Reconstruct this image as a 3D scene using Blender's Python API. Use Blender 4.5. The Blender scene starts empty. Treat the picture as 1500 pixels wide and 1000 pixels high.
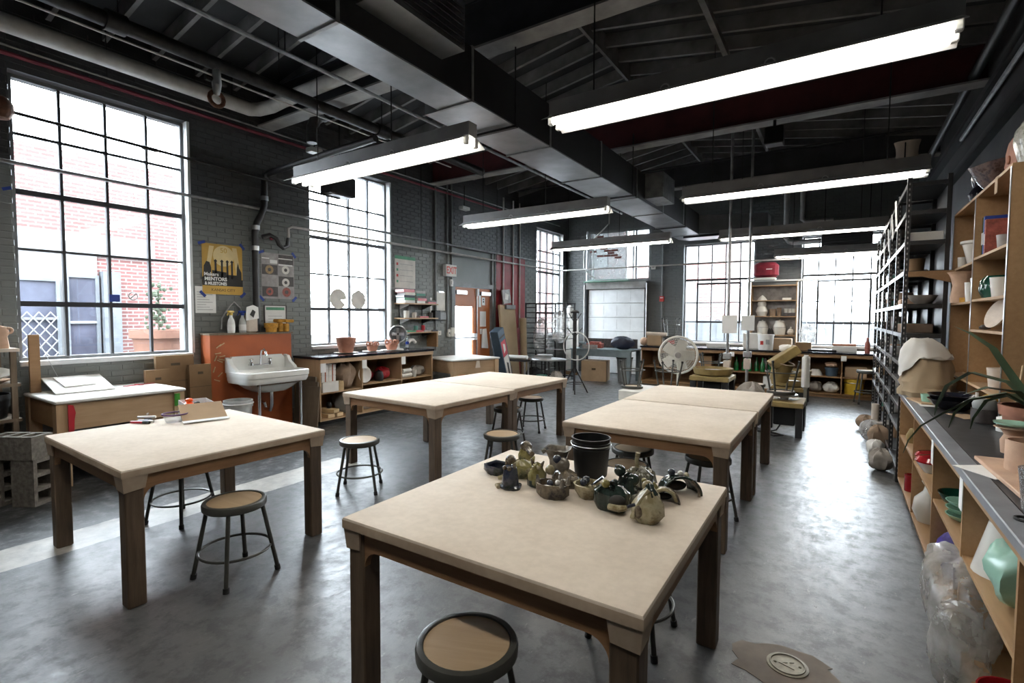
import bpy, math, random
from mathutils import Vector, Matrix
random.seed(7)
PI = math.pi
SC = bpy.context.scene
COL = SC.collection

# ---------------------------------------------------------------- camera, world, exposure
def make_camera():
    yaw, pit, rol = math.radians(33.08), math.radians(2.81), math.radians(.26)
    f = Vector((-math.sin(yaw)*math.cos(pit), math.cos(yaw)*math.cos(pit), -math.sin(pit)))
    r = Vector((math.cos(yaw), math.sin(yaw), 0)); u = r.cross(f)
    r2 = r*math.cos(rol) + u*math.sin(rol); u2 = -r*math.sin(rol) + u*math.cos(rol)
    m = Matrix((r2, u2, -f)).transposed().to_4x4(); m.translation = (0, 0, 1.58)
    cd = bpy.data.cameras.new('camera'); cam = bpy.data.objects.new('camera', cd); COL.objects.link(cam)
    cd.sensor_width = 36; cd.lens = 738/1500*36; cd.clip_start = .05; cd.clip_end = 200
    cam.matrix_world = m; SC.camera = cam
make_camera()

WORLD_STRENGTH = 16.0
TUBE_STRENGTH = 14.0
w = bpy.data.worlds.new('overcast_sky'); SC.world = w; w.use_nodes = True
bg = w.node_tree.nodes['Background']; bg.inputs[0].default_value = (.82, .91, 1, 1); bg.inputs[1].default_value = WORLD_STRENGTH
vs = SC.view_settings; vs.view_transform = 'Standard'; vs.look = 'None'; vs.gamma = 1; vs.use_curve_mapping = False
vs.exposure = 1.1
SC.cycles.use_denoising = True
SC.cycles.max_bounces = 8; SC.cycles.diffuse_bounces = 4; SC.cycles.glossy_bounces = 3; SC.cycles.transparent_max_bounces = 12
SC.cycles.sample_clamp_indirect = 8; SC.cycles.caustics_reflective = False; SC.cycles.caustics_refractive = False

# ---------------------------------------------------------------- materials
M = {}
def S(r, g, b):
    f = lambda c: ((c/255+.055)/1.055)**2.4 if c > 10 else c/255/12.92
    return (f(r), f(g), f(b), 1)
def _new(name):
    m = bpy.data.materials.new(name); m.use_nodes = True; nt = m.node_tree
    b = nt.nodes['Principled BSDF']; M[name] = m
    return m, nt, b
def _coords(nt, scale=(1, 1, 1), kind='Object'):
    tc = nt.nodes.new('ShaderNodeTexCoord'); mp = nt.nodes.new('ShaderNodeMapping'); mp.inputs['Scale'].default_value = scale
    nt.links.new(tc.outputs[kind], mp.inputs[0]); return mp.outputs[0]
def _noise(nt, vec, scale, detail=4, rough=.55):
    n = nt.nodes.new('ShaderNodeTexNoise'); n.inputs['Scale'].default_value = scale; n.inputs['Detail'].default_value = detail
    n.inputs['Roughness'].default_value = rough; nt.links.new(vec, n.inputs['Vector']); return n.outputs['Fac']
def _ramp(nt, fac, stops):
    r = nt.nodes.new('ShaderNodeValToRGB'); nt.links.new(fac, r.inputs[0]); e = r.color_ramp.elements
    while len(e) < len(stops): e.new(.5)
    for i, (p, c) in enumerate(stops): e[i].position = p; e[i].color = c
    return r.outputs[0]
def _mix(nt, fac, a, b, mode='MIX'):
    x = nt.nodes.new('ShaderNodeMix'); x.data_type = 'RGBA'; x.blend_type = mode
    for sock, v in ((x.inputs[0], fac), (x.inputs[6], a), (x.inputs[7], b)):
        if isinstance(v, (int, float, tuple)): sock.default_value = v
        else: nt.links.new(v, sock)
    return x.outputs[2]
def _bump(nt, b, h, strength, dist=.01):
    n = nt.nodes.new('ShaderNodeBump'); n.inputs['Strength'].default_value = strength; n.inputs['Distance'].default_value = dist
    nt.links.new(h, n.inputs['Height']); nt.links.new(n.outputs[0], b.inputs['Normal'])
def dk(c, k): return (c[0]*k, c[1]*k, c[2]*k, 1)
def plain(name, col, rough=.6, metal=0, var=.25, scale=6, bump=0, spec=None, stretch=(1, 1, 1)):
    m, nt, b = _new(name); v = _coords(nt, stretch); n = _noise(nt, v, scale, 5)
    c = _ramp(nt, n, [(.3, dk(col, 1-var)), (.7, dk(col, 1+var))]); nt.links.new(c, b.inputs['Base Color'])
    b.inputs['Roughness'].default_value = rough; b.inputs['Metallic'].default_value = metal
    if spec is not None: b.inputs['Specular IOR Level'].default_value = spec
    if bump: _bump(nt, b, n, bump)
    return m
def wood(name, ca, cb, rough=.6, axis=2, scale=3, bump=.15):
    m, nt, b = _new(name); sc = [14, 14, 14]; sc[axis] = 1.2
    v = _coords(nt, tuple(sc)); n = _noise(nt, v, scale, 6, .65); n2 = _noise(nt, _coords(nt), 2.3, 3)
    c = _ramp(nt, n, [(.28, ca), (.72, cb)]); c = _mix(nt, .35, c, _ramp(nt, n2, [(.35, ca), (.65, cb)]))
    nt.links.new(c, b.inputs['Base Color']); b.inputs['Roughness'].default_value = rough
    _bump(nt, b, n, bump, .004); return m
def glaze(name, ca, cb, cc, rough=.22, scale=14):
    m, nt, b = _new(name); v = _coords(nt); n = _noise(nt, v, scale, 6, .6); n2 = _noise(nt, v, scale*3.1, 3)
    c = _ramp(nt, n, [(.36, ca), (.5, cb), (.64, cc)]); c = _mix(nt, _ramp(nt, n2, [(.6, (0, 0, 0, 1)), (.72, (.6, .6, .6, 1))]), c, dk(ca, .4))
    nt.links.new(c, b.inputs['Base Color']); b.inputs['Roughness'].default_value = rough; _bump(nt, b, n2, .3, .004); return m
def emit(name, col, st):
    m, nt, b = _new(name); b.inputs['Base Color'].default_value = (.8, .8, .8, 1)
    b.inputs['Emission Color'].default_value = col; b.inputs['Emission Strength'].default_value = st; return m
def clear(name, tint=(1, 1, 1, 1), gloss=.08, rough=.02, cover=0, ccol=(.8, .8, .8, 1)):
    # thin sheet: light passes through, a share is reflected, `cover` is a milky / dusty share
    m = bpy.data.materials.new(name); m.use_nodes = True; nt = m.node_tree; M[name] = m
    for n in list(nt.nodes): nt.nodes.remove(n)
    o = nt.nodes.new('ShaderNodeOutputMaterial'); t = nt.nodes.new('ShaderNodeBsdfTransparent'); t.inputs[0].default_value = tint
    g = nt.nodes.new('ShaderNodeBsdfGlossy'); g.inputs['Roughness'].default_value = rough
    x = nt.nodes.new('ShaderNodeMixShader'); fr = nt.nodes.new('ShaderNodeLayerWeight'); fr.inputs[0].default_value = .5
    pw = nt.nodes.new('ShaderNodeMath'); pw.operation = 'POWER'; pw.inputs[1].default_value = 4; nt.links.new(fr.outputs['Facing'], pw.inputs[0])
    sc_ = nt.nodes.new('ShaderNodeMath'); sc_.operation = 'MULTIPLY_ADD'; sc_.inputs[1].default_value = .55; sc_.inputs[2].default_value = gloss*.5; nt.links.new(pw.outputs[0], sc_.inputs[0])
    nt.links.new(sc_.outputs[0], x.inputs[0]); nt.links.new(t.outputs[0], x.inputs[1]); nt.links.new(g.outputs[0], x.inputs[2]); last = x
    if cover:
        d = nt.nodes.new('ShaderNodeBsdfDiffuse'); d.inputs[0].default_value = ccol; tr = nt.nodes.new('ShaderNodeBsdfTranslucent'); tr.inputs[0].default_value = ccol
        a = nt.nodes.new('ShaderNodeMixShader'); a.inputs[0].default_value = .45; nt.links.new(d.outputs[0], a.inputs[1]); nt.links.new(tr.outputs[0], a.inputs[2])
        y = nt.nodes.new('ShaderNodeMixShader'); v = _coords(nt); n = _noise(nt, v, 9, 5)
        r = _ramp(nt, n, [(.3, (cover*.5,)*3+(1,)), (.7, (min(1, cover*1.4),)*3+(1,))]); nt.links.new(r, y.inputs[0])
        nt.links.new(x.outputs[0], y.inputs[1]); nt.links.new(a.outputs[0], y.inputs[2]); last = y
    nt.links.new(last.outputs[0], o.inputs[0]); return m

# ---------------------------------------------------------------- mesh building
class MB:
    def __init__(s): s.v = []; s.f = []
    def add(s, vs, fs):
        o = len(s.v); s.v += [tuple(p) for p in vs]; s.f += [tuple(i+o for i in f) for f in fs]; return s
    def box(s, x0, y0, z0, x1, y1, z1):
        return s.add([(x0,y0,z0),(x1,y0,z0),(x1,y1,z0),(x0,y1,z0),(x0,y0,z1),(x1,y0,z1),(x1,y1,z1),(x0,y1,z1)],
                     [(3,2,1,0),(4,5,6,7),(0,1,5,4),(1,2,6,5),(2,3,7,6),(3,0,4,7)])
    def cbox(s, c, d, rot=None):
        m = rot if rot is not None else Matrix.Identity(3); c = Vector(c); x, y, z = d[0]/2, d[1]/2, d[2]/2
        return s.add([c + m @ Vector(p) for p in ((-x,-y,-z),(x,-y,-z),(x,y,-z),(-x,y,-z),(-x,-y,z),(x,-y,z),(x,y,z),(-x,y,z))],
                     [(3,2,1,0),(4,5,6,7),(0,1,5,4),(1,2,6,5),(2,3,7,6),(3,0,4,7)])
    def bbox(s, x0, y0, z0, x1, y1, z1, b=.004):
        # box with chamfered edges
        vs = []; 
        for z in (z0, z0+b, z1-b, z1):
            i = b if z in (z0, z1) else 0
            X0, X1, Y0, Y1 = x0+i, x1-i, y0+i, y1-i; k = b
            vs += [(X0+k,Y0,z),(X1-k,Y0,z),(X1,Y0+k,z),(X1,Y1-k,z),(X1-k,Y1,z),(X0+k,Y1,z),(X0,Y1-k,z),(X0,Y0+k,z)]
        fs = [tuple(range(7,-1,-1)), tuple(range(24,32))]
        for L in range(3):
            for i in range(8): j = (i+1) % 8; fs.append((L*8+i, L*8+j, L*8+8+j, L*8+8+i))
        return s.add(vs, fs)
    def tube(s, pts, r, n=8, cap=True, closed=False):
        pts = [Vector(p) for p in pts]; rs = r if isinstance(r, (list, tuple)) else [r]*len(pts)
        k = len(pts); vs = []; fs = []; up = None
        for i, p in enumerate(pts):
            a = pts[i-1] if (i > 0 or closed) else p; b = pts[(i+1) % k] if (i < k-1 or closed) else p
            d = (b-a).normalized() if (b-a).length > 1e-9 else Vector((0,0,1))
            if up is None:
                up = Vector((0,0,1)) if abs(d.z) < .9 else Vector((1,0,0))
            x = d.cross(up)
            if x.length < 1e-6: up = Vector((1,0,0)) if abs(d.x) < .9 else Vector((0,1,0)); x = d.cross(up)
            x.normalize(); y = x.cross(d).normalized(); up = y
            for j in range(n):
                t = 2*PI*j/n; vs.append(p + (x*math.cos(t) + y*math.sin(t))*rs[i])
        for i in range(k if closed else k-1):
            i2 = (i+1) % k
            for j in range(n): fs.append((i*n+j, i*n+(j+1) % n, i2*n+(j+1) % n, i2*n+j))
        if cap and not closed: fs += [tuple(range(n-1,-1,-1)), tuple(range((k-1)*n, k*n))]
        return s.add(vs, fs)
    def ring(s, c, R, r, n=28, m=6, axis='z'):
        pts = []
        for i in range(n):
            t = 2*PI*i/n; a, b = R*math.cos(t), R*math.sin(t)
            pts.append({'z': (c[0]+a, c[1]+b, c[2]), 'x': (c[0], c[1]+a, c[2]+b), 'y': (c[0]+a, c[1], c[2]+b)}[axis])
        return s.tube(pts, r, m, closed=True)
    def lathe(s, prof, n=20, c=(0,0,0), sx=1, sy=1, wob=0, seed=0, cap=True):
        rnd = random.Random(seed); ph = [rnd.uniform(0, 6.28) for _ in range(4)]; vs = []; fs = []; k = len(prof)
        for i, (r, z) in enumerate(prof):
            for j in range(n):
                t = 2*PI*j/n; q = 1 + wob*(math.sin(2*t+ph[0]+z*9)*.5 + math.sin(3*t+ph[1])*.35 + math.sin(5*t+ph[2]+i*.4)*.3)
                vs.append((c[0]+r*q*sx*math.cos(t), c[1]+r*q*sy*math.sin(t), c[2]+z*(1+wob*.4*math.sin(3*t+ph[3]))))
        for i in range(k-1):
            for j in range(n): fs.append((i*n+j, i*n+(j+1) % n, (i+1)*n+(j+1) % n, (i+1)*n+j))
        if cap:
            if prof[0][0] > 1e-4: fs.append(tuple(range(n-1,-1,-1)))
            if prof[-1][0] > 1e-4: fs.append(tuple(range((k-1)*n, k*n)))
        return s.add(vs, fs)
    def prism(s, poly, h, plane='xy', off=0):
        # extrude polygon by h; plane xy -> along z, yz -> along x, xz -> along y
        def P(a, b, t): return {'xy': (a, b, t), 'yz': (t, a, b), 'xz': (a, t, b)}[plane]
        n = len(poly); vs = [P(a, b, off) for a, b in poly] + [P(a, b, off+h) for a, b in poly]
        fs = [tuple(range(n-1,-1,-1)), tuple(range(n, 2*n))] + [(i, (i+1) % n, n+(i+1) % n, n+i) for i in range(n)]
        return s.add(vs, fs)
    def sphere(s, c, r, n=12, m=8, sq=(1,1,1)):
        vs = []; fs = []
        for i in range(m+1):
            a = PI*i/m
            for j in range(n): t = 2*PI*j/n; vs.append((c[0]+r*sq[0]*math.sin(a)*math.cos(t), c[1]+r*sq[1]*math.sin(a)*math.sin(t), c[2]-r*sq[2]*math.cos(a)))
        for i in range(m):
            for j in range(n): fs.append((i*n+j, i*n+(j+1) % n, (i+1)*n+(j+1) % n, (i+1)*n+j))
        return s.add(vs, fs)
    def xf(s, m, start=0):
        for i in range(start, len(s.v)): s.v[i] = tuple(m @ Vector(s.v[i]))
        return s
    def jitter(s, a, seed=1):
        r = random.Random(seed); cache = {}
        for i, p in enumerate(s.v):
            k = tuple(round(c, 4) for c in p)
            if k not in cache: cache[k] = (r.uniform(-a, a), r.uniform(-a, a), r.uniform(-a, a))
            d = cache[k]; s.v[i] = (p[0]+d[0], p[1]+d[1], p[2]+d[2])
        return s
    def mesh(s, name, mat, smooth=False):
        me = bpy.data.meshes.new(name); me.from_pydata(s.v, [], s.f); me.update()
        if mat: me.materials.append(M[mat])
        if smooth:
            me.polygons.foreach_set('use_smooth', [True]*len(me.polygons))
            try: me.set_sharp_from_angle(angle=math.radians(38))
            except Exception: pass
        return me
    def build(s, name, mat, parent=None, smooth=False, loc=None, rz=0):
        o = bpy.data.objects.new(name, s.mesh(name, mat, smooth)); COL.objects.link(o); o.parent = parent
        if loc is not None: o.location = loc
        if rz: o.rotation_euler = (0, 0, rz)
        return o
def tag(o, label, cat, group=None):
    o['label'] = label; o['category'] = cat
    if group: o['group'] = group
    return o
def thing(name, label, cat, loc=(0,0,0), rz=0, group=None, rot=None):
    o = bpy.data.objects.new(name, None); COL.objects.link(o); o.empty_display_size = .05; o.location = loc
    o.rotation_euler = rot if rot else (0, 0, rz); return tag(o, label, cat, group)
def solo(name, mb, mat, label, cat, loc=(0,0,0), rz=0, group=None, smooth=True, rot=None):
    o = mb.build(name, mat, None, smooth, loc); o.rotation_euler = rot if rot else (0, 0, rz); return tag(o, label, cat, group)
def struct(name, mb, mat, parent=None, smooth=False):
    o = mb.build(name, mat, parent, smooth)
    if parent is None: o['kind'] = 'structure'
    return o
def inst(name, me, parent, loc=(0,0,0), rot=None):
    o = bpy.data.objects.new(name, me); COL.objects.link(o); o.parent = parent; o.location = loc
    if rot: o.rotation_euler = rot
    return o
def dup(root, loc, rz=0, label=None, group=None, rot=None):
    r = root.copy(); COL.objects.link(r); r.location = loc; r.rotation_euler = rot if rot else (0, 0, rz)
    if label: r['label'] = label
    if group: r['group'] = group
    for ch in list(root.children):
        c = ch.copy(); COL.objects.link(c); c.parent = r
        for g in list(ch.children):
            d = g.copy(); COL.objects.link(d); d.parent = c
    return r
def text(name, body, size, mat, parent, loc, rot, align='CENTER', bold=0, sx=1, depth=.0006):
    cu = bpy.data.curves.new(name, 'FONT'); cu.body = body; cu.size = size; cu.align_x = align; cu.align_y = 'CENTER'; cu.extrude = depth; cu.offset = bold
    o = bpy.data.objects.new(name, cu); COL.objects.link(o)
    dg = bpy.context.evaluated_depsgraph_get(); me = bpy.data.meshes.new_from_object(o.evaluated_get(dg))
    bpy.data.objects.remove(o); me.materials.clear(); me.materials.append(M[mat])
    q = bpy.data.objects.new(name, me); COL.objects.link(q); q.parent = parent; q.location = loc; q.rotation_euler = rot; q.scale = (sx, 1, 1); return q
ROT_L = (PI/2, 0, PI/2)       # text on the left wall, read from inside the room
ROT_B = (PI/2, 0, 0)          # text on the back wall
def arc(cx, cy, r, a0, a1, n): return [(cx+r*math.cos(math.radians(a0+(a1-a0)*i/n)), cy+r*math.sin(math.radians(a0+(a1-a0)*i/n))) for i in range(n+1)]
def R3(rx=0, ry=0, rz=0): return (Matrix.Rotation(rz, 3, 'Z') @ Matrix.Rotation(ry, 3, 'Y') @ Matrix.Rotation(rx, 3, 'X'))
# ---------------------------------------------------------------- materials of the room
XW, XR, YB, YF = -6.82, 1.27, 13.4, -2.6
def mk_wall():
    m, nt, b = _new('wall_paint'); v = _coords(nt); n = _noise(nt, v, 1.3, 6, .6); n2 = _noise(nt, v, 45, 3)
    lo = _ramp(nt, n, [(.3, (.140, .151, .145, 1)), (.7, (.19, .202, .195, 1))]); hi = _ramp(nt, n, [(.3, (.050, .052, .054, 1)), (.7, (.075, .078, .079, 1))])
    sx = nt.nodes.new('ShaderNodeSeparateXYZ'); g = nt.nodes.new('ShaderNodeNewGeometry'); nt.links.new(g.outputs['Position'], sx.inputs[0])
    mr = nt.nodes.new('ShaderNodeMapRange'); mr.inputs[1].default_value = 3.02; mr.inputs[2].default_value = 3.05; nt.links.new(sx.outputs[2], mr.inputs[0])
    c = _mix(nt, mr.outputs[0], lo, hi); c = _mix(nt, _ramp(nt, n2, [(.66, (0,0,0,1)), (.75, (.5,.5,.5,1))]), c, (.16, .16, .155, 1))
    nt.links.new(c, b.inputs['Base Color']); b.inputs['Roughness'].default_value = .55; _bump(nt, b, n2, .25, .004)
mk_wall()
def mk_wallb():
    m, nt, b = _new('wall_paint_back'); v = _coords(nt); n = _noise(nt, v, 1.3, 6, .6)
    c = _ramp(nt, n, [(.3, (.085, .09, .088, 1)), (.7, (.125, .132, .13, 1))])
    nt.links.new(c, b.inputs['Base Color']); b.inputs['Roughness'].default_value = .6
mk_wallb()
def mk_floor():
    m, nt, b = _new('concrete'); v = _coords(nt); sx = nt.nodes.new('ShaderNodeSeparateXYZ'); nt.links.new(v, sx.inputs[0])
    big = _noise(nt, v, .55, 5, .6); mid = _noise(nt, v, 2.6, 8, .7); fine = _noise(nt, v, 26, 8, .7); sp = _noise(nt, v, 9, 6, .75)
    base = _ramp(nt, big, [(.3, (.045, .047, .050, 1)), (.5, (.078, .080, .083, 1)), (.72, (.125, .125, .122, 1))])
    base = _mix(nt, .55, base, _ramp(nt, mid, [(.3, (.028, .029, .031, 1)), (.5, (.075, .077, .079, 1)), (.7, (.16, .158, .15, 1))]), 'MIX')
    vst = _coords(nt, (1.0, .35, 1)); streak = _noise(nt, vst, 21, 9, .72); blot = _noise(nt, v, 7.5, 9, .72)
    base = _mix(nt, _ramp(nt, blot, [(.48, (0,0,0,1)), (.59, (.66,.66,.66,1))]), base, (.022, .023, .025, 1))
    base = _mix(nt, _ramp(nt, streak, [(.60, (0,0,0,1)), (.70, (.65,.65,.65,1))]), base, (.27, .262, .25, 1))
    base = _mix(nt, _ramp(nt, sp, [(.66, (0,0,0,1)), (.76, (.6,.6,.6,1))]), base, (.24, .225, .20, 1))
    # older rough slab along the window wall and the pale patched strip beside it
    wob = nt.nodes.new('ShaderNodeMath'); wob.operation = 'MULTIPLY_ADD'; nt.links.new(mid, wob.inputs[0]); wob.inputs[1].default_value = .10; nt.links.new(sx.outputs[0], wob.inputs[2])
    def band(x0, x1):
        a = nt.nodes.new('ShaderNodeMath'); a.operation = 'GREATER_THAN'; nt.links.new(wob.outputs[0], a.inputs[0]); a.inputs[1].default_value = x0
        c = nt.nodes.new('ShaderNodeMath'); c.operation = 'LESS_THAN'; nt.links.new(wob.outputs[0], c.inputs[0]); c.inputs[1].default_value = x1
        k = nt.nodes.new('ShaderNodeMath'); k.operation = 'MULTIPLY'; nt.links.new(a.outputs[0], k.inputs[0]); nt.links.new(c.outputs[0], k.inputs[1]); return k.outputs[0]
    rough = _ramp(nt, sp, [(.38, (.010, .011, .012, 1)), (.52, (.035, .037, .039, 1)), (.66, (.16, .16, .16, 1))])
    def gate(fac, y1):
        a = nt.nodes.new('ShaderNodeMath'); a.operation = 'LESS_THAN'; nt.links.new(sx.outputs[1], a.inputs[0]); a.inputs[1].default_value = y1
        k = nt.nodes.new('ShaderNodeMath'); k.operation = 'MULTIPLY'; nt.links.new(a.outputs[0], k.inputs[0]); nt.links.new(fac, k.inputs[1]); return k.outputs[0]
    c = _mix(nt, gate(band(-9, -4.62), 5.2), base, rough); c = _mix(nt, gate(band(-4.62, -4.22), 3.6), c, _ramp(nt, blot, [(.38, (.30, .285, .26, 1)), (.6, (.46, .44, .40, 1))]))
    nt.links.new(c, b.inputs['Base Color'])
    rr = _ramp(nt, _mix(nt, .5, blot, streak), [(.36, (.27,)*3+(1,)), (.62, (.50,)*3+(1,))]); nt.links.new(rr, b.inputs['Roughness'])
    b.inputs['Specular IOR Level'].default_value = .8
    h = _mix(nt, .5, blot, streak); _bump(nt, b, h, .4, .008)
mk_floor()
plain('ceiling_dark', (.030, .031, .033, 1), .7, var=.35, scale=2)
plain('joist_grey', (.19, .185, .18, 1), .7, var=.4, scale=3)
plain('beam_grey', (.30, .29, .275, 1), .6, var=.35, scale=3)
plain('beam_web', (.045, .047, .05, 1), .6, var=.3, scale=3)
plain('beam_red', (.085, .018, .02, 1), .6, var=.3, scale=3)
plain('frame_grey', (.16, .165, .165, 1), .5, var=.2)
plain('bar_grey', (.045, .046, .05, 1), .6, var=.2)
plain('frame_dark', (.018, .018, .022, 1), .5, var=.2)
plain('sill_white', (.62, .63, .64, 1), .5, var=.1)
clear('window_glass', (.97, .98, .98, 1))
clear('dusty_glass', (.5, .52, .52, 1), cover=.55, ccol=(.25, .26, .26, 1))
plain('door_orange', (.40, .125, .035, 1), .5, var=.12, scale=2)
plain('red_paint', (.23, .018, .022, 1), .55, var=.25, scale=4)
plain('white_paint', (.66, .67, .67, 1), .5, var=.12, scale=3)
plain('off_white', (.60, .58, .53, 1), .6, var=.12)
plain('paper', (.75, .75, .73, 1), .8, var=.05)
plain('black_metal', (.012, .012, .013, 1), .42, var=.3)
plain('black_plastic', (.010, .0105, .011, 1), .45, var=.3, spec=.3)
plain('dark_iron', (.035, .033, .032, 1), .5, .6, var=.4, scale=12)
plain('galv', (.42, .43, .44, 1), .36, .9, var=.22, scale=3)
plain('galv_pipe', (.34, .34, .34, 1), .45, .7, var=.3, scale=8)
plain('pipe_white', (.55, .53, .50, 1), .5, var=.15, scale=8)
plain('rust', (.16, .07, .04, 1), .7, .3, var=.5, scale=20)
plain('chrome', (.72, .72, .73, 1), .12, 1, var=.05)
plain('steel', (.45, .46, .47, 1), .3, .9, var=.15)

# ---------------------------------------------------------------- floor, ceiling, walls
struct('floor', MB().box(XW-.2, YF-.2, -.2, XR+.2, YB+.2, 0), 'concrete')
RX, RZ, EZ = -2.78, 5.38, 4.72
mb = MB(); t = .12
mb.add([(XW-.3,YF-.2,EZ-.05),(RX,YF-.2,RZ),(RX,YB+.2,RZ),(XW-.3,YB+.2,EZ-.05),(XW-.3,YF-.2,EZ-.05+t),(RX,YF-.2,RZ+t),(RX,YB+.2,RZ+t),(XW-.3,YB+.2,EZ-.05+t)],
       [(3,2,1,0),(4,5,6,7),(0,1,5,4),(1,2,6,5),(2,3,7,6),(3,0,4,7)])
mb.add([(RX,YF-.2,RZ),(XR+.3,YF-.2,EZ-.05),(XR+.3,YB+.2,EZ-.05),(RX,YB+.2,RZ),(RX,YF-.2,RZ+t),(XR+.3,YF-.2,EZ-.05+t),(XR+.3,YB+.2,EZ-.05+t),(RX,YB+.2,RZ+t)],
       [(3,2,1,0),(4,5,6,7),(0,1,5,4),(1,2,6,5),(2,3,7,6),(3,0,4,7)])
ceil = struct('ceiling', mb, 'ceiling_dark')
def joist_mesh(x0, z0, x1, z1):
    d = .17; j = MB()
    j.add([(x0,-.022,z0-d),(x1,-.022,z1-d),(x1,.022,z1-d),(x0,.022,z0-d),(x0,-.022,z0),(x1,-.022,z1),(x1,.022,z1),(x0,.022,z0)],
          [(3,2,1,0),(4,5,6,7),(0,1,5,4),(1,2,6,5),(2,3,7,6),(3,0,4,7)])
    return j.mesh('joist', 'joist_grey')
jl, jr = joist_mesh(XW, EZ, RX-.02, RZ-.002), joist_mesh(RX+.02, RZ-.002, XR, EZ)
y = YF+.2; 
while y < YB-.1:
    inst('joist', jl, ceil, (0, y, 0)); inst('joist', jr, ceil, (0, y, 0)); y += .47
struct('ridge_board', MB().box(RX-.02, YF, RZ-.27, RX+.02, YB, RZ-.004), 'joist_grey', ceil)
for px, pz in ((-4.3, 4.92), (-1.3, 4.92)):
    struct('purlin', MB().box(px-.03, YF, pz-.09, px+.03, YB, pz-.012), 'joist_grey', ceil)

def wall_boxes(mb, a0, a1, z1, holes, put):
    # wall made of blocks around openings; holes = (a0, a1, z0, z1) in wall coordinates
    cur = a0
    for h0, h1, q0, q1 in sorted(holes):
        if h0 > cur: put(mb, cur, h0, 0, z1)
        if q0 > 0: put(mb, h0, h1, 0, q0)
        if q1 < z1: put(mb, h0, h1, q1, z1)
        cur = h1
    if cur < a1: put(mb, cur, a1, 0, z1)
def bricks(a0, a1, z1, holes, bl=.203, bh=.0575, j=.0105):
    out = []; row = 0; z = .01
    while z+bh < z1:
        a = a0 - (row % 2)*(bl+j)/2; 
        while a < a1:
            segs = [(max(a, a0), min(a+bl, a1))]
            for h0, h1, q0, q1 in holes:
                if z+bh > q0 and z < q1:
                    ns = []
                    for s0, s1 in segs:
                        if s1 <= h0 or s0 >= h1: ns.append((s0, s1)); continue
                        if s0 < h0: ns.append((s0, h0))
                        if s1 > h1: ns.append((h1, s1))
                    segs = ns
            out += [(s0, s1, z, z+bh) for s0, s1 in segs if s1-s0 > .02]
            a += bl+j
        z += bh+j; row += 1
    return out
W1, W2, W3 = (1.51, 3.11, 1.10, 3.96), (4.81, 6.44, 1.10, 3.96), (11.66, 13.15, 1.10, 3.96)
DR = (8.22, 9.72, 0, 3.04)
holesL = [W1, W2, W3, DR]
mb = MB(); wall_boxes(mb, YF-.2, YB+.3, EZ+.02, holesL, lambda m, a, b, c, d: m.box(XW-.32, a, c, XW, b, d))
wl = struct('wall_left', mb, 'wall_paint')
BR = bricks(-.2, YB, EZ-.16, holesL)
full = [q for q in BR if abs(q[1]-q[0]-.203) < 1e-3]
near = sorted([q for q in full if 1.35 < q[0] and q[2] > .95], key=lambda q: (q[0]**2 + (q[2]-1.6)**2*.4))[:300]
nset = set(near); bm_ = MB().add([(0,0,0),(0,.203,0),(0,.203,.0575),(0,0,.0575),(.007,.003,.003),(.007,.2,.003),(.007,.2,.0545),(.007,.003,.0545)],
    [(4,5,6,7),(0,1,5,4),(1,2,6,5),(2,3,7,6),(3,0,4,7)]).mesh('brick', 'wall_paint')
rb = random.Random(3)
for q in near: inst('brick', bm_, wl, (XW-rb.uniform(0, .002), q[0], q[2]))
mb = MB()
for s0, s1, z0, z1 in BR:
    if (s0, s1, z0, z1) in nset: continue
    d = .007-rb.uniform(0, .002)
    mb.add([(XW,s0,z0),(XW,s1,z0),(XW,s1,z1),(XW,s0,z1),(XW+d,s0+.003,z0+.003),(XW+d,s1-.003,z0+.003),(XW+d,s1-.003,z1-.003),(XW+d,s0+.003,z1-.003)],
        [(4,5,6,7),(0,1,5,4),(1,2,6,5),(2,3,7,6),(3,0,4,7)])
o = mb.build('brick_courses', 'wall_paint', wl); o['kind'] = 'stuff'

W4, W5 = (-3.44, -1.76, .95, 3.45), (-.79, .86, .95, 3.45)
WG, OD = (-6.12, -4.30, 2.58, 4.0), (-6.12, -4.42, 0, 2.36)
holesB = [W4, W5, (-6.12, -4.30, 2.58, 4.0)]
mb = MB(); 
def putB(m, a, b, c, d): m.box(a, YB, c, b, YB+.32, d)
wall_boxes(mb, XW-.3, XR+.3, EZ, holesB, putB)
# gable above
mb.prism([(XW-.3, EZ), (XR+.3, EZ), (RX, RZ+.05)], .32, 'xz', YB)
wb = struct('wall_back', mb, 'wall_paint_back')
mb = MB()
for s0, s1, z0, z1 in bricks(XW, XR, EZ-.05, holesB+[(-6.2, -4.3, 0, 2.6)]):
    mb.add([(s0,YB,z0),(s1,YB,z0),(s1,YB,z1),(s0,YB,z1),(s0+.003,YB-.007,z0+.003),(s1-.003,YB-.007,z0+.003),(s1-.003,YB-.007,z1-.003),(s0+.003,YB-.007,z1-.003)],
        [(7,6,5,4),(4,5,1,0),(5,6,2,1),(6,7,3,2),(7,4,0,3)])
o = mb.build('brick_courses', 'wall_paint_back', wb); o['kind'] = 'stuff'
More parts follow.
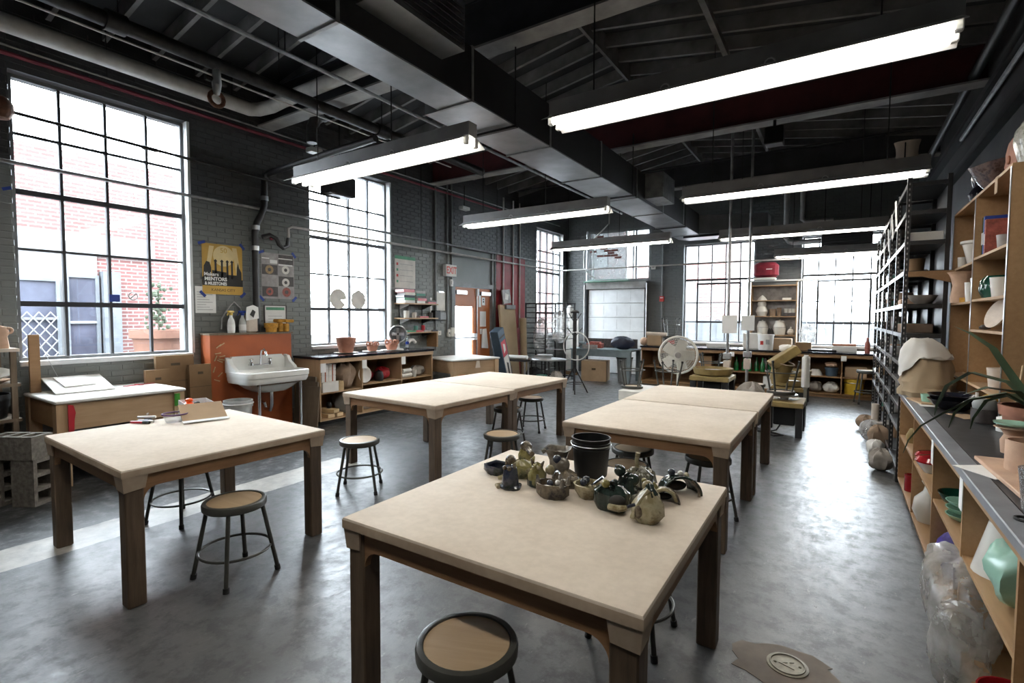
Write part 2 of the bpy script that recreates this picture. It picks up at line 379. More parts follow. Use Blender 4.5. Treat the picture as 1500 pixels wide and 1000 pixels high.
# bare red brick patch where the paint is gone
plain('bare_brick', (.11, .035, .028, 1), .8, var=.5, scale=30)
mb = MB(); rr_ = random.Random(5)
for s0, s1, z0, z1 in bricks(-6.5, -4.9, 4.4, [], ):
    if 3.15 < z0 < 3.85 and rr_.random() < .9-1.1*abs((s0+5.75)/.8)-.9*abs(z0-3.5):
        mb.add([(s0,YB-.006,z0),(s1,YB-.006,z0),(s1,YB-.006,z1),(s0,YB-.006,z1),(s0+.003,YB-.010,z0+.003),(s1-.003,YB-.010,z0+.003),(s1-.003,YB-.010,z1-.003),(s0+.003,YB-.010,z1-.003)],
            [(7,6,5,4),(4,5,1,0),(5,6,2,1),(6,7,3,2),(7,4,0,3)])
o = mb.build('bare_brick_patch', 'bare_brick', wb); o['kind'] = 'stuff'
plain('wall_dark', (.07, .072, .074, 1), .7, var=.3, scale=1.5)
struct('wall_right', MB().box(XR, YF-.2, 0, XR+.3, YB+.3, EZ+.02), 'wall_dark')
mb = MB().box(XW-.3, YF-.3, 0, XR+.3, YF, EZ); mb.prism([(XW-.3, EZ), (XR+.3, EZ), (RX, RZ+.05)], .3, 'xz', YF-.3)
struct('wall_front', mb, 'wall_dark')

# ---------------------------------------------------------------- windows
def steel_window(idx, a0, a1, zs, ncol, axis, plane, sash=None, heavy=(), mat='frame_grey'):
    # axis 'y': in the left wall (plane is x), axis 'x': in the back wall (plane is y)
    def bx(m, a, b, c, d, t0, t1):
        if axis == 'y': m.box(plane-t1, a, c, plane-t0, b, d)
        else: m.box(a, plane+t0, c, b, plane+t1, d)
    z0, z1 = zs[0], zs[-1]; f = .035
    m = MB(); bx(m, a0, a0+f, z0, z1, 0, .06); bx(m, a1-f, a1, z0, z1, 0, .06); bx(m, a0+f, a1-f, z0, z0+f, 0, .06); bx(m, a0+f, a1-f, z1-f, z1, 0, .06)
    w = struct('window_%d' % idx, m, mat)
    cols = [a0+(a1-a0)*i/ncol for i in range(ncol+1)]
    for c in cols[1:-1]:
        m = MB(); bx(m, c-.013, c+.013, z0+f, z1-f, .006, .054); m.build('mullion', 'bar_grey', w)
    for i, z in enumerate(zs[1:-1]):
        k = .026 if i+1 in heavy else .012
        m = MB(); bx(m, a0+f, a1-f, z-k, z+k, .010 if k < .02 else .004, .050 if k < .02 else .056); m.build('glazing_bar', 'frame_dark' if k > .02 else 'bar_grey', w)
    for i in range(ncol):
        for j in range(len(zs)-1):
            m = MB(); bx(m, cols[i]+.004, cols[i+1]-.004, zs[j]+.004, zs[j+1]-.004, .028, .032); m.build('pane', 'window_glass', w)
    if sash:
        s0, s1, q0, q1 = sash; m = MB(); k = .022
        bx(m, s0-k, s0+k, q0-k, q1+k, -.015, .055); bx(m, s1-k, s1+k, q0-k, q1+k, -.015, .055); bx(m, s0+k, s1-k, q0-k, q0+k, -.015, .055); bx(m, s0+k, s1-k, q1-k, q1+k, -.015, .055)
        m.build('pivot_sash', 'frame_dark', w)
        if axis == 'x':
            c = (s0+s1)/2; MB().tube([(c-.05, plane-.03, q0+.03), (c-.02, plane-.04, q0+.06), (c+.03, plane-.04, q0+.055), (c+.05, plane-.03, q0+.03)], .008, 6).build('latch', 'frame_dark', w)
    return w
ZL = [1.11, 1.69, 2.24, 2.81, 3.38, 3.95]
for i, wn in enumerate((W1, W2, W3)):
    steel_window(i+1, wn[0]+.01, wn[1]-.01, ZL, 4, 'y', XW-.09, None, (1, 3), 'frame_grey')
    struct('trim_%d' % (i+1), MB().bbox(XW-.30, wn[0], 1.06, XW+.03, wn[1], 1.112, .006), 'sill_white')
    jb = MB().box(XW-.3, wn[1]-.012, 1.112, XW+.012, wn[1]+.02, 3.96); struct('trim_%d' % (i+6), jb, 'white_paint')
W4b = steel_window(4, W4[0]+.01, W4[1]-.01, [.96, 1.47, 1.96, 2.54, 2.97, 3.44], 5, 'x', YB+.09, (W4[0]+.34, W4[0]+1.35, 1.47, 2.44), (3,))
W5b = steel_window(5, W5[0]+.01, W5[1]-.01, [.96, 1.47, 1.96, 2.56, 2.97, 3.44], 5, 'x', YB+.09, (W5[0]+.335, W5[0]+1.32, 1.47, 2.43), (3,))
for i, wn in enumerate((W4, W5)): struct('trim_%d' % (i+4), MB().bbox(wn[0], YB-.03, .91, wn[1], YB+.3, .962, .006), 'sill_white')
# glazed light above the overhead door, grimy glass and one clear strip
m = MB(); m.box(WG[0], YB, WG[2], WG[0]+.06, YB+.1, WG[3]); m.box(WG[1]-.06, YB, WG[2], WG[1], YB+.1, WG[3]); m.box(WG[0]+.06, YB, WG[2], WG[1]-.06, YB+.1, WG[2]+.06); m.box(WG[0]+.06, YB, WG[3]-.06, WG[1]-.06, YB+.1, WG[3])
w6 = struct('window_6', m, 'frame_grey')
for xx in (-5.98, -4.98, -4.78, -4.70): MB().box(xx-.02, YB-.02, WG[2]+.06, xx+.02, YB+.08, WG[3]-.06).build('mullion', 'white_paint' if xx < -4.75 else 'frame_dark', w6)
for a, b, mt in ((-6.06, -5.0, 'dusty_glass'), (-4.96, -4.8, 'window_glass'), (-4.76, -4.72, 'window_glass'), (-4.68, -4.36, 'window_glass')):
    MB().box(a, YB+.04, WG[2]+.06, b, YB+.05, WG[3]-.06).build('pane', mt, w6)
# ---------------------------------------------------------------- outside, seen through the windows
def mk_brick():
    m, nt, b = _new('street_brick'); tc = nt.nodes.new('ShaderNodeTexCoord'); mp = nt.nodes.new('ShaderNodeMapping'); mp.inputs['Rotation'].default_value = (PI/2, 0, 0)
    sp = nt.nodes.new('ShaderNodeSeparateXYZ'); cb = nt.nodes.new('ShaderNodeCombineXYZ'); ad = nt.nodes.new('ShaderNodeMath'); ad.operation = 'ADD'
    nt.links.new(tc.outputs['Object'], sp.inputs[0]); nt.links.new(sp.outputs[0], ad.inputs[0]); nt.links.new(sp.outputs[1], ad.inputs[1]); nt.links.new(ad.outputs[0], cb.inputs[0]); nt.links.new(sp.outputs[2], cb.inputs[1])
    br = nt.nodes.new('ShaderNodeTexBrick'); nt.links.new(cb.outputs[0], br.inputs['Vector']); br.inputs['Scale'].default_value = 1
    br.inputs['Color1'].default_value = (.10, .038, .034, 1); br.inputs['Color2'].default_value = (.125, .05, .045, 1); br.inputs['Mortar'].default_value = (.17, .158, .15, 1)
    br.inputs['Mortar Size'].default_value = .012; br.inputs['Brick Width'].default_value = .22; br.inputs['Row Height'].default_value = .078
    nt.links.new(br.outputs[0], b.inputs['Base Color']); b.inputs['Roughness'].default_value = .9
mk_brick()
plain('asphalt', (.14, .14, .14, 1), .9, var=.15, scale=4)
plain('stone_white', (.14, .14, .14, 1), .8, var=.08)
plain('shop_grey', (.085, .092, .10, 1), .5, var=.15)
plain('shop_glass', (.05, .052, .07, 1), .1, var=.4, scale=1.5)
plain('terracotta', (.34, .13, .075, 1), .75, var=.2, scale=10)
plain('leaf_far', (.03, .04, .02, 1), .8, var=.4, scale=14)
plain('fence_white', (.12, .125, .13, 1), .6, var=.15, scale=3)
g = MB().box(-40, -30, -.4, XW-.33, 40, -.12); g.box(XW-.33, YB+.33, -.4, 25, 40, -.12); struct('street', g, 'asphalt')
bt = thing('street_building', 'red brick street building with white stone band, seen through the nearest window', 'building', (-13, 0, -.12))
MB().box(-3, -8, 0, 0, 6.6, 4.95).build('wall', 'street_brick', bt)
MB().box(-.02, -8, 2.95, .10, 5.15, 3.32).build('stone_band', 'stone_white', bt)
MB().box(-.02, -8, 0, .06, 4.1, 2.95).build('shopfront_panel', 'stone_white', bt)
for y0, y1, z0, z1 in ((2.72, 3.42, .35, 2.35), (3.62, 4.05, .1, 2.45), (.2, 2.4, .45, 2.45)):
    f = MB(); f.box(.06, y0-.06, z0-.06, .12, y0, z1+.06); f.box(.06, y1, z0-.06, .12, y1+.06, z1+.06); f.box(.06, y0, z1, .12, y1, z1+.06); f.box(.06, y0, z0-.06, .12, y1, z0)
    wdw = f.build('shop_window', 'shop_grey', bt); MB().box(.06, y0, z0, .075, y1, z1).build('pane', 'shop_glass', wdw)
    MB().box(.06, y0, (z0+z1)/2+.25, .13, y1, (z0+z1)/2+.30).build('rail', 'stone_white', wdw)
lat = MB()
for k in range(-12, 14):
    for sgn in (-1, 1):
        y = 2.72+k*.17
        pts = []
        for z in (.5, 1.75):
            pts.append((.15, y+sgn*(z-.5)*.75+(.0 if sgn > 0 else .94*0), z))
        (ya, za), (yb, zb) = (pts[0][1], pts[0][2]), (pts[1][1], pts[1][2])
        # clip to the window width
        lo, hi = 2.72, 3.42; dy = yb-ya; t0, t1 = 0, 1
        if dy:
            u0, u1 = sorted(((lo-ya)/dy, (hi-ya)/dy)); t0, t1 = max(0, u0), min(1, u1)
        if t1 > t0+.02: lat.tube([(.15, ya+dy*t0, za+(zb-za)*t0), (.15, ya+dy*t1, za+(zb-za)*t1)], .012, 4)
lat.build('lattice', 'stone_white', bt)
MB().box(.0, 4.15, 0, .22, 4.45, 2.6).build('door_surround', 'shop_grey', bt)
pt = thing('street_planter', 'big terracotta planter with a thin shrub outside the nearest window', 'planter', (-11, 4.42, -.12))
plain('street_clay', (.12, .055, .035, 1), .8, var=.15)
MB().lathe([(.30,0),(.34,.6),(.42,1.25),(.47,1.27),(.47,1.42),(.42,1.42),(.40,1.3),(.0,1.28)], 20).build('pot', 'street_clay', pt, True)
sh = MB(); rs = random.Random(2)
for i in range(70):
    a, z, r = rs.uniform(0, 6.28), rs.uniform(1.4, 2.3), rs.uniform(.02, .22); sh.sphere((r*math.cos(a), r*math.sin(a), z), rs.uniform(.025, .05), 5, 3)
sh.tube([(0,0,1.3),(.02,0,2.2)], .015, 5); sh.build('shrub', 'leaf_far', pt)
bt = thing('yard_building', 'tall brick building beyond the back yard fence', 'building', (0, 24, -.12))
MB().box(-14, 0, 0, -4.3, 4, 9).build('wall', 'street_brick', bt)
for k in range(3):
    for j in range(2): MB().box(-6.5-k*2.2, -.06, 1.2+j*3, -5.5-k*2.2, .0, 3.0+j*3).build('window', 'stone_white', bt)
fn = thing('yard_fence', 'white upright corrugated fence behind the back windows', 'fence', (0, 17.5, -.12))
for k in range(44):
    MB().box(-6.6+k*.23, -.02+(k % 2)*.03, 0, -6.6+k*.23+.225, .02+(k % 2)*.03, 1.62).build('fence_panel', 'fence_white', fn)
for z in (.4, 1.35): MB().box(-6.6, .051, z, 3.5, .10, z+.08).build('rail', 'stone_white', fn)

# ---------------------------------------------------------------- door in the left wall
m = MB(); x0, x1 = XW-.16, XW-.02
m.box(x0, 8.22, 0, x1, 8.30, 3.04); m.box(x0, 9.64, 0, x1, 9.72, 3.04); m.box(x0, 8.30, 2.22, x1, 9.64, 2.32)
d1 = struct('door_1', m, 'frame_grey')
MB().box(XW-.12, 8.30, 2.32, XW-.06, 9.64, 3.04).build('transom_panel', 'wall_paint', d1)
lf = MB(); a, b = 8.305, 9.085
lf.box(XW-.13, a, .01, XW-.085, 8.38, 2.215); lf.box(XW-.13, 9.0, .01, XW-.085, b, 2.215); lf.box(XW-.13, 8.38, 1.80, XW-.085, 9.0, 2.215); lf.box(XW-.13, 8.38, .01, XW-.085, 9.0, .70)
lf = lf.build('door_leaf', 'door_orange', d1)
MB().box(XW-.11, 8.38, .70, XW-.105, 9.0, 1.80).build('pane', 'window_glass', lf)
MB().tube([(XW-.03, 8.33, 1.12), (XW-.03, 9.06, 1.12)], .018, 8).build('push_bar', 'steel', lf)
MB().box(XW-.085, 8.95, 1.06, XW-.02, 9.07, 1.2).build('lock_case', 'white_paint', lf)
lf = MB().box(XW-.13, 9.095, .01, XW-.085, 9.635, 2.215).build('door_leaf', 'door_orange', d1)
MB().box(XW-.085, 9.20, 1.80, XW-.08, 9.29, 2.08).build('notice', 'paper', lf)
MB().box(XW-.085, 9.33, 1.84, XW-.08, 9.44, 2.02).build('notice', 'paper', lf)
MB().box(XW-.085, 9.25, 1.35, XW-.08, 9.48, 1.70).build('notice', 'paper', lf)
MB().box(XW-.085, 9.25, 1.18, XW-.08, 9.34, 1.30).build('notice', 'paper', lf)
MB().box(XW-.080, 9.36, 1.90, XW-.077, 9.40, 1.94).build('symbol', 'black_plastic', lf); MB().box(XW-.080, 9.36, 1.96, XW-.077, 9.40, 1.99).build('symbol', 'black_plastic', lf)
MB().tube([(XW-.07, 9.12, .3), (XW-.07, 9.12, 2.15)], .012, 6).build('vertical_rod', 'steel', lf)
MB().box(XW-.085, 9.09, 2.05, XW-.03, 9.16, 2.2).build('rod_case', 'white_paint', lf)
for y in (8.34, 9.22):
    MB().box(XW-.085, y, 2.06, XW-.01, y+.36, 2.14).build('door_closer', 'steel', d1)
# red painted strip of wall right of the door
rp = struct('trim_20', MB().box(XW+.001, 9.76, .0, XW+.0105, 11.05, 3.04), 'red_paint')

# ---------------------------------------------------------------- roof beams, duct
def ibeam(y, z, webmat, label):
    t = thing('steel_beam', label, 'beam', (0, y, z))
    MB().box(XW, -.11, 0, XR, .11, .022).build('bottom_flange', 'beam_grey', t)
    MB().box(XW, -.008, .022, XR, .008, .43).build('web', webmat, t)
    MB().box(XW, -.11, .43, XR, .11, .452).build('top_flange', 'beam_web', t)
ibeam(4.12, 4.18, 'beam_web', 'dark steel roof beam nearest the camera, above the first row of lights')
ibeam(7.58, 4.16, 'beam_red', 'steel roof beam with a dark red web in the middle of the hall')
ibeam(10.75, 4.24, 'beam_web', 'grey steel roof beam farthest back, near the back wall')
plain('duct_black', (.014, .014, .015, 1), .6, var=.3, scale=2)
dx0, dx1, dz0, dz1 = -3.37, -2.74, 3.45, 3.9
du = thing('air_duct', 'long rectangular galvanised air duct hung under the roof beams', 'air duct', (dx0, 0, dz0))
W_, H_ = dx1-dx0, dz1-dz0
ys = [YF+.05, -.9, .7, 2.15, 3.55, 4.95, 6.35, 7.75, 9.15, 10.55, 11.9]
for i in range(len(ys)-1):
    a_ = .25 if ys[i+1] < 3.6 else .07
    s = MB().box(a_, ys[i]+.012, 0, W_, ys[i+1]-.012, H_).build('duct_section', 'galv', du)
    MB().box(a_-.012, ys[i+1]-.014, -.012, W_+.012, ys[i+1]+.014, H_+.012).build('joint_flange', 'galv_pipe', s)
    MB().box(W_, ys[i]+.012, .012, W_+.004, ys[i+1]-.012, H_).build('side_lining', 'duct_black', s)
gr = MB(); gr.box(W_+.004, 2.3, .18, W_+.24, 3.15, .55); gr = gr.build('register_box', 'galv', du)
lv = MB(); 
for k in range(7): lv.cbox((W_+.245, 2.725, .22+k*.045), (.03, .78, .006), R3(ry=.6))
lv.build('louvre', 'black_metal', gr)
MB().box(W_+.004, 8.15, .06, W_+.3, 8.8, .46).build('branch_collar', 'galv_pipe', du)
el = MB(); el.prism([(0, 11.91), (W_, 11.91), (W_+1.35, 12.35), (W_+1.35, 12.9), (.2, 12.9), (0, 12.6)], H_-.04, 'xy', .02); el.build('duct_elbow', 'galv', du)
MB().box(.25, 12.05, -.03, W_+.5, 12.09, .02).build('hanger_bar', 'duct_black', du)
for y in (1.2, 4.2, 7.5, 10.6):
    hb = MB(); x_ = .22 if y < 3.6 else .04; hb.tube([(x_, y, -.02), (x_, y, .9)], .008, 6); hb.tube([(W_+.03, y, -.02), (W_+.03, y, .9)], .008, 6); hb.box(x_-.02, y-.02, -.035, W_+.05, y+.02, -.012); hb.build('hanger', 'dark_iron', du)

# ---------------------------------------------------------------- fluorescent lights
emit('tube_light', (1.0, .95, .87, 1), TUBE_STRENGTH)
plain('fixture_white', (.70, .70, .68, 1), .4, var=.05)
plain('fixture_grey', (.33, .32, .31, 1), .5, var=.2, scale=3)
def fixture(x0, x1, y, z, label, up):
    L = x1-x0; t = thing('fluorescent_light', label, 'light', (x0, y, z), 0, 'strip lights hung in rows')
    MB().box(0, -.055, .055, L, .055, .165).build('housing', 'fixture_grey', t)
    rf = MB()
    for s in (-1, 1):
        a = [(s*.045, .054), (s*.17, -.012), (s*.17, -.006), (s*.045, .060)]
        if s < 0: a = a[::-1]
        rf.prism(a, L, 'yz', 0)
    rf.box(0, -.045, .048, L, .045, .054); rf.build('reflector', 'fixture_white', t)
    for s in (-1, 1):
        MB().tube([(.05, s*.062, .0), (L-.05, s*.062, .0)], .019, 10).build('tube', 'tube_light', t, True)
        for xx in (.0, L-.05): MB().bbox(xx+.005, s*.062-.022, -.025, xx+.045, s*.062+.022, .05, .006).build('socket', 'fixture_white', t)
    for xx in ((.35, 1.45) if x0 < -4 else (.35, L-.35)): MB().tube([(xx, 0, .165), (xx, 0, up-z)], .006, 5).build('hanger_rod', 'dark_iron', t)
    for xx in (.9, L-.9): MB().ring((xx, -.06, .05), .03, .005, 10, 4, 'y').build('clip', 'fixture_white', t)
fixture(-5.03, -2.62, 3.41, 3.03, 'fluorescent strip light hanging left of the duct, nearest the sink', 4.88)
fixture(-5.03, -2.62, 6.35, 3.0, 'fluorescent strip light left of the duct, second from the camera', 4.88)
fixture(-5.08, -2.64, 9.35, 2.97, 'fluorescent strip light left of the duct, in front of the overhead door', 4.88)
fixture(-1.95, .49, 3.56, 3.085, 'large fluorescent strip light right of the duct, nearest the camera', 4.9)
fixture(-1.73, .71, 6.63, 3.06, 'fluorescent strip light right of the duct, second from the camera', 4.9)
fixture(-1.87, .57, 9.7, 2.98, 'fluorescent strip light right of the duct, third from the camera', 4.9)
fixture(-5.03, -2.62, .42, 3.04, 'fluorescent strip light left of the duct, added overhead out of view to brighten the front table', 4.88)  # this and the next: unseen lights added to brighten the front table, continuing the rows
fixture(-1.95, .49, .42, 3.085, 'fluorescent strip light right of the duct, added overhead out of view to brighten the front table', 4.9)
fixture(-1.25, .95, 12.35, 2.90, 'farthest fluorescent strip light, before the right back window', 4.9)

# ---------------------------------------------------------------- pipes
plain('conduit_red', (.22, .03, .05, 1), .5, var=.2)
plain('pipe_black', (.02, .02, .021, 1), .45, var=.3, scale=15)
def pipe(name, label, pts, r, mat, n=10, hang=None, couplings=(), cat='pipe'):
    t = thing(name, label, cat, pts[0]); o = Vector(pts[0])
    MB().tube([Vector(p)-o for p in pts], r, n).build('pipe_run', mat, t, True)
    for (x, y, z0, z1) in hang or []: MB().tube([(x-o.x, y-o.y, z0-o.z), (x-o.x, y-o.y, z1-o.z)], .006, 5).build('hanger_rod', 'dark_iron', t)
    for p, q in couplings: MB().tube([Vector(p)-o, Vector(q)-o], r*1.35, n).build('coupling', mat, t, True)
    return t
pipe('heating_pipe', 'thick pale insulated pipe along the top of the window wall', [(-6.5, YF+.1, 4.25), (-6.5, 3.72, 4.25), (-6.46, 3.82, 4.27), (-6.3, 3.9, 4.30), (-6.1, 3.92, 4.33), (-3.75, 3.92, 4.36)], .085, 'pipe_white', 14, [(-6.5, 2.2, 4.33, 4.75), (-6.5, 3.5, 4.33, 4.75), (-6.5, .8, 4.33, 4.75)])
pipe('red_conduit', 'thin red conduit running above the tall windows', [(XW+.03, YF+.1, 4.085), (XW+.03, 10.9, 4.085)], .022, 'conduit_red', 6)
pipe('grey_conduit', 'thin pale conduit just above the red conduit', [(XW+.03, YF+.1, 4.16), (XW+.03, 12.9, 4.16)], .012, 'galv_pipe', 6, [(XW+.03, 2.3, 4.16, 4.6), (XW+.03, 6.8, 4.16, 4.6)])
pipe('sprinkler_main', 'dark sprinkler main pipe under the left roof slope', [(-5.33, YF+.1, 4.1), (-5.33, 7.2, 4.1)], .065, 'dark_iron', 12, [(-5.33, 1.9, 4.16, 4.9), (-5.33, 4.9, 4.16, 4.9), (-5.33, 3.4, 4.16, 4.9)], [((-5.33, 1.8, 4.1), (-5.33, 1.95, 4.1)), ((-5.33, 4.8, 4.1), (-5.33, 5.0, 4.1))])
pipe('sprinkler_branch', 'thin iron sprinkler branch beside the main pipe', [(-4.60, YF+.1, 4.13), (-4.60, 12, 4.13)], .022, 'galv_pipe', 8, [(-4.60, 3.0, 4.13, 4.95), (-4.60, 6, 4.13, 4.95)])
pipe('cable_conduit', 'slim white conduit strung beside the sprinkler main', [(-5.45, YF+.1, 4.03), (-5.45, 6.5, 4.03)], .010, 'pipe_white', 6)
pipe('duct_side_pipe', 'thin pipe running beside the left edge of the duct', [(-3.7, 1.0, 4.0), (-3.7, 11.5, 4.0)], .018, 'galv_pipe', 6, [(-3.7, 5, 4.0, 5.1), (-3.7, 9, 4, 5.1)])
pipe('wall_conduit', 'long grey conduit along the window wall at mid height', [(XW+.06, -1.5, 3.05), (XW+.06, 13.1, 3.05)], .020, 'galv_pipe', 8)
pipe('white_water_pipe', 'white water pipe crossing the windows and turning along the back wall', [(-6.68, 4.36, 2.70), (-6.68, 4.36, 2.83), (-6.68, 4.42, 2.86), (-6.68, 12.5, 2.87), (-6.6, 12.6, 2.87), (-1.1, 12.6, 2.87), (.9, 12.6, 2.87)], .020, 'pipe_white', 8, [(-6.68, 7.1, 2.87, 4.5), (-6.68, 9.6, 2.87, 4.5), (-5.2, 12.6, 2.87, 4.5)])
pipe('sprinkler_trap', 'looping black trap where the drain stack meets the white pipe', [(-6.70, 3.98, 2.66), (-6.68, 4.08, 2.70), (-6.66, 4.16, 2.66), (-6.66, 4.2, 2.58), (-6.67, 4.27, 2.54), (-6.68, 4.34, 2.58), (-6.68, 4.36, 2.69)], .030, 'pipe_black', 8)
MBt = thing('drain_stack', 'black drain stack climbing the wall behind the sink', 'pipe', (-6.74, 3.9, 0))
for pts in ([(0, 0, 1.356), (0, 0, 2.58), (0, .0, 2.72), (0, .03, 2.85), (0, .10, 2.98), (0, .14, 3.1), (0, .15, 3.45), (.03, .16, 3.52), (.10, .17, 3.54), (1.5, .18, 3.60), (2.2, .18, 3.62)],):
    MB().tube(pts, .043, 12).build('pipe_run', 'pipe_black', MBt, True)
for z, dy in ((2.5, 0), (2.78, .015), (3.2, .147)): MB().tube([(0, dy, z-.03), (0, dy, z+.03)], .052, 12).build('clamp', 'steel', MBt, True)
MB().sphere((.03, .22, 2.66), .028, 8, 6).build('cleanout_plug', 'conduit_red', MBt, True)
pipe('overhead_rod', 'slim dark conduit passing before the nearest window', [(-6.3, 1.32, 3.40), (-6.3, 4.95, 3.32)], .016, 'dark_iron', 8, None, [((-6.3, 2.42, 3.37), (-6.3, 2.56, 3.37))])
t = thing('ceiling_speaker', 'dark rounded horn fixture hanging at the left edge by the window', 'fixture', (-6.3, 1.33, 3.40))
MB().lathe([(0,-.09),(.07,-.08),(.10,-.02),(.10,.05),(.06,.10),(0,.11)], 14).build('body', 'rust', t, True); MB().tube([(0,-.05,-.05),(0,-.3,-.25),(0,-.5,-.3)], .03, 8).build('arm', 'dark_iron', t, True)
t = thing('hoist', 'dark chain hoist box hanging in front of the second window', 'hoist', (-6.25, 4.92, 3.34))
MB().bbox(-.12, -.25, .0, .12, .2, .28, .01).build('case', 'dark_iron', t); MB().box(-.1, -.2, -.012, .1, .15, -.001).build('bottom_plate', 'galv_pipe', t)
ch = MB()
for k in range(9): ch.ring((.02, .1, -.03-k*.022), .012, .004, 8, 4, 'x' if k % 2 else 'y')
ch.build('chain', 'black_metal', t); MB().tube([(.02,.1,-.22),(.02,.1,-.78)], .003, 4).build('pull_cord', 'galv_pipe', t)
MB().tube([(.02,.1,-.78),(.02,.13,-.81),(.02,.11,-.85),(.02,.07,-.83)], .007, 6).build('hook', 'black_metal', t); MB().tube([(0,0,.28),(0,0,1.4)], .01, 6).build('hanger_rod', 'dark_iron', t)
# sprinkler valves on the main
t = thing('valve_cluster', 'rusty pipe fitting hanging from the sprinkler main above the first window', 'pipe fitting', (-5.33, 2.72, 4.02))
MB().tube([(0,0,.05),(0,0,-.12),(-.05,.02,-.2)], [.035,.045,.03], 10).build('tee', 'galv_pipe', t, True); MB().ring((-.07,.03,-.24), .07, .022, 14, 8, 'x').build('loop', 'rust', t, True); MB().tube([(-.02,-.1,-.08),(-.02,.1,-.08)], .03, 8).build('cross_piece', 'dark_iron', t, True)
t = thing('pipe_union', 'dark elbow fitting linking the heating pipe and sprinkler main', 'pipe fitting', (-5.9, 4.25, 4.12))
MB().tube([(-.05,0,-.25),(-.05,0,-.05),(0,.02,.05),(.12,.05,.12),(.4,.08,.15)], [.07,.07,.075,.085,.06], 12).build('elbow', 'dark_iron', t, True); MB().tube([(.10,.045,.11),(.2,.06,.125)], .105, 12).build('coupling', 'dark_iron', t, True)
for (y, z0, lab) in ((7.62, 0.9, 'left-hand grey conduit rising beside the exit sign'), (7.98, 1.25, 'grey conduit rising behind the exit sign'), (8.12, 1.25, 'grey conduit rising at the door frame')):
    pipe('riser_conduit', lab, [(XW+.03, y, z0), (XW+.03, y, 4.4)], .018, 'frame_grey', 6)
for (y, lab) in ((10.02, 'white conduit on the red wall strip, nearest the door'), (10.45, 'white conduit in the middle of the red wall strip'), (10.75, 'white conduit at the right of the red wall strip')):
    pipe('riser_conduit', lab, [(XW+.035, y, 1.3), (XW+.035, y, 4.4)], .020, 'pipe_white', 6)
pipe('right_wall_conduit', 'pale conduit high on the dark right wall', [(XR-.05, 2.5, 3.86), (XR-.05, 8.6, 3.86)], .025, 'galv_pipe', 8)
pipe('right_wall_pipe', 'dark pipe along the top of the right wall', [(XR-.12, 1.5, 4.25), (XR-.12, 12, 4.25)], .05, 'pipe_black', 10)
t = thing('right_wall_rail', 'black steel channel bolted along the right wall below the roof', 'rail', (XR, 0, 3.45))
MB().box(-.08, 1.5, 0, 0, 12.8, .09).build('channel', 'black_metal', t); MB().box(-.10, 1.5, .45, 0, 12.8, .52).build('channel', 'black_metal', t)
pipe('vent_pipe', 'grey vent pipe dropping and turning on the back wall', [(-1.12, YB-.1, 4.5), (-1.12, YB-.1, 3.42), (-1.05, YB-.1, 3.34), (-.95, YB-.1, 3.31), (-.05, YB-.1, 3.31)], .06, 'fixture_grey', 10)
pipe('vent_pipe', 'second vent pipe beside it, higher elbow', [(-.80, YB-.1, 4.5), (-.80, YB-.1, 3.82), (-.72, YB-.1, 3.75), (-.2, YB-.1, 3.75)], .055, 'fixture_grey', 10)
t = thing('junction_box', 'pale square junction box on the conduit above the sink wall', 'electrical box', (-6.6, 4.75, 3.98)); MB().bbox(-.07,-.1,0,.07,.1,.07,.008).build('case', 'fixture_white', t); MB().tube([(0,0,.07),(0,0,.5)], .01, 6).build('hanger_rod', 'dark_iron', t)
t = thing('junction_box', 'pale junction box on the conduit above the exit door', 'electrical box', (-6.6, 8.3, 3.78)); MB().bbox(-.06,-.12,0,.06,.12,.07,.008).build('case', 'fixture_white', t); MB().tube([(0,0,.07),(0,0,.5)], .01, 6).build('hanger_rod', 'dark_iron', t)
# ---------------------------------------------------------------- work tables and stools
def mk_canvas(name, c0, c1):
    m, nt, b = _new(name); v = _coords(nt); n = _noise(nt, v, 3.2, 6, .6); n2 = _noise(nt, v, 30, 3)
    c = _ramp(nt, n, [(.3, c0), (.7, c1)]); c = _mix(nt, .12, c, _ramp(nt, n2, [(.4, dk(c0, .7)), (.6, c1)]))
    nt.links.new(c, b.inputs['Base Color']); b.inputs['Roughness'].default_value = .75; b.inputs['Specular IOR Level'].default_value = .25
    wv = _noise(nt, v, 420, 1); _bump(nt, b, wv, .08, .002)
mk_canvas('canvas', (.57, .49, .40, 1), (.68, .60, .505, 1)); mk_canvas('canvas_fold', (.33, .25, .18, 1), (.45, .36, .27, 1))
wood('leg_wood', (.040, .026, .016, 1), (.15, .10, .062, 1), .65, 2)
wood('apron_x', (.17, .085, .035, 1), (.31, .17, .08, 1), .6, 0); wood('apron_y', (.17, .085, .035, 1), (.31, .17, .08, 1), .6, 1)
TH = .765
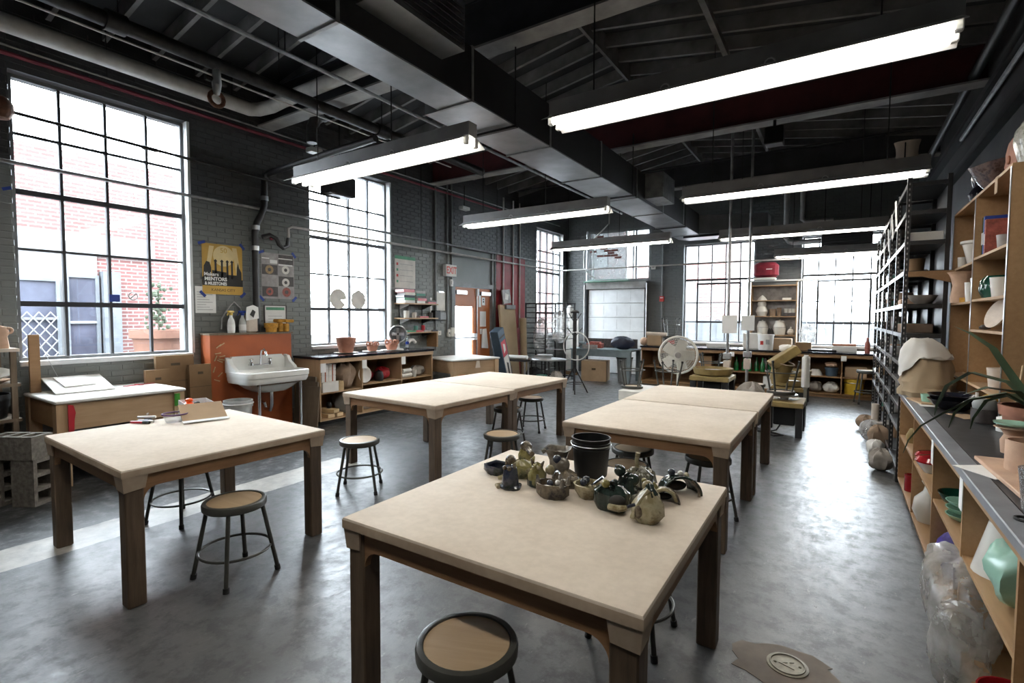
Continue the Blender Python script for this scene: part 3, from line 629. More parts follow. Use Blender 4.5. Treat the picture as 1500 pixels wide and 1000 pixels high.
def work_table(label, cx, cy, w, d, rz, seed=0):
    t = thing('work_table', label, 'table', (cx, cy, 0), rz, 'canvas-topped work tables'); x, y = w/2, d/2; rs = random.Random(seed)
    # canvas-wrapped top with rounded edge
    r = .012; T = MB(); z0, z1 = TH-.045, TH
    prof = [(0, z0), (0, z1-r), (r*.3, z1-r*.3), (r, z1)]
    vs = []; 
    for ins, z in prof: vs += [(-x+ins,-y+ins,z),(x-ins,-y+ins,z),(x-ins,y-ins,z),(-x+ins,y-ins,z)]
    fs = [(3,2,1,0), (12,13,14,15)] + [(L*4+i, L*4+(i+1) % 4, L*4+4+(i+1) % 4, L*4+4+i) for L in range(3) for i in range(4)]
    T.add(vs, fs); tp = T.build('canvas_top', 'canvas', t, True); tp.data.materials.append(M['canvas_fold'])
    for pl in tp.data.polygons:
        if abs(pl.normal.z) < .3: pl.material_index = 1  # sides darker: dirt, plus shade of edges turned from the light, in the colour
    lg = .089; e = .018
    for sx in (-1, 1):
        for sy in (-1, 1):
            L = MB(); px, py = sx*(x-e-lg/2), sy*(y-e-lg/2); L.bbox(px-lg/2, py-lg/2, 0, px+lg/2, py+lg/2, TH-.046, .006); L.build('leg', 'leg_wood', t)
            # folded canvas corner hanging over the leg
            f = MB(); q = .10+rs.uniform(-.01, .03); h0 = TH-.046; h1 = h0-.062-rs.uniform(0, .02); k = .004
            f.add([(sx*(x-k), sy*(y-q), h0), (sx*(x-k), sy*(y-k), h0), (sx*(x-q), sy*(y-k), h0), (sx*(x-.012), sy*(y-q*.9), h1+.004), (sx*(x-.012), sy*(y-.012), h1-.006), (sx*(x-q*.92), sy*(y-.012), h1),
                   (sx*(x-.017), sy*(y-q), h0), (sx*(x-.017), sy*(y-.017), h0), (sx*(x-q), sy*(y-.017), h0), (sx*(x-.0172), sy*(y-q*.9), h1+.004), (sx*(x-.0172), sy*(y-.0172), h1-.006), (sx*(x-q*.92), sy*(y-.0172), h1)],
                  [(0,1,4,3),(1,2,5,4),(6,9,10,7),(7,10,11,8),(3,4,10,9),(4,5,11,10),(0,3,9,6),(2,8,11,5)])
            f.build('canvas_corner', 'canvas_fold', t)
    for s, ax in ((-1, 'x'), (1, 'x'), (-1, 'y'), (1, 'y')):
        a = (x if ax == 'x' else y)-e-lg; zt = TH-.046; zb = zt-.075; R = .07
        poly = [(-a, zt), (-a, zb-R)] + [(p[0], p[1]) for p in arc(-a+R, zb-R, R, 180, 90, 6)[1:]] + [(p[0], p[1]) for p in arc(a-R, zb-R, R, 90, 0, 6)[:-1]] + [(a, zb-R), (a, zt)]
        poly = poly[::-1]
        if ax == 'x': MB().prism(poly, .03, 'xz', s*(y-e-.02)-.015).build('apron', 'apron_x', t)
        else: MB().prism(poly, .03, 'yz', s*(x-e-.02)-.015).build('apron', 'apron_y', t)
    return t
work_table('large canvas work table in front holding the black bucket and glazed creatures', -1.055, 1.945, 1.25, 1.26, math.radians(.4), 1)
work_table('canvas work table at the left holding the open white box', -3.79, 1.69, 1.36, 1.22, math.radians(-1.6), 2)
work_table('canvas work table behind the black bucket, right row', -1.195, 4.155, 1.23, 1.29, 0, 3)
work_table('canvas work table pushed against the far end of the right row', -1.20, 5.475, 1.24, 1.25, math.radians(.3), 4)
work_table('canvas work table in the centre, nearer half of the left pair', -3.745, 4.12, 1.36, 1.28, math.radians(-2), 5)
work_table('canvas work table in the centre, farther half of the left pair', -3.72, 5.42, 1.32, 1.26, math.radians(-2), 6)

plain('stool_metal', (.075, .075, .066, 1), .35, .3, var=.2)
wood('stool_seat', (.34, .235, .135, 1), (.45, .33, .205, 1), .55, 0)
plain('rubber', (.02, .02, .02, 1), .7)
SZ = .466
def make_stool(label):
    t = thing('metal_stool', label, 'stool', (0,0,0), 0, 'round metal stools')
    MB().lathe([(.15, SZ-.046), (.168, SZ-.046), (.1765, SZ-.038), (.1775, SZ-.012), (.172, SZ-.002), (.165, SZ), (.152, SZ), (.150, SZ-.008), (.150, SZ-.03), (.15, SZ-.046)], 36, cap=False).build('rim', 'stool_metal', t, True)
    MB().lathe([(0, SZ-.03), (.1495, SZ-.03), (.1495, SZ-.006), (.147, SZ-.004), (0, SZ-.004)], 36).build('seat', 'stool_seat', t, True)
    for k in range(4):
        a = PI/4+k*PI/2; c, s = math.cos(a), math.sin(a)
        l = MB().tube([(.148*c, .148*s, SZ-.03), (.232*c, .232*s, .02)], .0125, 10).build('leg', 'stool_metal', t, True)
        MB().tube([(.229*c, .229*s, .03), (.234*c, .234*s, .0)], .017, 10).build('foot_cap', 'rubber', l, True)
    MB().ring((0,0,.165), .1975, .008, 36, 8).build('foot_ring', 'stool_metal', t, True)
    return t
stool0 = make_stool('metal stool standing by itself before the long side of the left table')
stool0.location = (-3.055, 1.607, 0); stool0.rotation_euler = (0, 0, math.radians(4))
for x, y, a, lab in ((-4.25, 1.83, 20, 'metal stool half hidden behind the left table, only legs and ring in view'),
        (-3.63, 3.04, 40, 'metal stool standing free between the left table and the centre pair'),
        (-2.69, 3.96, 25, 'metal stool at the right side of the centre pair, near its middle legs'),
        (-3.40, 5.13, 10, 'metal stool tucked behind the middle legs of the centre pair'),
        (-3.58, 5.99, 15, 'metal stool at the far end of the centre pair'),
        (-1.046, 1.33, 22, 'metal stool in the foreground, half under the front table edge'),
        (-.834, 2.40, 0, 'metal stool hidden under the front table, only ring and feet in view'),
        (-1.46, 4.15, 30, 'metal stool under the right row, behind the black bucket'),
        (-1.34, 3.66, 12, 'metal stool partly hidden directly behind the black bucket'),
        (-.86, 4.22, 35, 'metal stool under the right row beside its near right leg')):
    dup(stool0, (x, y, 0), math.radians(a), lab)
# ---------------------------------------------------------------- shared small-object materials and makers
plain('cardboard', (.21, .125, .06, 1), .8, var=.12, scale=4); plain('cardboard_light', (.37, .26, .16, 1), .8, var=.12, scale=4)
wood('ply', (.33, .21, .11, 1), (.47, .32, .19, 1), .6, 1, 2.2, .08); wood('ply_z', (.33, .21, .11, 1), (.47, .32, .19, 1), .6, 2, 2.2, .08); wood('ply_dark', (.22, .12, .05, 1), (.33, .19, .09, 1), .6, 1, 2.2, .08)
wood('pine', (.48, .34, .18, 1), (.62, .46, .27, 1), .6, 1, 2.2, .08); wood('old_board', (.10, .07, .045, 1), (.22, .165, .11, 1), .7, 2)
plain('countertop', (.012, .013, .020, 1), .16, var=.5, scale=5)
plain('enamel', (.66, .66, .63, 1), .14, var=.04); plain('panel_orange', (.36, .085, .022, 1), .5, var=.15, scale=3)
plain('clay', (.34, .15, .095, 1), .75, var=.2, scale=12); plain('clay_pale', (.50, .33, .23, 1), .75, var=.15, scale=12); plain('bisque', (.58, .50, .42, 1), .75, var=.1, scale=10)
plain('white_glaze', (.62, .60, .55, 1), .25, var=.08, scale=8); plain('plaster', (.66, .64, .60, 1), .8, var=.08)
plain('white_plastic', (.66, .66, .64, 1), .35, var=.06); plain('sponge', (.52, .27, .045, 1), .9, var=.3, scale=25, bump=.4)
plain('tape_blue', (.012, .045, .28, 1), .5, var=.1); plain('yellow_plastic', (.60, .40, .04, 1), .35, var=.1); plain('red_plastic', (.42, .02, .03, 1), .35, var=.15)
plain('green_plastic', (.05, .27, .03, 1), .4, var=.2); plain('navy', (.012, .016, .035, 1), .6, var=.4); plain('teal_paper', (.10, .28, .22, 1), .7, var=.1)
plain('poster_gold', (.55, .33, .06, 1), .6, var=.18, scale=3); plain('poster_pale', (.70, .56, .28, 1), .6, var=.1); plain('print_black', (.02, .018, .016, 1), .6); plain('print_brown', (.07, .045, .02, 1), .6)
plain('photo_dark', (.05, .042, .04, 1), .5, var=.5, scale=20); plain('photo_grey', (.30, .28, .27, 1), .5, var=.3, scale=9); plain('photo_warm', (.30, .20, .09, 1), .5, var=.3, scale=30); plain('photo_red', (.30, .08, .06, 1), .5, var=.4, scale=30)
plain('print_red', (.50, .04, .03, 1), .6); plain('print_green', (.08, .28, .16, 1), .6); plain('print_grey', (.3, .3, .3, 1), .6); plain('bag_paper', (.27, .19, .13, 1), .85, var=.25, scale=7, bump=.5)
plain('dusty_cloth', (.30, .27, .24, 1), .9, var=.3, scale=9, bump=.5); plain('grey_plastic', (.20, .21, .21, 1), .5, var=.15); plain('bucket_grey', (.45, .46, .45, 1), .5, var=.2, scale=10)
plain('blue_grey', (.17, .215, .235, 1), .5, var=.15); plain('cinder', (.15, .135, .115, 1), .95, var=.35, scale=30, bump=.6); plain('exit_red', (.55, .03, .01, 1), .5)
clear('clear_plastic', (.97, .98, .99, 1), .2, .06, cover=.10); clear('film', (.96, .96, .96, 1), .3, .12, cover=.38, ccol=(.75, .74, .72, 1)); clear('bottle_glass', (.85, .92, .97, 1), .3, .05, cover=.06)
def vessel(name, prof, mat, label, cat, loc, n=22, group=None, wob=0, seed=0, sx=1, sy=1, rz=0):
    return solo(name, MB().lathe(prof, n, (0,0,0), sx, sy, wob, seed), mat, label, cat, loc, rz, group)
def bowl_prof(R, h, r0=.4, t=.006): return [(0, 0), (R*r0, 0), (R*.8, h*.45), (R, h), (R-t, h), (R*.8-t, h*.45+t), (R*r0, t*1.5), (0, t*1.5)]
def pot_prof(R0, R1, h, t=.012, lip=.0): return [(0, 0), (R0, 0), (R0+(R1-R0)*.75, h*.78)] + ([(R1+lip, h*.78), (R1+lip, h)] if lip else [(R1, h)]) + [(R1-t, h), (R0-t, t), (0, t)]
def carton(name, w, d, h, mat, label, loc, rz=0, cat='box', flaps=False, group=None):
    t = thing(name, label, cat, loc, rz, group); MB().box(-w/2, -d/2, 0, w/2, d/2, h).build('body', mat, t)
    MB().box(-w/2-.002, -.02, h, w/2+.002, .02, h+.002).build('tape', 'ply', t)
    MB().box(-.05, -d/2-.002, h*.55, .05, -d/2+.001, h*.65).build('hand_hole', 'print_brown', t)
    return t
def rrect(w, d, r, k=5):
    out = []
    for cx, cy, a0 in ((w/2-r, d/2-r, 0), (-w/2+r, d/2-r, 90), (-w/2+r, -d/2+r, 180), (w/2-r, -d/2+r, 270)): out += arc(cx, cy, r, a0, a0+90, k)
    return out
def loft(loops, cap0=True, cap1=True):
    m = MB(); n = len(loops[0]); vs = [p for L in loops for p in L]; fs = []
    for i in range(len(loops)-1):
        for j in range(n): fs.append((i*n+j, i*n+(j+1) % n, (i+1)*n+(j+1) % n, (i+1)*n+j))
    if cap0: fs.append(tuple(range(n-1, -1, -1)))
    if cap1: fs.append(tuple(range((len(loops)-1)*n, len(loops)*n)))
    return m.add(vs, fs)
def crumple(name, label, cat, loc, size, mat, seed, rz=0, amt=.12, n=16, m=10, group=None, open_top=False):
    # slumped bag: a sphere-like shell with ridged folds, flat on what it lies on
    r = random.Random(seed); ph = [r.uniform(0, 6.28) for _ in range(8)]; mb = MB(); vs = []; fs = []
    for i in range(m+1):
        v = i/m; a = PI*v
        for j in range(n):
            t = 2*PI*j/n; q = 1+amt*(math.sin(3*t+ph[0]+4*v)+.8*math.sin(5*t+ph[1]-6*v)+.6*math.sin(8*t+ph[2]+9*v)+.7*math.sin(7*v+ph[3]+2*t))
            rr = math.sin(a)**.7*q; z = (1-math.cos(a))/2*(1+amt*.6*math.sin(4*t+ph[4]))
            vs.append((size[0]/2*rr*math.cos(t), size[1]/2*rr*math.sin(t), max(0, size[2]*z)))
    for i in range(m):
        for j in range(n): fs.append((i*n+j, i*n+(j+1) % n, (i+1)*n+(j+1) % n, (i+1)*n+j))
    mb.add(vs, fs); return solo(name, mb, mat, label, cat, loc, rz, group)

# ---------------------------------------------------------------- left wall: posters and notices
F = XW+.0085
def sheet(name, y0, y1, z0, z1, mat, label, cat='notice', tilt=0, x=F):
    t = thing(name, label, cat, (x, y0, z0), rot=(tilt, 0, 0)); MB().box(0, 0, 0, .002, y1-y0, z1-z0).build('sheet', mat, t); return t, y1-y0, z1-z0
def tapes(t, w, h, s=.09):
    for (y, z, a) in ((.0, h, .35), (w, h, -.9), (.0, 0, -.8), (w, 0, .8)): MB().cbox((.0035, y, z), (.002, s, .035), R3(rx=a)).build('tape_strip', 'tape_blue', t)
t, w_, h_ = sheet('event_poster', 3.24, 3.755, 1.855, 2.505, 'poster_gold', 'golden skyline poster taped to the wall above the orange sink panel', 'poster')
tapes(t, w_, h_)
def flat(t, polys, mat, x, name='print'):
    m = MB()
    for p in polys: m.prism(p, .0006, 'yz', x)
    return m.build(name, mat, t)
flat(t, [arc(.27, .50, .135, 0, 360, 20)[:-1]], 'poster_pale', .0022, 'halo')
flat(t, [[(.02,.16),(.06,.16),(.15,.62),(.09,.62)], [(.44,.2),(.50,.2),(.44,.62),(.38,.62)]], 'poster_pale', .0021, 'light_beam')
sky = [[(.0,.11),(w_,.11),(w_,.20),(.0,.22)], [(.01,.2),(.11,.2),(.11,.34),(.09,.41),(.05,.42),(.02,.36)], [(.43,.2),(.5,.2),(.5,.30),(.47,.36),(.455,.43),(.44,.36)], [(.12,.2),(.3,.2),(.3,.29),(.12,.31)], [(.3,.2),(.44,.2),(.44,.26),(.3,.26)]]
for y in (.165, .245, .315, .375): sky += [[(y-.014,.2),(y+.014,.2),(y+.012,.42),(y+.022,.43),(y,.455),(y-.022,.43),(y-.012,.42)]]
flat(t, sky, 'print_black', .0028, 'skyline')
text('lettering', '50', .09, 'poster_gold', t, (.0030, .27, .57), ROT_L); text('lettering', 'Makers', .062, 'paper', t, (.0038, .11, .255), ROT_L, bold=.0015); text('lettering', 'MENTORS', .062, 'paper', t, (.0038, .165, .195), ROT_L, bold=.0022); text('lettering', '& MILESTONES', .054, 'paper', t, (.0038, .165, .137), ROT_L, bold=.002, sx=.78)
text('lettering', 'KANSAS CITY', .05, 'print_brown', t, (.0028, .26, .055), ROT_L)
t, w_, h_ = sheet('photo_poster', 4.02, 4.525, 1.823, 2.47, 'photo_grey', 'grey poster of pottery photographs taped beside the drain stack', 'poster'); tapes(t, w_, h_)
for i in range(2):
    for j in range(4): flat(t, [[(.01+i*.25, .03+j*.155), (.245+i*.25, .03+j*.155), (.245+i*.25, .17+j*.155), (.01+i*.25, .17+j*.155)]], ('photo_dark', 'photo_grey')[(i+j) % 2], .0022, 'photo')
for y, z, r, mt in ((.12, .41, .062, 'photo_warm'), (.38, .10, .068, 'photo_red'), (.37, .24, .06, 'plaster'), (.12, .10, .055, 'photo_red'), (.37, .42, .06, 'plaster')):
    flat(t, [arc(y, z, r, 0, 360, 18)[:-1]], mt, .0030, 'pictured_ring'); flat(t, [arc(y, z, r*.42, 0, 360, 12)[:-1]], 'photo_dark', .0038, 'pictured_hole')
flat(t, [[(.01,.56),(.12,.56),(.12,.575),(.01,.575)], [(.13,.5),(.24,.5),(.24,.55),(.13,.55)], [(.26,.57),(.48,.57),(.48,.585),(.26,.585)], [(.26,.48),(.48,.48),(.48,.5),(.26,.5)]], 'paper', .0031, 'caption_bar')
t, w_, h_ = sheet('typed_notice', 3.15, 3.40, 1.61, 1.95, 'paper', 'typed white notice behind the lower corner of the golden poster', x=F-.002)
for k in range(8): MB().box(.0021, .02, .04+k*.032, .0026, .21-.04*(k % 3), .046+k*.032).build('text_line', 'print_grey', t)
t, w_, h_ = sheet('framed_certificate', 4.06, 4.38, 1.40, 1.72, 'paper', 'framed certificate with a green band above the yellow sponges', 'certificate')
MB().box(.002, .02, .26, .0027, .30, .30).build('green_band', 'print_green', t)
fr_ = MB(); fr_.box(0,-.012,-.012,.012,w_+.012,0); fr_.box(0,-.012,h_,.012,w_+.012,h_+.012); fr_.box(0,-.012,0,.012,0,h_); fr_.box(0,w_,0,.012,w_+.012,h_); fr_.build('frame', 'photo_dark', t)
for k in range(4): MB().box(.0021, .05, .05+k*.04, .0026, .26, .056+k*.04).build('text_line', 'print_grey', t)
t, w_, h_ = sheet('safety_chart', 6.545, 7.07, 2.10, 2.69, 'off_white', 'cream safety chart with a green header right of the second window', 'poster')
MB().box(.002, 0, .53, .0027, w_, .59).build('header', 'print_green', t)
for k, mt in enumerate(('print_green', 'print_red', 'print_green', 'print_red')):
    MB().box(.002, .04, .10+k*.105, .0027, .085, .145+k*.105).build('mark', mt, t); MB().box(.002, .12, .12+k*.105, .0025, .46, .128+k*.105).build('text_line', 'print_grey', t)
t = thing('exit_sign', 'lit red exit sign mounted beside the orange door', 'exit sign', (XW+.01, 7.86, 2.40)); MB().bbox(0, 0, 0, .09, .34, .24, .006).build('case', 'white_paint', t)
MB().box(.09, .012, .012, .093, .328, .228).build('face', 'off_white', t); text('lettering', 'EXIT', .20, 'exit_red', t, (.0945, .17, .118), ROT_L, bold=.004, sx=.78)
t = thing('alarm_beacon', 'small white alarm strobe under the exit sign', 'alarm', (XW+.01, 8.05, 2.20)); MB().bbox(0, 0, 0, .05, .09, .15, .008).build('base', 'white_paint', t); MB().bbox(.05, .02, .04, .07, .07, .12, .006).build('lens', 'paper', t)
# towel dispenser, clipboards, switches
t = thing('soap_dispenser', 'dark boxed dispenser on the wall left of the door', 'dispenser', (XW+.01, 7.50, 1.50)); MB().bbox(0, 0, 0, .12, .16, .20, .01).build('case', 'black_plastic', t); MB().bbox(.001, .17, .01, .1, .36, .17, .01).build('side_case', 'grey_plastic', t)
t, w_, h_ = sheet('hanging_clipboard', 7.68, 7.93, 1.70, 2.08, 'off_white', 'hanging pad of papers above the boxed dispenser', 'papers'); MB().box(.002, .05, .36, .012, .2, .39).build('clip', 'steel', t)
t, w_, h_ = sheet('hanging_papers', 7.48, 7.54, 1.66, 1.95, 'paper', 'narrow white paper strip hanging left of the pad', 'papers')
t = thing('outlet_plate', 'pale outlet plate left of the door at waist height', 'outlet', (XW+.01, 7.62, 1.20)); MB().bbox(0,0,0,.015,.18,.09,.004).build('plate', 'off_white', t); [MB().box(.015, y, .03, .018, y+.03, .06).build('socket', 'print_grey', t) for y in (.04, .11)]
t = thing('light_switch', 'pair of light switches beside the door frame', 'switch', (XW+.01, 7.97, 1.16)); MB().bbox(0,0,0,.05,.08,.16,.006).build('box', 'off_white', t); MB().bbox(0,.10,0,.05,.22,.19,.006).build('box', 'off_white', t); MB().box(.05,.03,.06,.06,.05,.10).build('toggle', 'print_grey', t)

# ---------------------------------------------------------------- sink and its orange panel
PX = -6.57
t = thing('sink_panel', 'orange boxed plywood panel behind the enamel sink', 'panel', (XW, 3.2, 0)); MB().box(.012, 0, 0, .24, 1.11, 1.33).build('panel', 'panel_orange', t); MB().box(.012, -.015, 1.33, .265, 1.125, 1.352).build('ledge', 'old_board', t)
t = thing('enamel_sink', 'large white enamel sink with a high back on chrome legs', 'sink', (PX, 3.35, 0))
wS, dS = .86, .60
def loop(ix0, ix1, iy, z, r): return [(dS/2+(ix0-ix1)/2+a, wS/2+b, z) for a, b in rrect(dS-ix0-ix1, wS-2*iy, r)]
L = [loop(.14,.14,.24,.60,.10), loop(.09,.10,.16,.645,.12), loop(.05,.06,.08,.72,.10), loop(.0,.03,.02,.722,.09), loop(0,.012,.006,.765,.09), loop(0,.012,.006,.79,.09), loop(0,0,0,.80,.09), loop(0,0,0,.862,.09), loop(0,.012,.012,.87,.085), loop(.055,.05,.05,.87,.075), loop(.062,.06,.06,.855,.07), loop(.10,.10,.10,.70,.08), loop(.16,.16,.2,.66,.08)]
loft(L).build('basin', 'enamel', t, True)
MB().prism([(.03, .84), (wS-.03, .84), (wS-.03, .98), (wS-.09, 1.05), (.09, 1.05), (.03, .98)], .055, 'yz', .0).build('backsplash', 'enamel', t, True)
for y in (.006, wS-.05): MB().prism([(.03, .85), (.30, .85), (.26, .90), (.16, .955), (.11, 1.03), (.03, 1.045)], .044, 'xz', y).build('side_wing', 'enamel', t, True)
f = MB().tube([(.06,.30,.93),(.11,.30,.93),(.11,.56,.93),(.06,.56,.93)], .012, 8).tube([(.11,.43,.93),(.12,.43,1.06),(.14,.43,1.12),(.19,.43,1.135),(.235,.43,1.10),(.24,.43,1.05)], .013, 8).build('faucet', 'chrome', t, True)
for y in (.30, .56): MB().lathe([(0,0),(.025,0),(.022,.04),(.012,.05),(.01,.07),(.026,.075),(.026,.085),(0,.09)], 10, (.11, y, .925)).build('tap_handle', 'chrome', f, True)
for y in (.16, .73): MB().tube([(.53, y, 0), (.53, y, .74)], .018, 10).build('leg', 'chrome', t, True)
MB().box(.515, .14, .70, .545, .75, .722).build('leg_rail', 'old_board', t)
MB().tube([(.28,.47,.62),(.28,.47,.40),(.25,.47,.33),(.15,.47,.34),(.12,.47,.40),(.02,.47,.42)], .025, 10).build('drain_trap', 'chrome', t, True)
# clothes pegs clipped on the panel
for k, (y, z, a) in enumerate(((3.30, 1.19, .6), (3.34, 1.21, .5), (3.26, 1.04, 1.1), (3.29, 1.10, .1), (3.31, 1.0, -.5), (3.34, 1.06, .1), (3.24, .90, 1.2), (3.27, .76, -.4), (3.31, .83, .7), (3.33, 1.02, -.3))):
    o = solo('clothes_peg', MB().cbox((.006, -.0, 0), (.008, .075, .010)).cbox((.013, 0, .002), (.006, .07, .008), R3(rx=.12)), 'pine', ('second highest','highest','lowest but two, upright','third highest','lower middle, tilted down','middle right','lower left upright','lowest, tilted down','second lowest, tilted up','upper middle right')[k]+' wooden clothes peg stuck on the orange panel', 'clothes peg', (PX-.008, y, z), 0, 'pegs on the orange panel', rot=(a, 0, 0))
# on the ledge
LZ = 1.352
def spray(loc, label, capmat, bodymat, rz=0):
    t = thing('spray_bottle', label, 'bottle', loc, rz)
    b = MB().lathe([(0,0),(.042,0),(.044,.01),(.044,.13),(.036,.17),(.018,.205),(.016,.23)], 16).build('bottle_body', bodymat, t, True)
    MB().lathe([(.0465,.03),(.0465,.11)], 16, cap=False).build('printed_label', 'paper', b, True)
    MB().tube([(0,0,.23),(0,0,.26)], .022, 10).build('collar', capmat, t, True); MB().bbox(-.018,-.05,.262,.018,.045,.292,.008).build('spray_head', capmat, t); MB().tube([(0,-.04,.265),(0,-.06,.23)], .007, 6).build('trigger', capmat, t, True)
spray((-6.68, 3.52, LZ), 'white spray bottle with a yellow nozzle on the panel ledge', 'yellow_plastic', 'white_plastic', .3)
spray((-6.68, 3.67, LZ), 'white spray bottle with a blue nozzle on the panel ledge', 'tape_blue', 'bucket_grey', -.3)
t = thing('towel_jug', 'pale jug with a printed cloth standing beside the spray bottles', 'jug', (-6.70, 3.79, LZ)); MB().bbox(-.06,-.075,0,.06,.075,.24,.02).build('body', 'bisque', t); MB().prism([(-.10,.16),(.075,.19),(.07,.34),(.0,.37),(-.09,.34)], .012, 'yz', .062).build('cloth', 'paper', t); MB().prism([(-.05,.24),(0,.2),(.03,.28),(-.01,.31)], .002, 'yz', .0745).build('print', 'print_black', t)
t = thing('cable_loop', 'grey cable looped on the wall above the spray bottles', 'cable', (XW+.03, 3.5, 1.4)); MB().tube([(0,-.05,.0),(0,-.04,.14),(0,.06,.30),(0,.12,.36),(0,.2,.28),(0,.27,.1),(0,.28,.0)], .011, 6).build('cord', 'galv_pipe', t, True)
t = thing('sponge_bucket', 'round yellow sponge cake on the panel ledge beside the drain stack', 'sponge', (-6.66, 4.06, LZ)); MB().lathe([(0,0),(.07,0),(.075,.06),(.09,.062),(.092,.125),(0,.125)], 20).build('foam', 'sponge', t, True)
for k, (x, y, z, d, a) in enumerate(((-6.68, 4.20, 0, (.10,.06,.13), 0), (-6.66, 4.27, 0, (.12,.06,.12), .1), (-6.68, 4.22, .131, (.12,.17,.05), .1), (-6.62, 4.30, .131, (.1,.12,.045), -.2))):
    solo('yellow_sponge', MB().bbox(-d[0]/2,-d[1]/2,0,d[0]/2,d[1]/2,d[2],.01), 'sponge', ('upright yellow sponge next to the round one', 'right-hand upright yellow sponge at the ledge end', 'flat yellow sponge lying on top of the upright ones', 'topmost right flat yellow sponge on the ledge')[k], 'sponge', (x, y, LZ+z), a, 'sponges on the ledge')
t = thing('plastic_bucket', 'grey-white bucket under the left end of the sink', 'bucket', (-6.20, 3.33, 0)); MB().lathe([(0,0),(.13,0),(.155,.46),(.165,.46),(.165,.54),(.15,.54),(.125,.02),(0,.02)], 22).build('body', 'bucket_grey', t, True); MB().ring((0,0,.5), .168, .008, 24, 6).build('rim_bead', 'white_plastic', t, True)
t = thing('plywood_stack', 'worn plywood board leaning against the counter end, largest', 'board', (-6.42, 4.36, 0), rot=(-.10, 0, 0)); MB().box(-.22,0,0,.22,.02,.72).build('board', 'old_board', t)
for k, (x, h) in enumerate(((-6.33, .58), (-6.25, .66), (-6.17, .60))):
    solo('plywood_offcut', MB().box(-.16+.04*k,0,0,.16,.018,h), 'old_board', ('narrow plywood offcut leaning behind the others by the counter', 'middle plywood offcut leaning by the counter', 'front plywood offcut leaning by the counter corner')[k], 'board', (x, 4.33-.03*k, 0), smooth=False, rot=(-.12, 0, .1*k))

# ---------------------------------------------------------------- left: wedging table, rack, cinder blocks, cartons
t = thing('wedging_table', 'low plywood box table with a canvas top under the first window', 'table', (-6.34, 2.06, 0)); WZ = .80
MB().bbox(-.46,-.54,WZ-.03,.47,.54,WZ,.008).build('canvas_top', 'plaster', t)
for sx in (-1, 1):
    for sy in (-1, 1): MB().box(sx*.40-.05, sy*.48-.05, 0, sx*.40+.05, sy*.48+.05, WZ-.031).build('leg', 'ply_z', t)
for s in (-1, 1): MB().box(-.35, s*.50-.014, WZ-.26, .35, s*.50+.014, WZ-.031).build('apron', 'ply_dark', t); MB().box(s*.42-.014, -.43, WZ-.28, s*.42+.014, .43, WZ-.031).build('apron', 'ply', t)
MB().box(-.40,-.46,.20,.40,.46,.22).build('low_shelf', 'ply_dark', t)
MB().box(-.42,-.50,WZ,-.38,-.42,WZ+.58).build('wire_post', 'ply_dark', t); MB().tube([(-.40,-.44,WZ+.56),(-.36,-.25,WZ+.02)], .003, 4).build('cutting_wire', 'steel', t)
MB().prism([(-.45,.50),(-.41,.50),(-.405,.62),(-.395,.68),(-.41,.75),(-.45,.76)], .012, 'yz', .452).build('red_rib', 'red_plastic', t); MB().prism([(.43,.62),(.48,.62),(.48,.75),(.43,.75)], .012, 'yz', .452).build('green_rib', 'green_plastic', t)
solo('drying_board', MB().box(-.22,0,0,.22,.48,.012), 'plaster', 'sloped white plaster board on the wedging table', 'board', (-6.56, 1.65, WZ+.066), smooth=False, rot=(0, .28, 0))
solo('plaster_bat', MB().box(-.13,-.12,0,.13,.14,.014), 'plaster', 'small white plaster bat on top of the sloped board', 'board', (-6.60, 1.86, WZ+.09), smooth=False, rot=(0, .28, .1))
solo('red_ruler', MB().box(-.015,-.16,0,.015,.16,.006).box(-.05,-.02,.0,.05,.02,.007), 'red_plastic', 'red plastic ruler lying at the back of the wedging table', 'ruler', (-6.55, 2.42, WZ+.001), .2, smooth=False)
t = thing('storage_rack', 'wooden rack at the left edge of the picture holding plates and tubs', 'shelf', (-6.5, 1.02, 0))
for z in (1.245, .93, .61): MB().box(-.28, -.5, z, .28, .36, z+.028).build('shelf_board', 'bisque' if z > 1 else 'old_board', t)
for sx in (-1, 1): 
    for y in (-.48,): MB().box(sx*.25-.02, y, 0, sx*.25+.02, y+.04, 1.245).build('post', 'old_board', t)
    MB().box(sx*.25-.02, .30, 0, sx*.25+.02, .34, 1.245).build('post', 'old_board', t)
MB().box(-.28, -.5, .12, .28, .36, .148).build('shelf_board', 'old_board', t)
t = thing('clay_creature', 'small terracotta clay figure with curled ears on the rack', 'figurine', (-6.32, 1.28, 1.274)); MB().lathe([(0,0),(.055,0),(.05,.06),(.045,.11),(.06,.14),(.05,.19),(0,.205)], 14, wob=.08).build('body', 'clay_pale', t, True)
for s in (-1, 1): MB().ring((.03, s*.05, .16), .022, .012, 12, 6, 'x').build('ear', 'clay_pale', t, True)
solo('plate', MB().lathe(bowl_prof(.15,.05,.5), 22), 'white_glaze', 'white plate with blue marks lying on the rack', 'plate', (-6.40, 1.22, 1.01), rot=(0, .25, 0)); solo('plate', MB().lathe(bowl_prof(.16,.03,.6), 22), 'clay_pale', 'wide reddish plate under the white plate on the rack', 'plate', (-6.40, 1.20, .959))
vessel('mug', pot_prof(.045,.045,.12), 'clay_pale', 'pinkish clay mug at the left edge of the rack', 'mug', (-6.45, 1.0, .959))
vessel('black_tub', pot_prof(.16,.19,.22,.01,.008), 'black_plastic', 'black plastic tub on the lower rack shelf', 'tub', (-6.42, 1.16, .639))
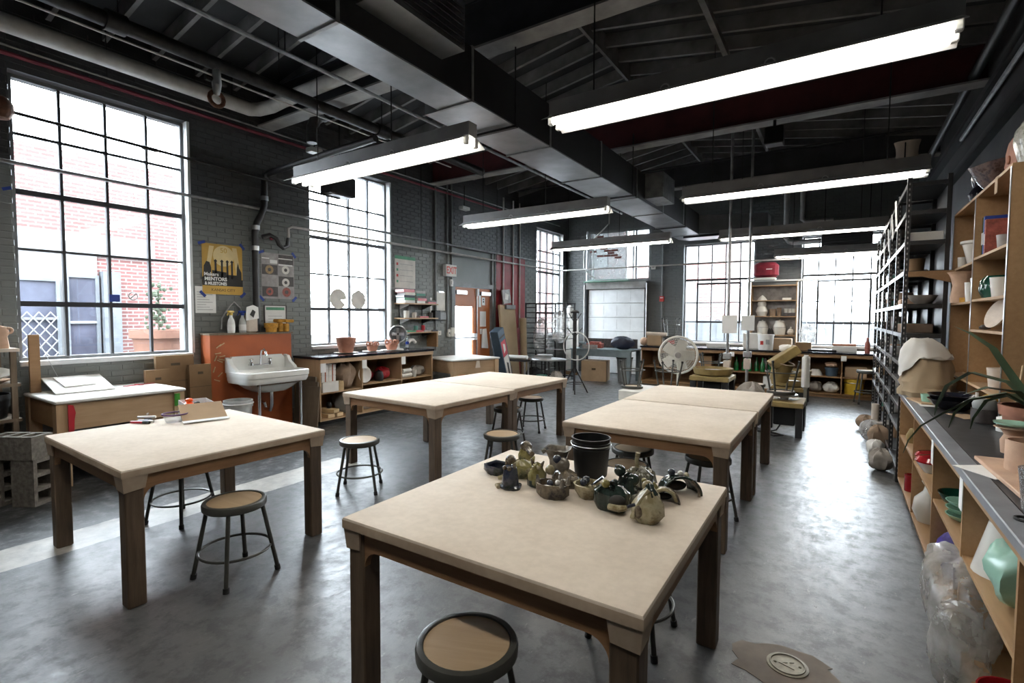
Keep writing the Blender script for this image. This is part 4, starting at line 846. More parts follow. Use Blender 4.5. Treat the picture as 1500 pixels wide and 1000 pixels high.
def cinder_block(label, loc, rz, standing):
    t = thing('cinder_block', label, 'block', loc, rz); m = MB(); w, d, h = .39, .19, .19; wall = .032
    # local: length x, depth y, height z with cell openings through z
    xs = [-w/2, -w/2+wall]; n = 3; cw = (w-wall*(n+1))/n
    m.box(-w/2,-d/2,0,w/2,-d/2+wall,h); m.box(-w/2,d/2-wall,0,w/2,d/2,h)
    for k in range(n+1): x = -w/2+k*(cw+wall); m.box(x, -d/2+wall, 0, x+wall, d/2-wall, h)
    if standing: m.xf(Matrix.Translation((0,0,w/2)) @ Matrix.Rotation(PI/2, 4, 'Y') @ Matrix.Translation((0,0,-h/2)))
    m.build('block_body', 'cinder', t); return t
cinder_block('concrete cinder block standing on end under another block', (-5.62, 1.30, 0), math.radians(32), True)
cinder_block('concrete cinder block standing on end behind the first one', (-5.86, 1.15, 0), math.radians(32), True)
cinder_block('concrete cinder block lying on top with its cells upward', (-5.70, 1.24, .392), math.radians(32), False)
for k, (y0, y1, h, x, lab) in enumerate(((2.63, 3.04, 1.10, -6.68, 'tallest folded cardboard box under the first window'), (2.50, 2.75, .95, -6.62, 'narrow folded cardboard box left of the tall one'), (2.95, 3.2, .98, -6.60, 'cardboard box with a torn edge beside the orange panel'))):
    t = thing('folded_carton', lab, 'cardboard', (x, y0, 0), rot=(0, -.02, 0)); MB().box(0, 0, 0, .05, y1-y0, h).build('panel', 'cardboard', t)
    MB().box(.051, (y1-y0)*.38, h-.12, .053, (y1-y0)*.62, h-.09).build('hand_hole', 'print_brown', t); MB().box(.051, 0, h*.72, .0525, y1-y0, h*.725).build('crease', 'print_brown', t)

# ---------------------------------------------------------------- left counter, its cubbies and what stands on it
CX0, CX1, CY0, CY1, CZ = -6.805, -6.20, 4.50, 6.87, .99
t = thing('storage_counter', 'plywood cubby counter under the second window', 'counter', (CX0, CY0, 0)); Ld, D_ = CY1-CY0, CX1-CX0
for y in (0, .755, 1.59, Ld-.02): MB().box(.02, y, .06, D_, y+.02, CZ-.035).build('divider', 'ply_z', t)
MB().box(.02, .02, .06, D_, Ld-.02, .08).build('bottom_board', 'ply', t); MB().box(0, 0, .06, .018, Ld, CZ-.035).build('back_panel', 'ply_dark', t); MB().box(.05, .02, 0, D_-.05, Ld-.02, .058).build('plinth', 'black_plastic', t)
MB().box(D_, 0, CZ-.095, D_+.018, Ld, CZ-.035).build('face_rail', 'ply', t)
for y0, y1, z in ((.02, .755, .45), (.775, 1.59, .50), (1.61, Ld-.02, .50)): MB().box(.02, y0, z, D_-.01, y1, z+.018).build('shelf_board', 'ply', t)
for y in (.02, .765, 1.6): MB().box(D_+.0185, y-.02, CZ-.22, D_+.020, y+.07, CZ-.09).build('label_card', 'paper', t)
solo('black_worktop', MB().bbox(CX0, CY0-.02, CZ-.034, CX1+.03, CY1+.02, CZ, .004), 'countertop', 'glossy black worktop of the counter under the second window', 'worktop', smooth=False)
def crate(loc, d, mat, label, cat='box', group=None, rz=0): return solo('carton' if 'card' in mat else 'white_box', MB().bbox(-d[0]/2,-d[1]/2,0,d[0]/2,d[1]/2,d[2],.004), mat, label, cat, loc, rz, group, False)
for k in range(3):
    for j in range(2):
        t = thing('strapped_brick', ('lowest', 'middle', 'top')[k]+' '+('near', 'far')[j]+' white kiln brick tied with an orange strap in the first cubby', 'brick', (-6.36, 4.635+j*.125, .468+.15+k*.085), 0, 'kiln bricks in the cubby'); MB().bbox(-.1,-.06,0,.1,.06,.083,.004).build('brick_body', 'plaster', t); MB().box(.1005,-.008,0,.103,.008,.083).build('strap', 'panel_orange', t)
crate((-6.33, 4.70, .468), (.22, .28, .148), 'plaster', 'white box on the shelf under the strapped bricks')
crumple('paper_bag', 'brown paper bag slumped on the first cubby shelf', 'bag', (-6.36, 5.06, .469), (.28,.30,.40), 'bag_paper', 4); crumple('paper_bag', 'pale crumpled bag on top at the back of the first cubby', 'bag', (-6.6, 5.02, .469), (.25,.36,.45), 'dusty_cloth', 5)
vessel('wood_roller', [(0,0),(.05,0),(.05,.14),(0,.14)], 'pine', 'short wooden roller standing beside the white box', 'roller', (-6.29, 4.92, .469))
for k, (y, z, l) in enumerate(((4.72, 0, .32), (4.86, 0, .28), (4.78, .06, .30))):
    solo('wood_block', MB().bbox(-.16,-.06,0,.16,.06,.055,.004), 'pine', ('lower left pine block at the bottom of the first cubby', 'lower right pine block at the bottom of the first cubby', 'pine block on top of the two others in the first cubby')[k], 'wood block', (-6.40, y, .081+z), .1*k, 'pine blocks in the cubby', False)
crumple('dark_bag', 'dark grey plastic bag at the bottom of the first cubby', 'bag', (-6.45, 5.10, .081), (.34,.26,.34), 'grey_plastic', 6)
solo('black_tool', MB().lathe([(0,0),(.03,.01),(.045,.05),(.03,.09),(0,.1)], 12), 'black_plastic', 'small black tool on the pine blocks', 'tool', (-6.38, 4.78, .197))
vessel('white_plate', bowl_prof(.13,.04), 'plaster', 'white plate standing on edge in the middle cubby', 'plate', (-6.28, 5.35, .66)).rotation_euler = (0, PI/2-.1, 0)
crumple('red_bag', 'dark red cloth bag in the middle cubby', 'bag', (-6.5, 5.52, .519), (.3,.34,.2), 'red_plastic', 8); crumple('red_cloth', 'red cloth folded at the right of the middle cubby', 'bag', (-6.5, 5.92, .519), (.3,.24,.2), 'red_plastic', 9)
vessel('black_kettle', [(0,0),(.07,0),(.08,.08),(.06,.15),(.02,.17),(0,.19)], 'black_plastic', 'black round kettle between red cloths in the middle cubby', 'kettle', (-6.36, 5.74, .519))
crumple('glazed_bag', 'clear bag of white pieces on the bottom of the middle cubby', 'bag', (-6.42, 5.50, .081), (.34,.36,.22), 'film', 10); crumple('glazed_bag', 'second clear bag of pieces beside it on the bottom', 'bag', (-6.42, 5.88, .081), (.32,.3,.2), 'film', 11)
for k in range(3): solo('paper_roll', MB().tube([(0,-.12,.04),(0,.12,.04)], .04, 12), 'plaster', ('white roll at the front of the far cubby', 'white roll behind the front one in the far cubby', 'white roll on top of the others in the far cubby')[k], 'roll', (-6.28-.082*(k % 2), 6.28, .519+.079*(k//2)), .1*k)
vessel('white_cup', pot_prof(.035,.045,.12), 'white_glaze', 'white cup beside the rolls in the far cubby', 'cup', (-6.27, 6.47, .519)); crumple('wrapped_bundle', 'greyish wrapped bundle at the end of the far cubby', 'bundle', (-6.40, 6.66, .519), (.26,.3,.17), 'dusty_cloth', 12)
# on the worktop
vessel('plant_pot', [(0,0),(.105,0),(.125,.10),(.135,.10),(.14,.16),(.15,.16),(.155,.235),(.14,.235),(.10,.02),(0,.02)], 'clay', 'large terracotta pot with stepped bands on the black worktop', 'pot', (-6.60, 5.28, CZ+.012), 24); vessel('saucer', bowl_prof(.19,.012,.8,.004), 'plaster', 'white saucer under the large terracotta pot', 'saucer', (-6.60, 5.28, CZ))
def braided(loc, label, s):
    t = thing('braided_pot', label, 'pot', loc); MB().lathe([(0,0),(.07*s,0),(.09*s,.06*s),(.085*s,.09*s),(.07*s,.09*s),(.06*s,.02),(0,.02)], 18).build('body', 'clay', t, True)
    rim = MB()
    for k in range(7):
        a = 2*PI*k/7; rim.ring((.078*s*math.cos(a), .078*s*math.sin(a), .115*s), .03*s, .012*s, 10, 6, 'x' if k % 2 else 'y')
    rim.build('looped_rim', 'clay', t, True)
braided((-6.52, 5.75, CZ+.012), 'red clay pot with a looped rim in the middle of the worktop', 1.0); braided((-6.50, 6.16, CZ+.012), 'wider red clay pot with a looped rim near the small fan', 1.15)
vessel('saucer', bowl_prof(.17,.012,.8,.004), 'plaster', 'white saucer under the middle looped pot', 'saucer', (-6.52, 5.75, CZ)); vessel('saucer', bowl_prof(.2,.012,.8,.004), 'plaster', 'white saucer under the wider looped pot', 'saucer', (-6.50, 6.16, CZ))
t = thing('desk_fan', 'small dark desk fan on a white foot at the end of the worktop', 'fan', (-6.53, 6.34, CZ), math.radians(-35)); MB().lathe([(0,0),(.10,0),(.09,.02),(.03,.03),(.025,.14),(0,.14)], 18).build('foot', 'white_plastic', t, True)
hd = MB().tube([(-.12,0,.25),(-.02,0,.27)], [.10,.145], 20).build('motor_housing', 'black_plastic', t, True); MB().ring((.01,0,.275), .148, .012, 28, 8, 'x').build('guard_ring', 'steel', t, True)
gg = MB()
for k in range(6): gg.ring((.012,0,.275), .03+.02*k, .002, 20, 4, 'x')
gg.build('guard', 'steel', t); bl = MB()
for k in range(4): a = k*PI/2; bl.cbox((-.005, .06*math.cos(a), .275+.06*math.sin(a)), (.01, .09, .05), R3(rx=a))
bl.build('blades', 'photo_grey', t)
t = thing('water_bottle', 'clear plastic water bottle on the worktop beside the fan', 'bottle', (-6.62, 6.66, CZ)); MB().lathe([(0,0),(.032,0),(.033,.15),(.014,.19),(.013,.21)], 14).build('bottle_body', 'bottle_glass', t, True); MB().tube([(0,0,.21),(0,0,.228)], .015, 10).build('cap', 'white_plastic', t, True); MB().lathe([(.0335,.08),(.0335,.13)], 14, cap=False).build('label_band', 'tape_blue', t, True)
solo('curved_handle', MB().tube([(0,-.11,.02),(0,-.09,.10),(0,-.03,.15),(0,.05,.15),(0,.11,.10)], [.03,.03,.032,.03,.028], 8), 'plaster', 'white curved plaster arch on the worktop under the book shelf', 'mould', (-6.66, 6.80, CZ))
# bracket shelves with books
t = thing('bracket_shelf', 'three wooden bracket shelves right of the second window', 'shelf', (XW+.01, 6.52, 0))
for z in (1.80, 1.53, 1.27): MB().box(0, 0, z, .27, .90, z+.022).build('shelf_board', 'ply', t)
for y in (.12, .72): 
    MB().box(.001, y, 1.2, .016, y+.02, 1.9).build('rail', 'black_metal', t)
    for z in (1.80, 1.53, 1.27): MB().prism([(.016, z-.09), (.016, z), (.25, z), (.25, z-.015)], .008, 'xz', y+.006).build('bracket', 'white_paint' if y < .5 else 'black_metal', t)
MB().box(.001, .86, .99, .26, .90, 1.265).build('end_post', 'ply_dark', t)
rs = random.Random(11); bk = ['paper', 'print_green', 'navy', 'off_white', 'red_plastic', 'photo_dark', 'teal_paper', 'photo_grey']
def book(loc, d, mat, label, rz=0):
    t = thing('book', label, 'book', loc, rz, 'books on the bracket shelves'); MB().box(-d[0]/2+.004,-d[1]/2+.004,.004,d[0]/2-.006,d[1]/2-.004,d[2]-.004).build('pages', 'paper', t)
    c = MB().box(-d[0]/2,-d[1]/2,0,d[0]/2,d[1]/2,.0035); c.box(-d[0]/2,-d[1]/2,d[2]-.0035,d[0]/2,d[1]/2,d[2]); c.box(d[0]/2-.005,-d[1]/2,.0035,d[0]/2,d[1]/2,d[2]-.0035); c.build('cover', mat, t)
z = 1.822; names = ('lowest', 'second lowest', 'middle', 'second highest', 'topmost')
for k in range(5):
    h = (.05,.045,.045,.05,.055)[k]; book((-6.66, 6.66+rs.uniform(-.02,.02), z), (.22,.24+rs.uniform(0,.05),h), bk[k % 8], names[k]+' book of the left stack on the top bracket shelf', rs.uniform(-.1,.1)); z += h
z = 1.822
for k in range(5):
    h = (.045,.05,.04,.045,.05)[k]; book((-6.66, 6.97+rs.uniform(-.02,.02), z), (.21,.24,h), bk[(k+3) % 8], names[k]+' book of the middle stack on the top bracket shelf', rs.uniform(-.1,.1)); z += h
for k in range(2): book((-6.67, 7.28, 1.822+.03*k), (.2,.22,.03), bk[4+k], ('lower', 'upper')[k]+' thin book at the right end of the top bracket shelf')
vessel('pencil_cup', pot_prof(.05,.055,.13), 'white_glaze', 'white cup of tools on the middle bracket shelf', 'cup', (-6.64, 6.66, 1.552)); vessel('dark_mug', pot_prof(.05,.05,.10), 'photo_dark', 'dark round mug on the middle bracket shelf', 'mug', (-6.64, 7.30, 1.552)); vessel('skull_pot', pot_prof(.04,.05,.10), 'plaster', 'grey-white cup beside the white cup on the middle shelf', 'cup', (-6.62, 6.84, 1.552))
for k in range(5): solo('modelling_tool', MB().tube([(0,0,0),(.005*(k-2),.006*(k-1),.18)], .005, 6), 'photo_dark', ('leftmost','second','middle','fourth','rightmost')[k]+' dark modelling tool standing in the white cup', 'tool', (-6.64+.012*(k-2), 6.66+.008*(k % 2), 1.57), 0, 'tools in the cup')
book((-6.66, 7.05, 1.552), (.2,.24,.03), 'red_plastic', 'dark red book lying on the middle bracket shelf')
for k in range(4): book((-6.66, 6.72+k*.2, 1.292), (.22,.2,.03), bk[(k*3+1) % 8], ('first', 'second', 'third', 'fourth')[k]+' magazine from the window on the lowest bracket shelf', .1*(k-1))
vessel('blue_tin', [(0,0),(.04,0),(.04,.08),(0,.08)], 'teal_paper', 'small teal tin on the lowest bracket shelf magazines', 'tin', (-6.66, 6.92, 1.322)); vessel('red_tin', [(0,0),(.035,0),(.035,.09),(0,.09)], 'red_plastic', 'small red tin on the lowest bracket shelf magazines', 'tin', (-6.65, 7.11, 1.322))
# wall board above the shelf, grey
# box table by the door
t = thing('wedging_table', 'low box table with a pale canvas top in front of the door', 'table', (-6.10, 7.60, 0), math.radians(-14)); WZ2 = .80
MB().bbox(-.48,-.56,WZ2-.03,.48,.56,WZ2,.008).build('canvas_top', 'plaster', t)
for sx in (-1, 1):
    for sy in (-1, 1): MB().box(sx*.41-.05, sy*.49-.05, 0, sx*.41+.05, sy*.49+.05, WZ2-.031).build('leg', 'ply_z', t)
for s in (-1, 1): MB().box(-.36, s*.50-.014, WZ2-.26, .36, s*.50+.014, WZ2-.031).build('apron', 'ply', t); MB().box(s*.42-.014, -.44, WZ2-.28, s*.42+.014, .44, WZ2-.031).build('apron', 'ply', t)
MB().prism([(-.06,WZ2-.17),(.06,WZ2-.17),(.04,WZ2-.04),(-.03,WZ2-.04)], .004, 'yz', .481).build('canvas_corner', 'canvas', t)
# leaning things by the door
t = thing('backdrop_box', 'tall dark blue carton with a red label leaning by the door', 'box', (-6.15, 9.28, .056), rot=(.40, 0, .1)); MB().bbox(-.1,-.14,0,.1,.14,1.36,.01).build('carton', 'navy', t)
M['navy_blue'] = M['navy']; plain('box_blue', (.035, .065, .10, 1), .6, var=.15); t.children[0].data.materials[0] = M['box_blue']
MB().box(.1,-.1,.75,.103,.1,1.1).build('red_label', 'red_plastic', t); MB().box(.1,-.1,.15,.103,.1,.74).build('cream_label', 'off_white', t); MB().prism([(-.03,.25),(.03,.3),(.05,.55),(-.02,.6)], .002, 'yz', .1035).build('print', 'print_black', t); MB().box(.1,-.12,1.18,.102,.12,1.22).build('strap', 'print_black', t)
MB().prism([(-.05,.82),(.04,.86),(.05,1.0),(-.03,1.04)], .002, 'yz', .1035).build('logo_mark', 'off_white', t)
t = thing('wrapped_board', 'tall board wrapped in brown paper leaning on the red wall', 'board', (-6.50, 9.66, 0), rot=(0, -.09, 0)); MB().bbox(-.03,0,0,.03,.66,1.86,.008).build('board', 'bag_paper', t); MB().box(.0305,.0,1.80,.033,.66,1.86).build('tape', 'ply', t); plain('kraft', (.36,.27,.17,1), .8, var=.1, scale=3); t.children[0].data.materials[0] = M['kraft']
t = thing('brown_roll', 'narrow brown paper roll standing behind the wrapped board', 'roll', (-6.45, 10.46, 0)); MB().tube([(0,0,0),(-.06,.02,1.55)], .085, 14).build('roll', 'kraft', t, True)
t = thing('stone_picture', 'small speckled picture propped on the boards by the red wall', 'picture', (-6.70, 9.88, 1.88), rot=(.1, -.1, 0)); MB().box(0,0,0,.03,.33,.33).build('panel', 'photo_grey', t); MB().prism([(.08,.1),(.2,.08),(.25,.2),(.12,.25)], .002, 'yz', .031).build('print', 'plaster', t)
solo('green_box', MB().bbox(-.08,-.2,0,.08,.2,.1,.006), 'frame_grey', 'grey-green box lying on top of the leaning boards', 'box', (-6.66, 10.06, 1.76), smooth=False)
t = thing('hand_print', 'white paper bag hanging on the right door leaf', 'bag', (XW-.06, 9.40, .88), rot=(.1,0,0)); MB().prism([(-.13,0),(.12,-.05),(.09,.42),(-.06,.42)], .02, 'yz', 0).build('bag_body', 'paper', t)
# paper stencils and stickers on the window panes
def pane_disc(y, z, r, label, wob, seed):
    m = MB(); rr = random.Random(seed); n = 30; pts = [(r*(1+rr.uniform(-wob, wob*.3))*math.cos(2*PI*k/n), r*(1+rr.uniform(-wob, wob*.3))*math.sin(2*PI*k/n)) for k in range(n) if not (wob < .03 and k in (28, 29))]
    if wob < .03: pts.append((r*.3, -r*.1))
    return solo('paper_disc', m.prism(pts, .002, 'yz', 0), 'off_white', label, 'paper', (XW-.085, y, z), smooth=False)
pane_disc(5.38, 1.86, .165, 'round pale paper disc with a slit stuck to the second window', .01, 1)
pane_disc(5.79, 1.86, .16, 'ragged round paper disc stuck to the second window', .12, 2)
t = thing('window_sticker', 'round grey prohibition sticker on the first window', 'sticker', (XW-.085, 2.52, 1.80)); MB().ring((0,0,0), .045, .006, 24, 5, 'x').build('ring', 'photo_grey', t); MB().cbox((0,0,0), (.004,.012,.085), R3(rx=-.8)).build('slash', 'photo_grey', t)
solo('window_tape', MB().box(0,-.05,-.04,.002,.05,.04), 'tape_blue', 'blue tape square on the first window near its lower bar', 'tape', (XW-.085, 2.34, 1.77), smooth=False)
solo('window_tape', MB().cbox((0,0,0), (.002,.07,.03), R3(rx=.4)), 'tape_blue', 'small blue tape scrap at the left edge of the first window', 'tape', (XW+.011, 1.47, 2.80), smooth=False)
# ---------------------------------------------------------------- back of the room
YBf = YB-.0085
# overhead door with its tracks
t = thing('overhead_door', 'white sectional overhead door in the back wall behind the blue-grey bench', 'door', (-6.14, YB, 0))
for k in range(6):
    z = .02+k*.39; p = MB().bbox(.06, -.055, z, 1.70, -.012, z+.383, .006).build('door_section', 'white_paint', t)
    for j in range(4): MB().box(.14+j*.39, -.0575, z+.05, .14+j*.39+.004, -.055, z+.33).build('groove', 'photo_grey', p)
for x in (.0, 1.72): MB().box(x, -.10, 0, x+.045, -.02, 2.55).build('jamb', 'frame_dark', t)
for x in (-.03, 1.78): MB().tube([(x, -.13, .05), (x, -.13, 2.5)], .022, 8).build('track', 'galv_pipe', t, True)
MB().box(.0, -.12, 2.37, 1.75, -.012, 2.55).build('header', 'beam_grey', t)
for k in range(3): MB().box(-.02+k*.05, -.24, 2.565+.022*k, 1.3, -.12, 2.58+.022*k).build('cover_slat', ('print_green', 'white_paint', 'teal_paper')[k], t)
MB().tube([(.05,-.14,2.62),(.05,-.14,4.0)], .03, 8).build('spring_tube', 'galv', t, True)
# blue-grey steel bench
t = thing('steel_bench', 'blue-grey steel workbench under the overhead door', 'workbench', (-5.72, 11.45, 0))
MB().bbox(0, 0, .76, 1.62, .78, .80, .004).build('top', 'blue_grey', t); MB().box(.05, .02, .62, 1.57, .05, .758).build('apron', 'blue_grey', t)
for x in (.03, 1.49):
    for y in (.03, .68): MB().prism([(x, 0), (x+.07, 0), (x+.10, .758), (x, .758)], .07, 'xz', y).build('leg', 'blue_grey', t)
MB().box(.1, .74, .80, 1.5, .77, 1.03).build('back_riser', 'photo_dark', t)
MB().box(.35,.0,.801,.75,.02,.90).build('front_fence', 'photo_grey', t)
carton('cardboard_box', .62, .5, .50, 'cardboard_light', 'large brown cardboard box under the blue-grey bench', (-5.12, 11.72, .0), math.radians(12))
t = thing('waste_bin', 'dark grey waste bin beside the blue-grey bench', 'bin', (-4.42, 11.86, 0)); MB().lathe([(0,0),(.15,0),(.19,.56),(.2,.56),(.2,.60),(.18,.60),(.14,.02),(0,.02)], 20).build('body', 'grey_plastic', t, True); MB().ring((0,0,.59), .2, .01, 22, 6).build('rim', 'black_plastic', t, True)
crumple('dark_duffel', 'dark navy duffel bag on the right end of the steel bench', 'bag', (-4.43, 11.75, .801), (.52,.36,.30), 'navy', 21)
solo('red_tool_box', MB().bbox(-.2,-.1,0,.2,.1,.12,.008).bbox(-.12,-.09,.12,.14,.08,.16,.006), 'photo_red', 'small reddish box at the left of the steel bench', 'box', (-5.20, 11.85, .801), .1, smooth=False)
t = thing('bench_vice', 'blue-grey bench vice on the steel bench behind the coat stand', 'vice', (-5.45, 11.62, .801)); MB().bbox(-.06,-.06,0,.06,.06,.06,.006).build('base', 'blue_grey', t); MB().bbox(-.09,-.04,.061,.09,.04,.16,.01).build('jaw', 'blue_grey', t); MB().tube([(0,-.18,.1),(0,.1,.1)], .015, 8).build('screw', 'steel', t, True)
# pan rack in front of the third window
t = thing('pan_rack', 'tall black two-bay bakery rack in front of the third window', 'rack', (-6.52, 10.62, 0))
for x in (0, .555, 1.09):
    for y in (0, .5): MB().box(x-.015, y, 0, x+.015, y+.03, 1.92).build('upright', 'black_metal', t)
for y in (0, .5):
    MB().box(.015, y+.003, 1.89, 1.075, y+.027, 1.918).build('top_rail', 'black_metal', t); MB().box(.015, y+.003, .12, 1.075, y+.027, .15).build('base_rail', 'black_metal', t)
for k in range(13):
    z = .30+k*.125
    for bay in (0, 1):
        x0, x1 = (.016, .539) if bay == 0 else (.571, 1.074)
        if bay == 1 and k % 2: continue
        MB().box(x0, .03, z, x0+.02, .5, z+.015).build('runner', 'black_metal', t); MB().box(x1-.02, .03, z, x1, .5, z+.015).build('runner', 'black_metal', t); MB().box(x0, .012, z, x1, .029, z+.015).build('cross_bar', 'black_metal' if bay == 0 else 'steel', t)
crumple('plastic_sheet', 'clear plastic sheet bundled in the right bay of the pan rack', 'plastic sheet', (-5.70, 10.90, .95), (.44,.4,.75), 'film', 31)
crumple('plastic_sheet', 'clear plastic sheet draped in the left bay of the pan rack', 'plastic sheet', (-6.25, 10.92, .7), (.42,.36,.8), 'film', 32)
t = thing('round_banding_table', 'low steel table with round bats in front of the pan rack', 'table', (-5.62, 10.02, 0)); MB().lathe([(0,.60),(.50,.60),(.51,.61),(.51,.63),(.50,.64),(0,.64)], 30, sy=.7).build('top', 'steel', t, True)
for a in range(4): MB().tube([(.38*math.cos(a*PI/2+.6), .26*math.sin(a*PI/2+.6), 0), (.34*math.cos(a*PI/2+.6), .22*math.sin(a*PI/2+.6), .6)], .018, 8).build('leg', 'dark_iron', t, True)
for k in range(3): vessel('round_bat', [(0,0),(.24-.03*k,0),(.24-.03*k,.028),(0,.028)], ('galv', 'grey_plastic', 'steel')[k], ('lowest', 'middle', 'top')[k]+' round bat stacked on the low steel table', 'bat', (-5.72+.05*k, 10.0, .641+.029*k))
solo('white_paper_roll', MB().tube([(-.28,0,.05),(.26,.08,.05)], .045, 12), 'paper', 'white paper roll lying left of the round bats', 'roll', (-6.12, 9.55, .62)); 
t = thing('roll_stand', 'small metal stand holding the white paper roll', 'stand', (-6.12, 9.58, 0)); MB().box(-.3,-.1,.58,.3,.1,.615).build('top', 'dark_iron', t); [MB().box(x-.015,-.09,0,x+.015,-.06,.58).build('leg', 'galv_pipe', t) for x in (-.27, .27)]; [MB().box(x-.015,.06,0,x+.015,.09,.58).build('leg', 'galv_pipe', t) for x in (-.27, .27)]
crumple('black_bag', 'black bag on the floor under the low steel table', 'bag', (-5.95, 10.05, 0), (.4,.35,.4), 'black_plastic', 33); crumple('grey_bag', 'grey-white folded sheets under the low steel table', 'bag', (-5.35, 10.02, 0), (.3,.3,.35), 'dusty_cloth', 34)
solo('blue_carton', MB().bbox(-.1,-.08,0,.1,.08,.28,.006), 'teal_paper', 'teal carton under the low steel table', 'box', (-5.62, 9.86, 0), smooth=False)
t = thing('tall_board', 'narrow grey board standing left of the overhead door', 'board', (-6.36, 12.4, 0)); MB().box(0,0,0,.42,.03,1.55).build('board', 'off_white', t); MB().box(0,-.002,0,.42,0,.1).build('foot_strip', 'ply_dark', t)
solo('steer_skull', MB().lathe([(0,0),(.05,.02),(.085,.14),(.10,.25),(.06,.33),(0,.35)], 14, sx=1, sy=.5), 'plaster', 'white mask hanging on the wall corner above the coat stand', 'mask', (-6.20, 12.415, 1.551))
# coat stand with hoop
t = thing('coat_stand', 'dark coat stand with pegs and a tripod foot behind the tables', 'coat stand', (-4.63, 9.5, 0)); MB().tube([(0,0,.42),(0,0,1.68)], .04, 10).build('pole', 'dark_iron', t, True); MB().lathe([(0,1.66),(.08,1.66),(.09,1.69),(.05,1.72),(0,1.72)], 14).build('cap', 'dark_iron', t, True)
for k in range(4):
    a = k*PI/2+.5; c, s = math.cos(a), math.sin(a); l = MB().tube([(.03*c,.03*s,.5),(.28*c,.28*s,.0)], .014, 8).build('leg', 'dark_iron', t, True); MB().tube([(.03*c,.03*s,1.2),(.16*c,.16*s,1.36)], .010, 6).build('peg', 'dark_iron', t, True); MB().tube([(.03*c,.03*s,1.5),(.13*c,.13*s,1.66)], .010, 6).build('peg', 'dark_iron', t, True)
MB().ring((0,0,.2), .17, .008, 20, 6).build('brace_ring', 'dark_iron', t, True)
solo('white_hoop', MB().ring((0,0,.3), .29, .012, 36, 8, 'y'), 'pipe_white', 'large white hoop hanging on the coat stand', 'hoop', (-4.56, 9.43, .68))
# back counter
BX0, BX1, BY0, BY1, BZ = -3.98, .62, 11.78, 12.62, .90
t = thing('back_counter', 'long plywood cubby counter below the back windows', 'counter', (BX0, BY0, 0)); Lb, Db = BX1-BX0, BY1-BY0
for x in (0, 1.98, 3.42, 4.02, Lb-.02): MB().box(x, .02, .06, x+.02, Db, BZ-.035).build('divider', 'ply_dark', t)
MB().box(0,.02,.06,Lb,Db,.08).build('bottom_board', 'ply_dark', t); MB().box(0,.0,BZ-.10,Lb,.018,BZ-.035).build('face_rail', 'panel_wood' if 'panel_wood' in M else 'ply_dark', t); MB().box(0,Db,.06,Lb,Db+.015,BZ-.035).build('back_panel', 'ply_dark', t); MB().box(.02,.05,0,Lb-.02,Db-.05,.058).build('plinth', 'ply_dark', t)
for x0, x1 in ((.02, 1.98), (2.0, 3.42), (3.44, 4.02), (4.04, Lb-.02)): MB().box(x0,.02,.40,x1,Db,.418).build('shelf_board', 'ply_dark', t)
for x in (2.0, 4.03): MB().box(x-.02,-.004,BZ-.16,x+.07,-.001,BZ-.06).build('label_card', 'paper', t)
solo('black_worktop', MB().bbox(BX0-.02, BY0-.03, BZ-.034, BX1+.02, BY1+.02, BZ, .004), 'countertop', 'long black worktop of the counter below the back windows', 'worktop', smooth=False)
plain('bottle_green', (.01, .16, .04, 1), .2, var=.4, scale=12)
rs = random.Random(8); gn = ('first', 'second', 'third', 'fourth', 'fifth', 'sixth', 'seventh', 'eighth', 'ninth')
for k in range(9): vessel('green_bottle', [(0,0),(.045,0),(.045,.16),(.018,.22),(.016,.30),(0,.30)], 'bottle_green', gn[k]+' green bottle from the left in the back counter cubby', 'bottle', (-1.90+k*.13, 12.02+.12*(k % 2), .419), 14, 'green bottles in the back counter')
vessel('white_bowl', bowl_prof(.13,.12,.5), 'plaster', 'white upturned bowl on the shelf of the right back cubby', 'bowl', (-.40, 12.0, .541)).rotation_euler = (PI, 0, 0)
vessel('blue_tub', pot_prof(.10,.115,.17,.01,.006), 'box_blue', 'dark blue tub with clay on the right back cubby shelf', 'tub', (-.12, 12.0, .419)); 
for k, (x, z, mt, d, lab) in enumerate(((.28, .419, 'cardboard_light', (.36,.3,.2), 'carton with a printed label on the far right cubby shelf'), (-1.2, .081, 'white_plastic', (.3,.3,.26), 'white box at the bottom of the middle back cubby'), (-2.6, .419, 'cardboard', (.4,.3,.3), 'brown carton on the shelf behind the pedestal fan'), (-3.4, .419, 'black_plastic', (.36,.3,.3), 'black crate on the left back cubby shelf'))):
    solo('storage_box', MB().bbox(-d[0]/2,-d[1]/2,0,d[0]/2,d[1]/2,d[2],.006), mt, lab, 'box', (x, 12.05, z), smooth=False)
for k, (x, mt, lab, s) in enumerate(((-.40, 'dusty_cloth', 'greyish clay bag at the bottom left of the right cubby', .25), (-.12, 'plaster', 'white rags at the bottom of the right cubby', .26), (-.85, 'film', 'plastic bag at the bottom of the middle cubby', .34), (-2.2, 'dusty_cloth', 'greyish clay bag low in the left back cubby', .36))):
    crumple('clay_bag', lab, 'bag', (x, 12.0, .081), (s,s,s*.8), mt, 40+k)
crumple('clay_lump', 'lump of orange clay on top of the dark tub shelf', 'clay', (-.12, 12.0, .592), (.22,.2,.1), 'clay_pale', 45)
t = thing('yellow_bucket', 'yellow bucket at the bottom of the far right back cubby', 'bucket', (.26, 12.0, .081)); MB().lathe([(0,0),(.15,0),(.175,.27),(.185,.27),(.185,.30),(.165,.30),(.14,.02),(0,.02)], 22).build('body', 'yellow_plastic', t, True); MB().ring((0,0,.23), .178, .006, 22, 6).build('handle', 'steel', t, True)
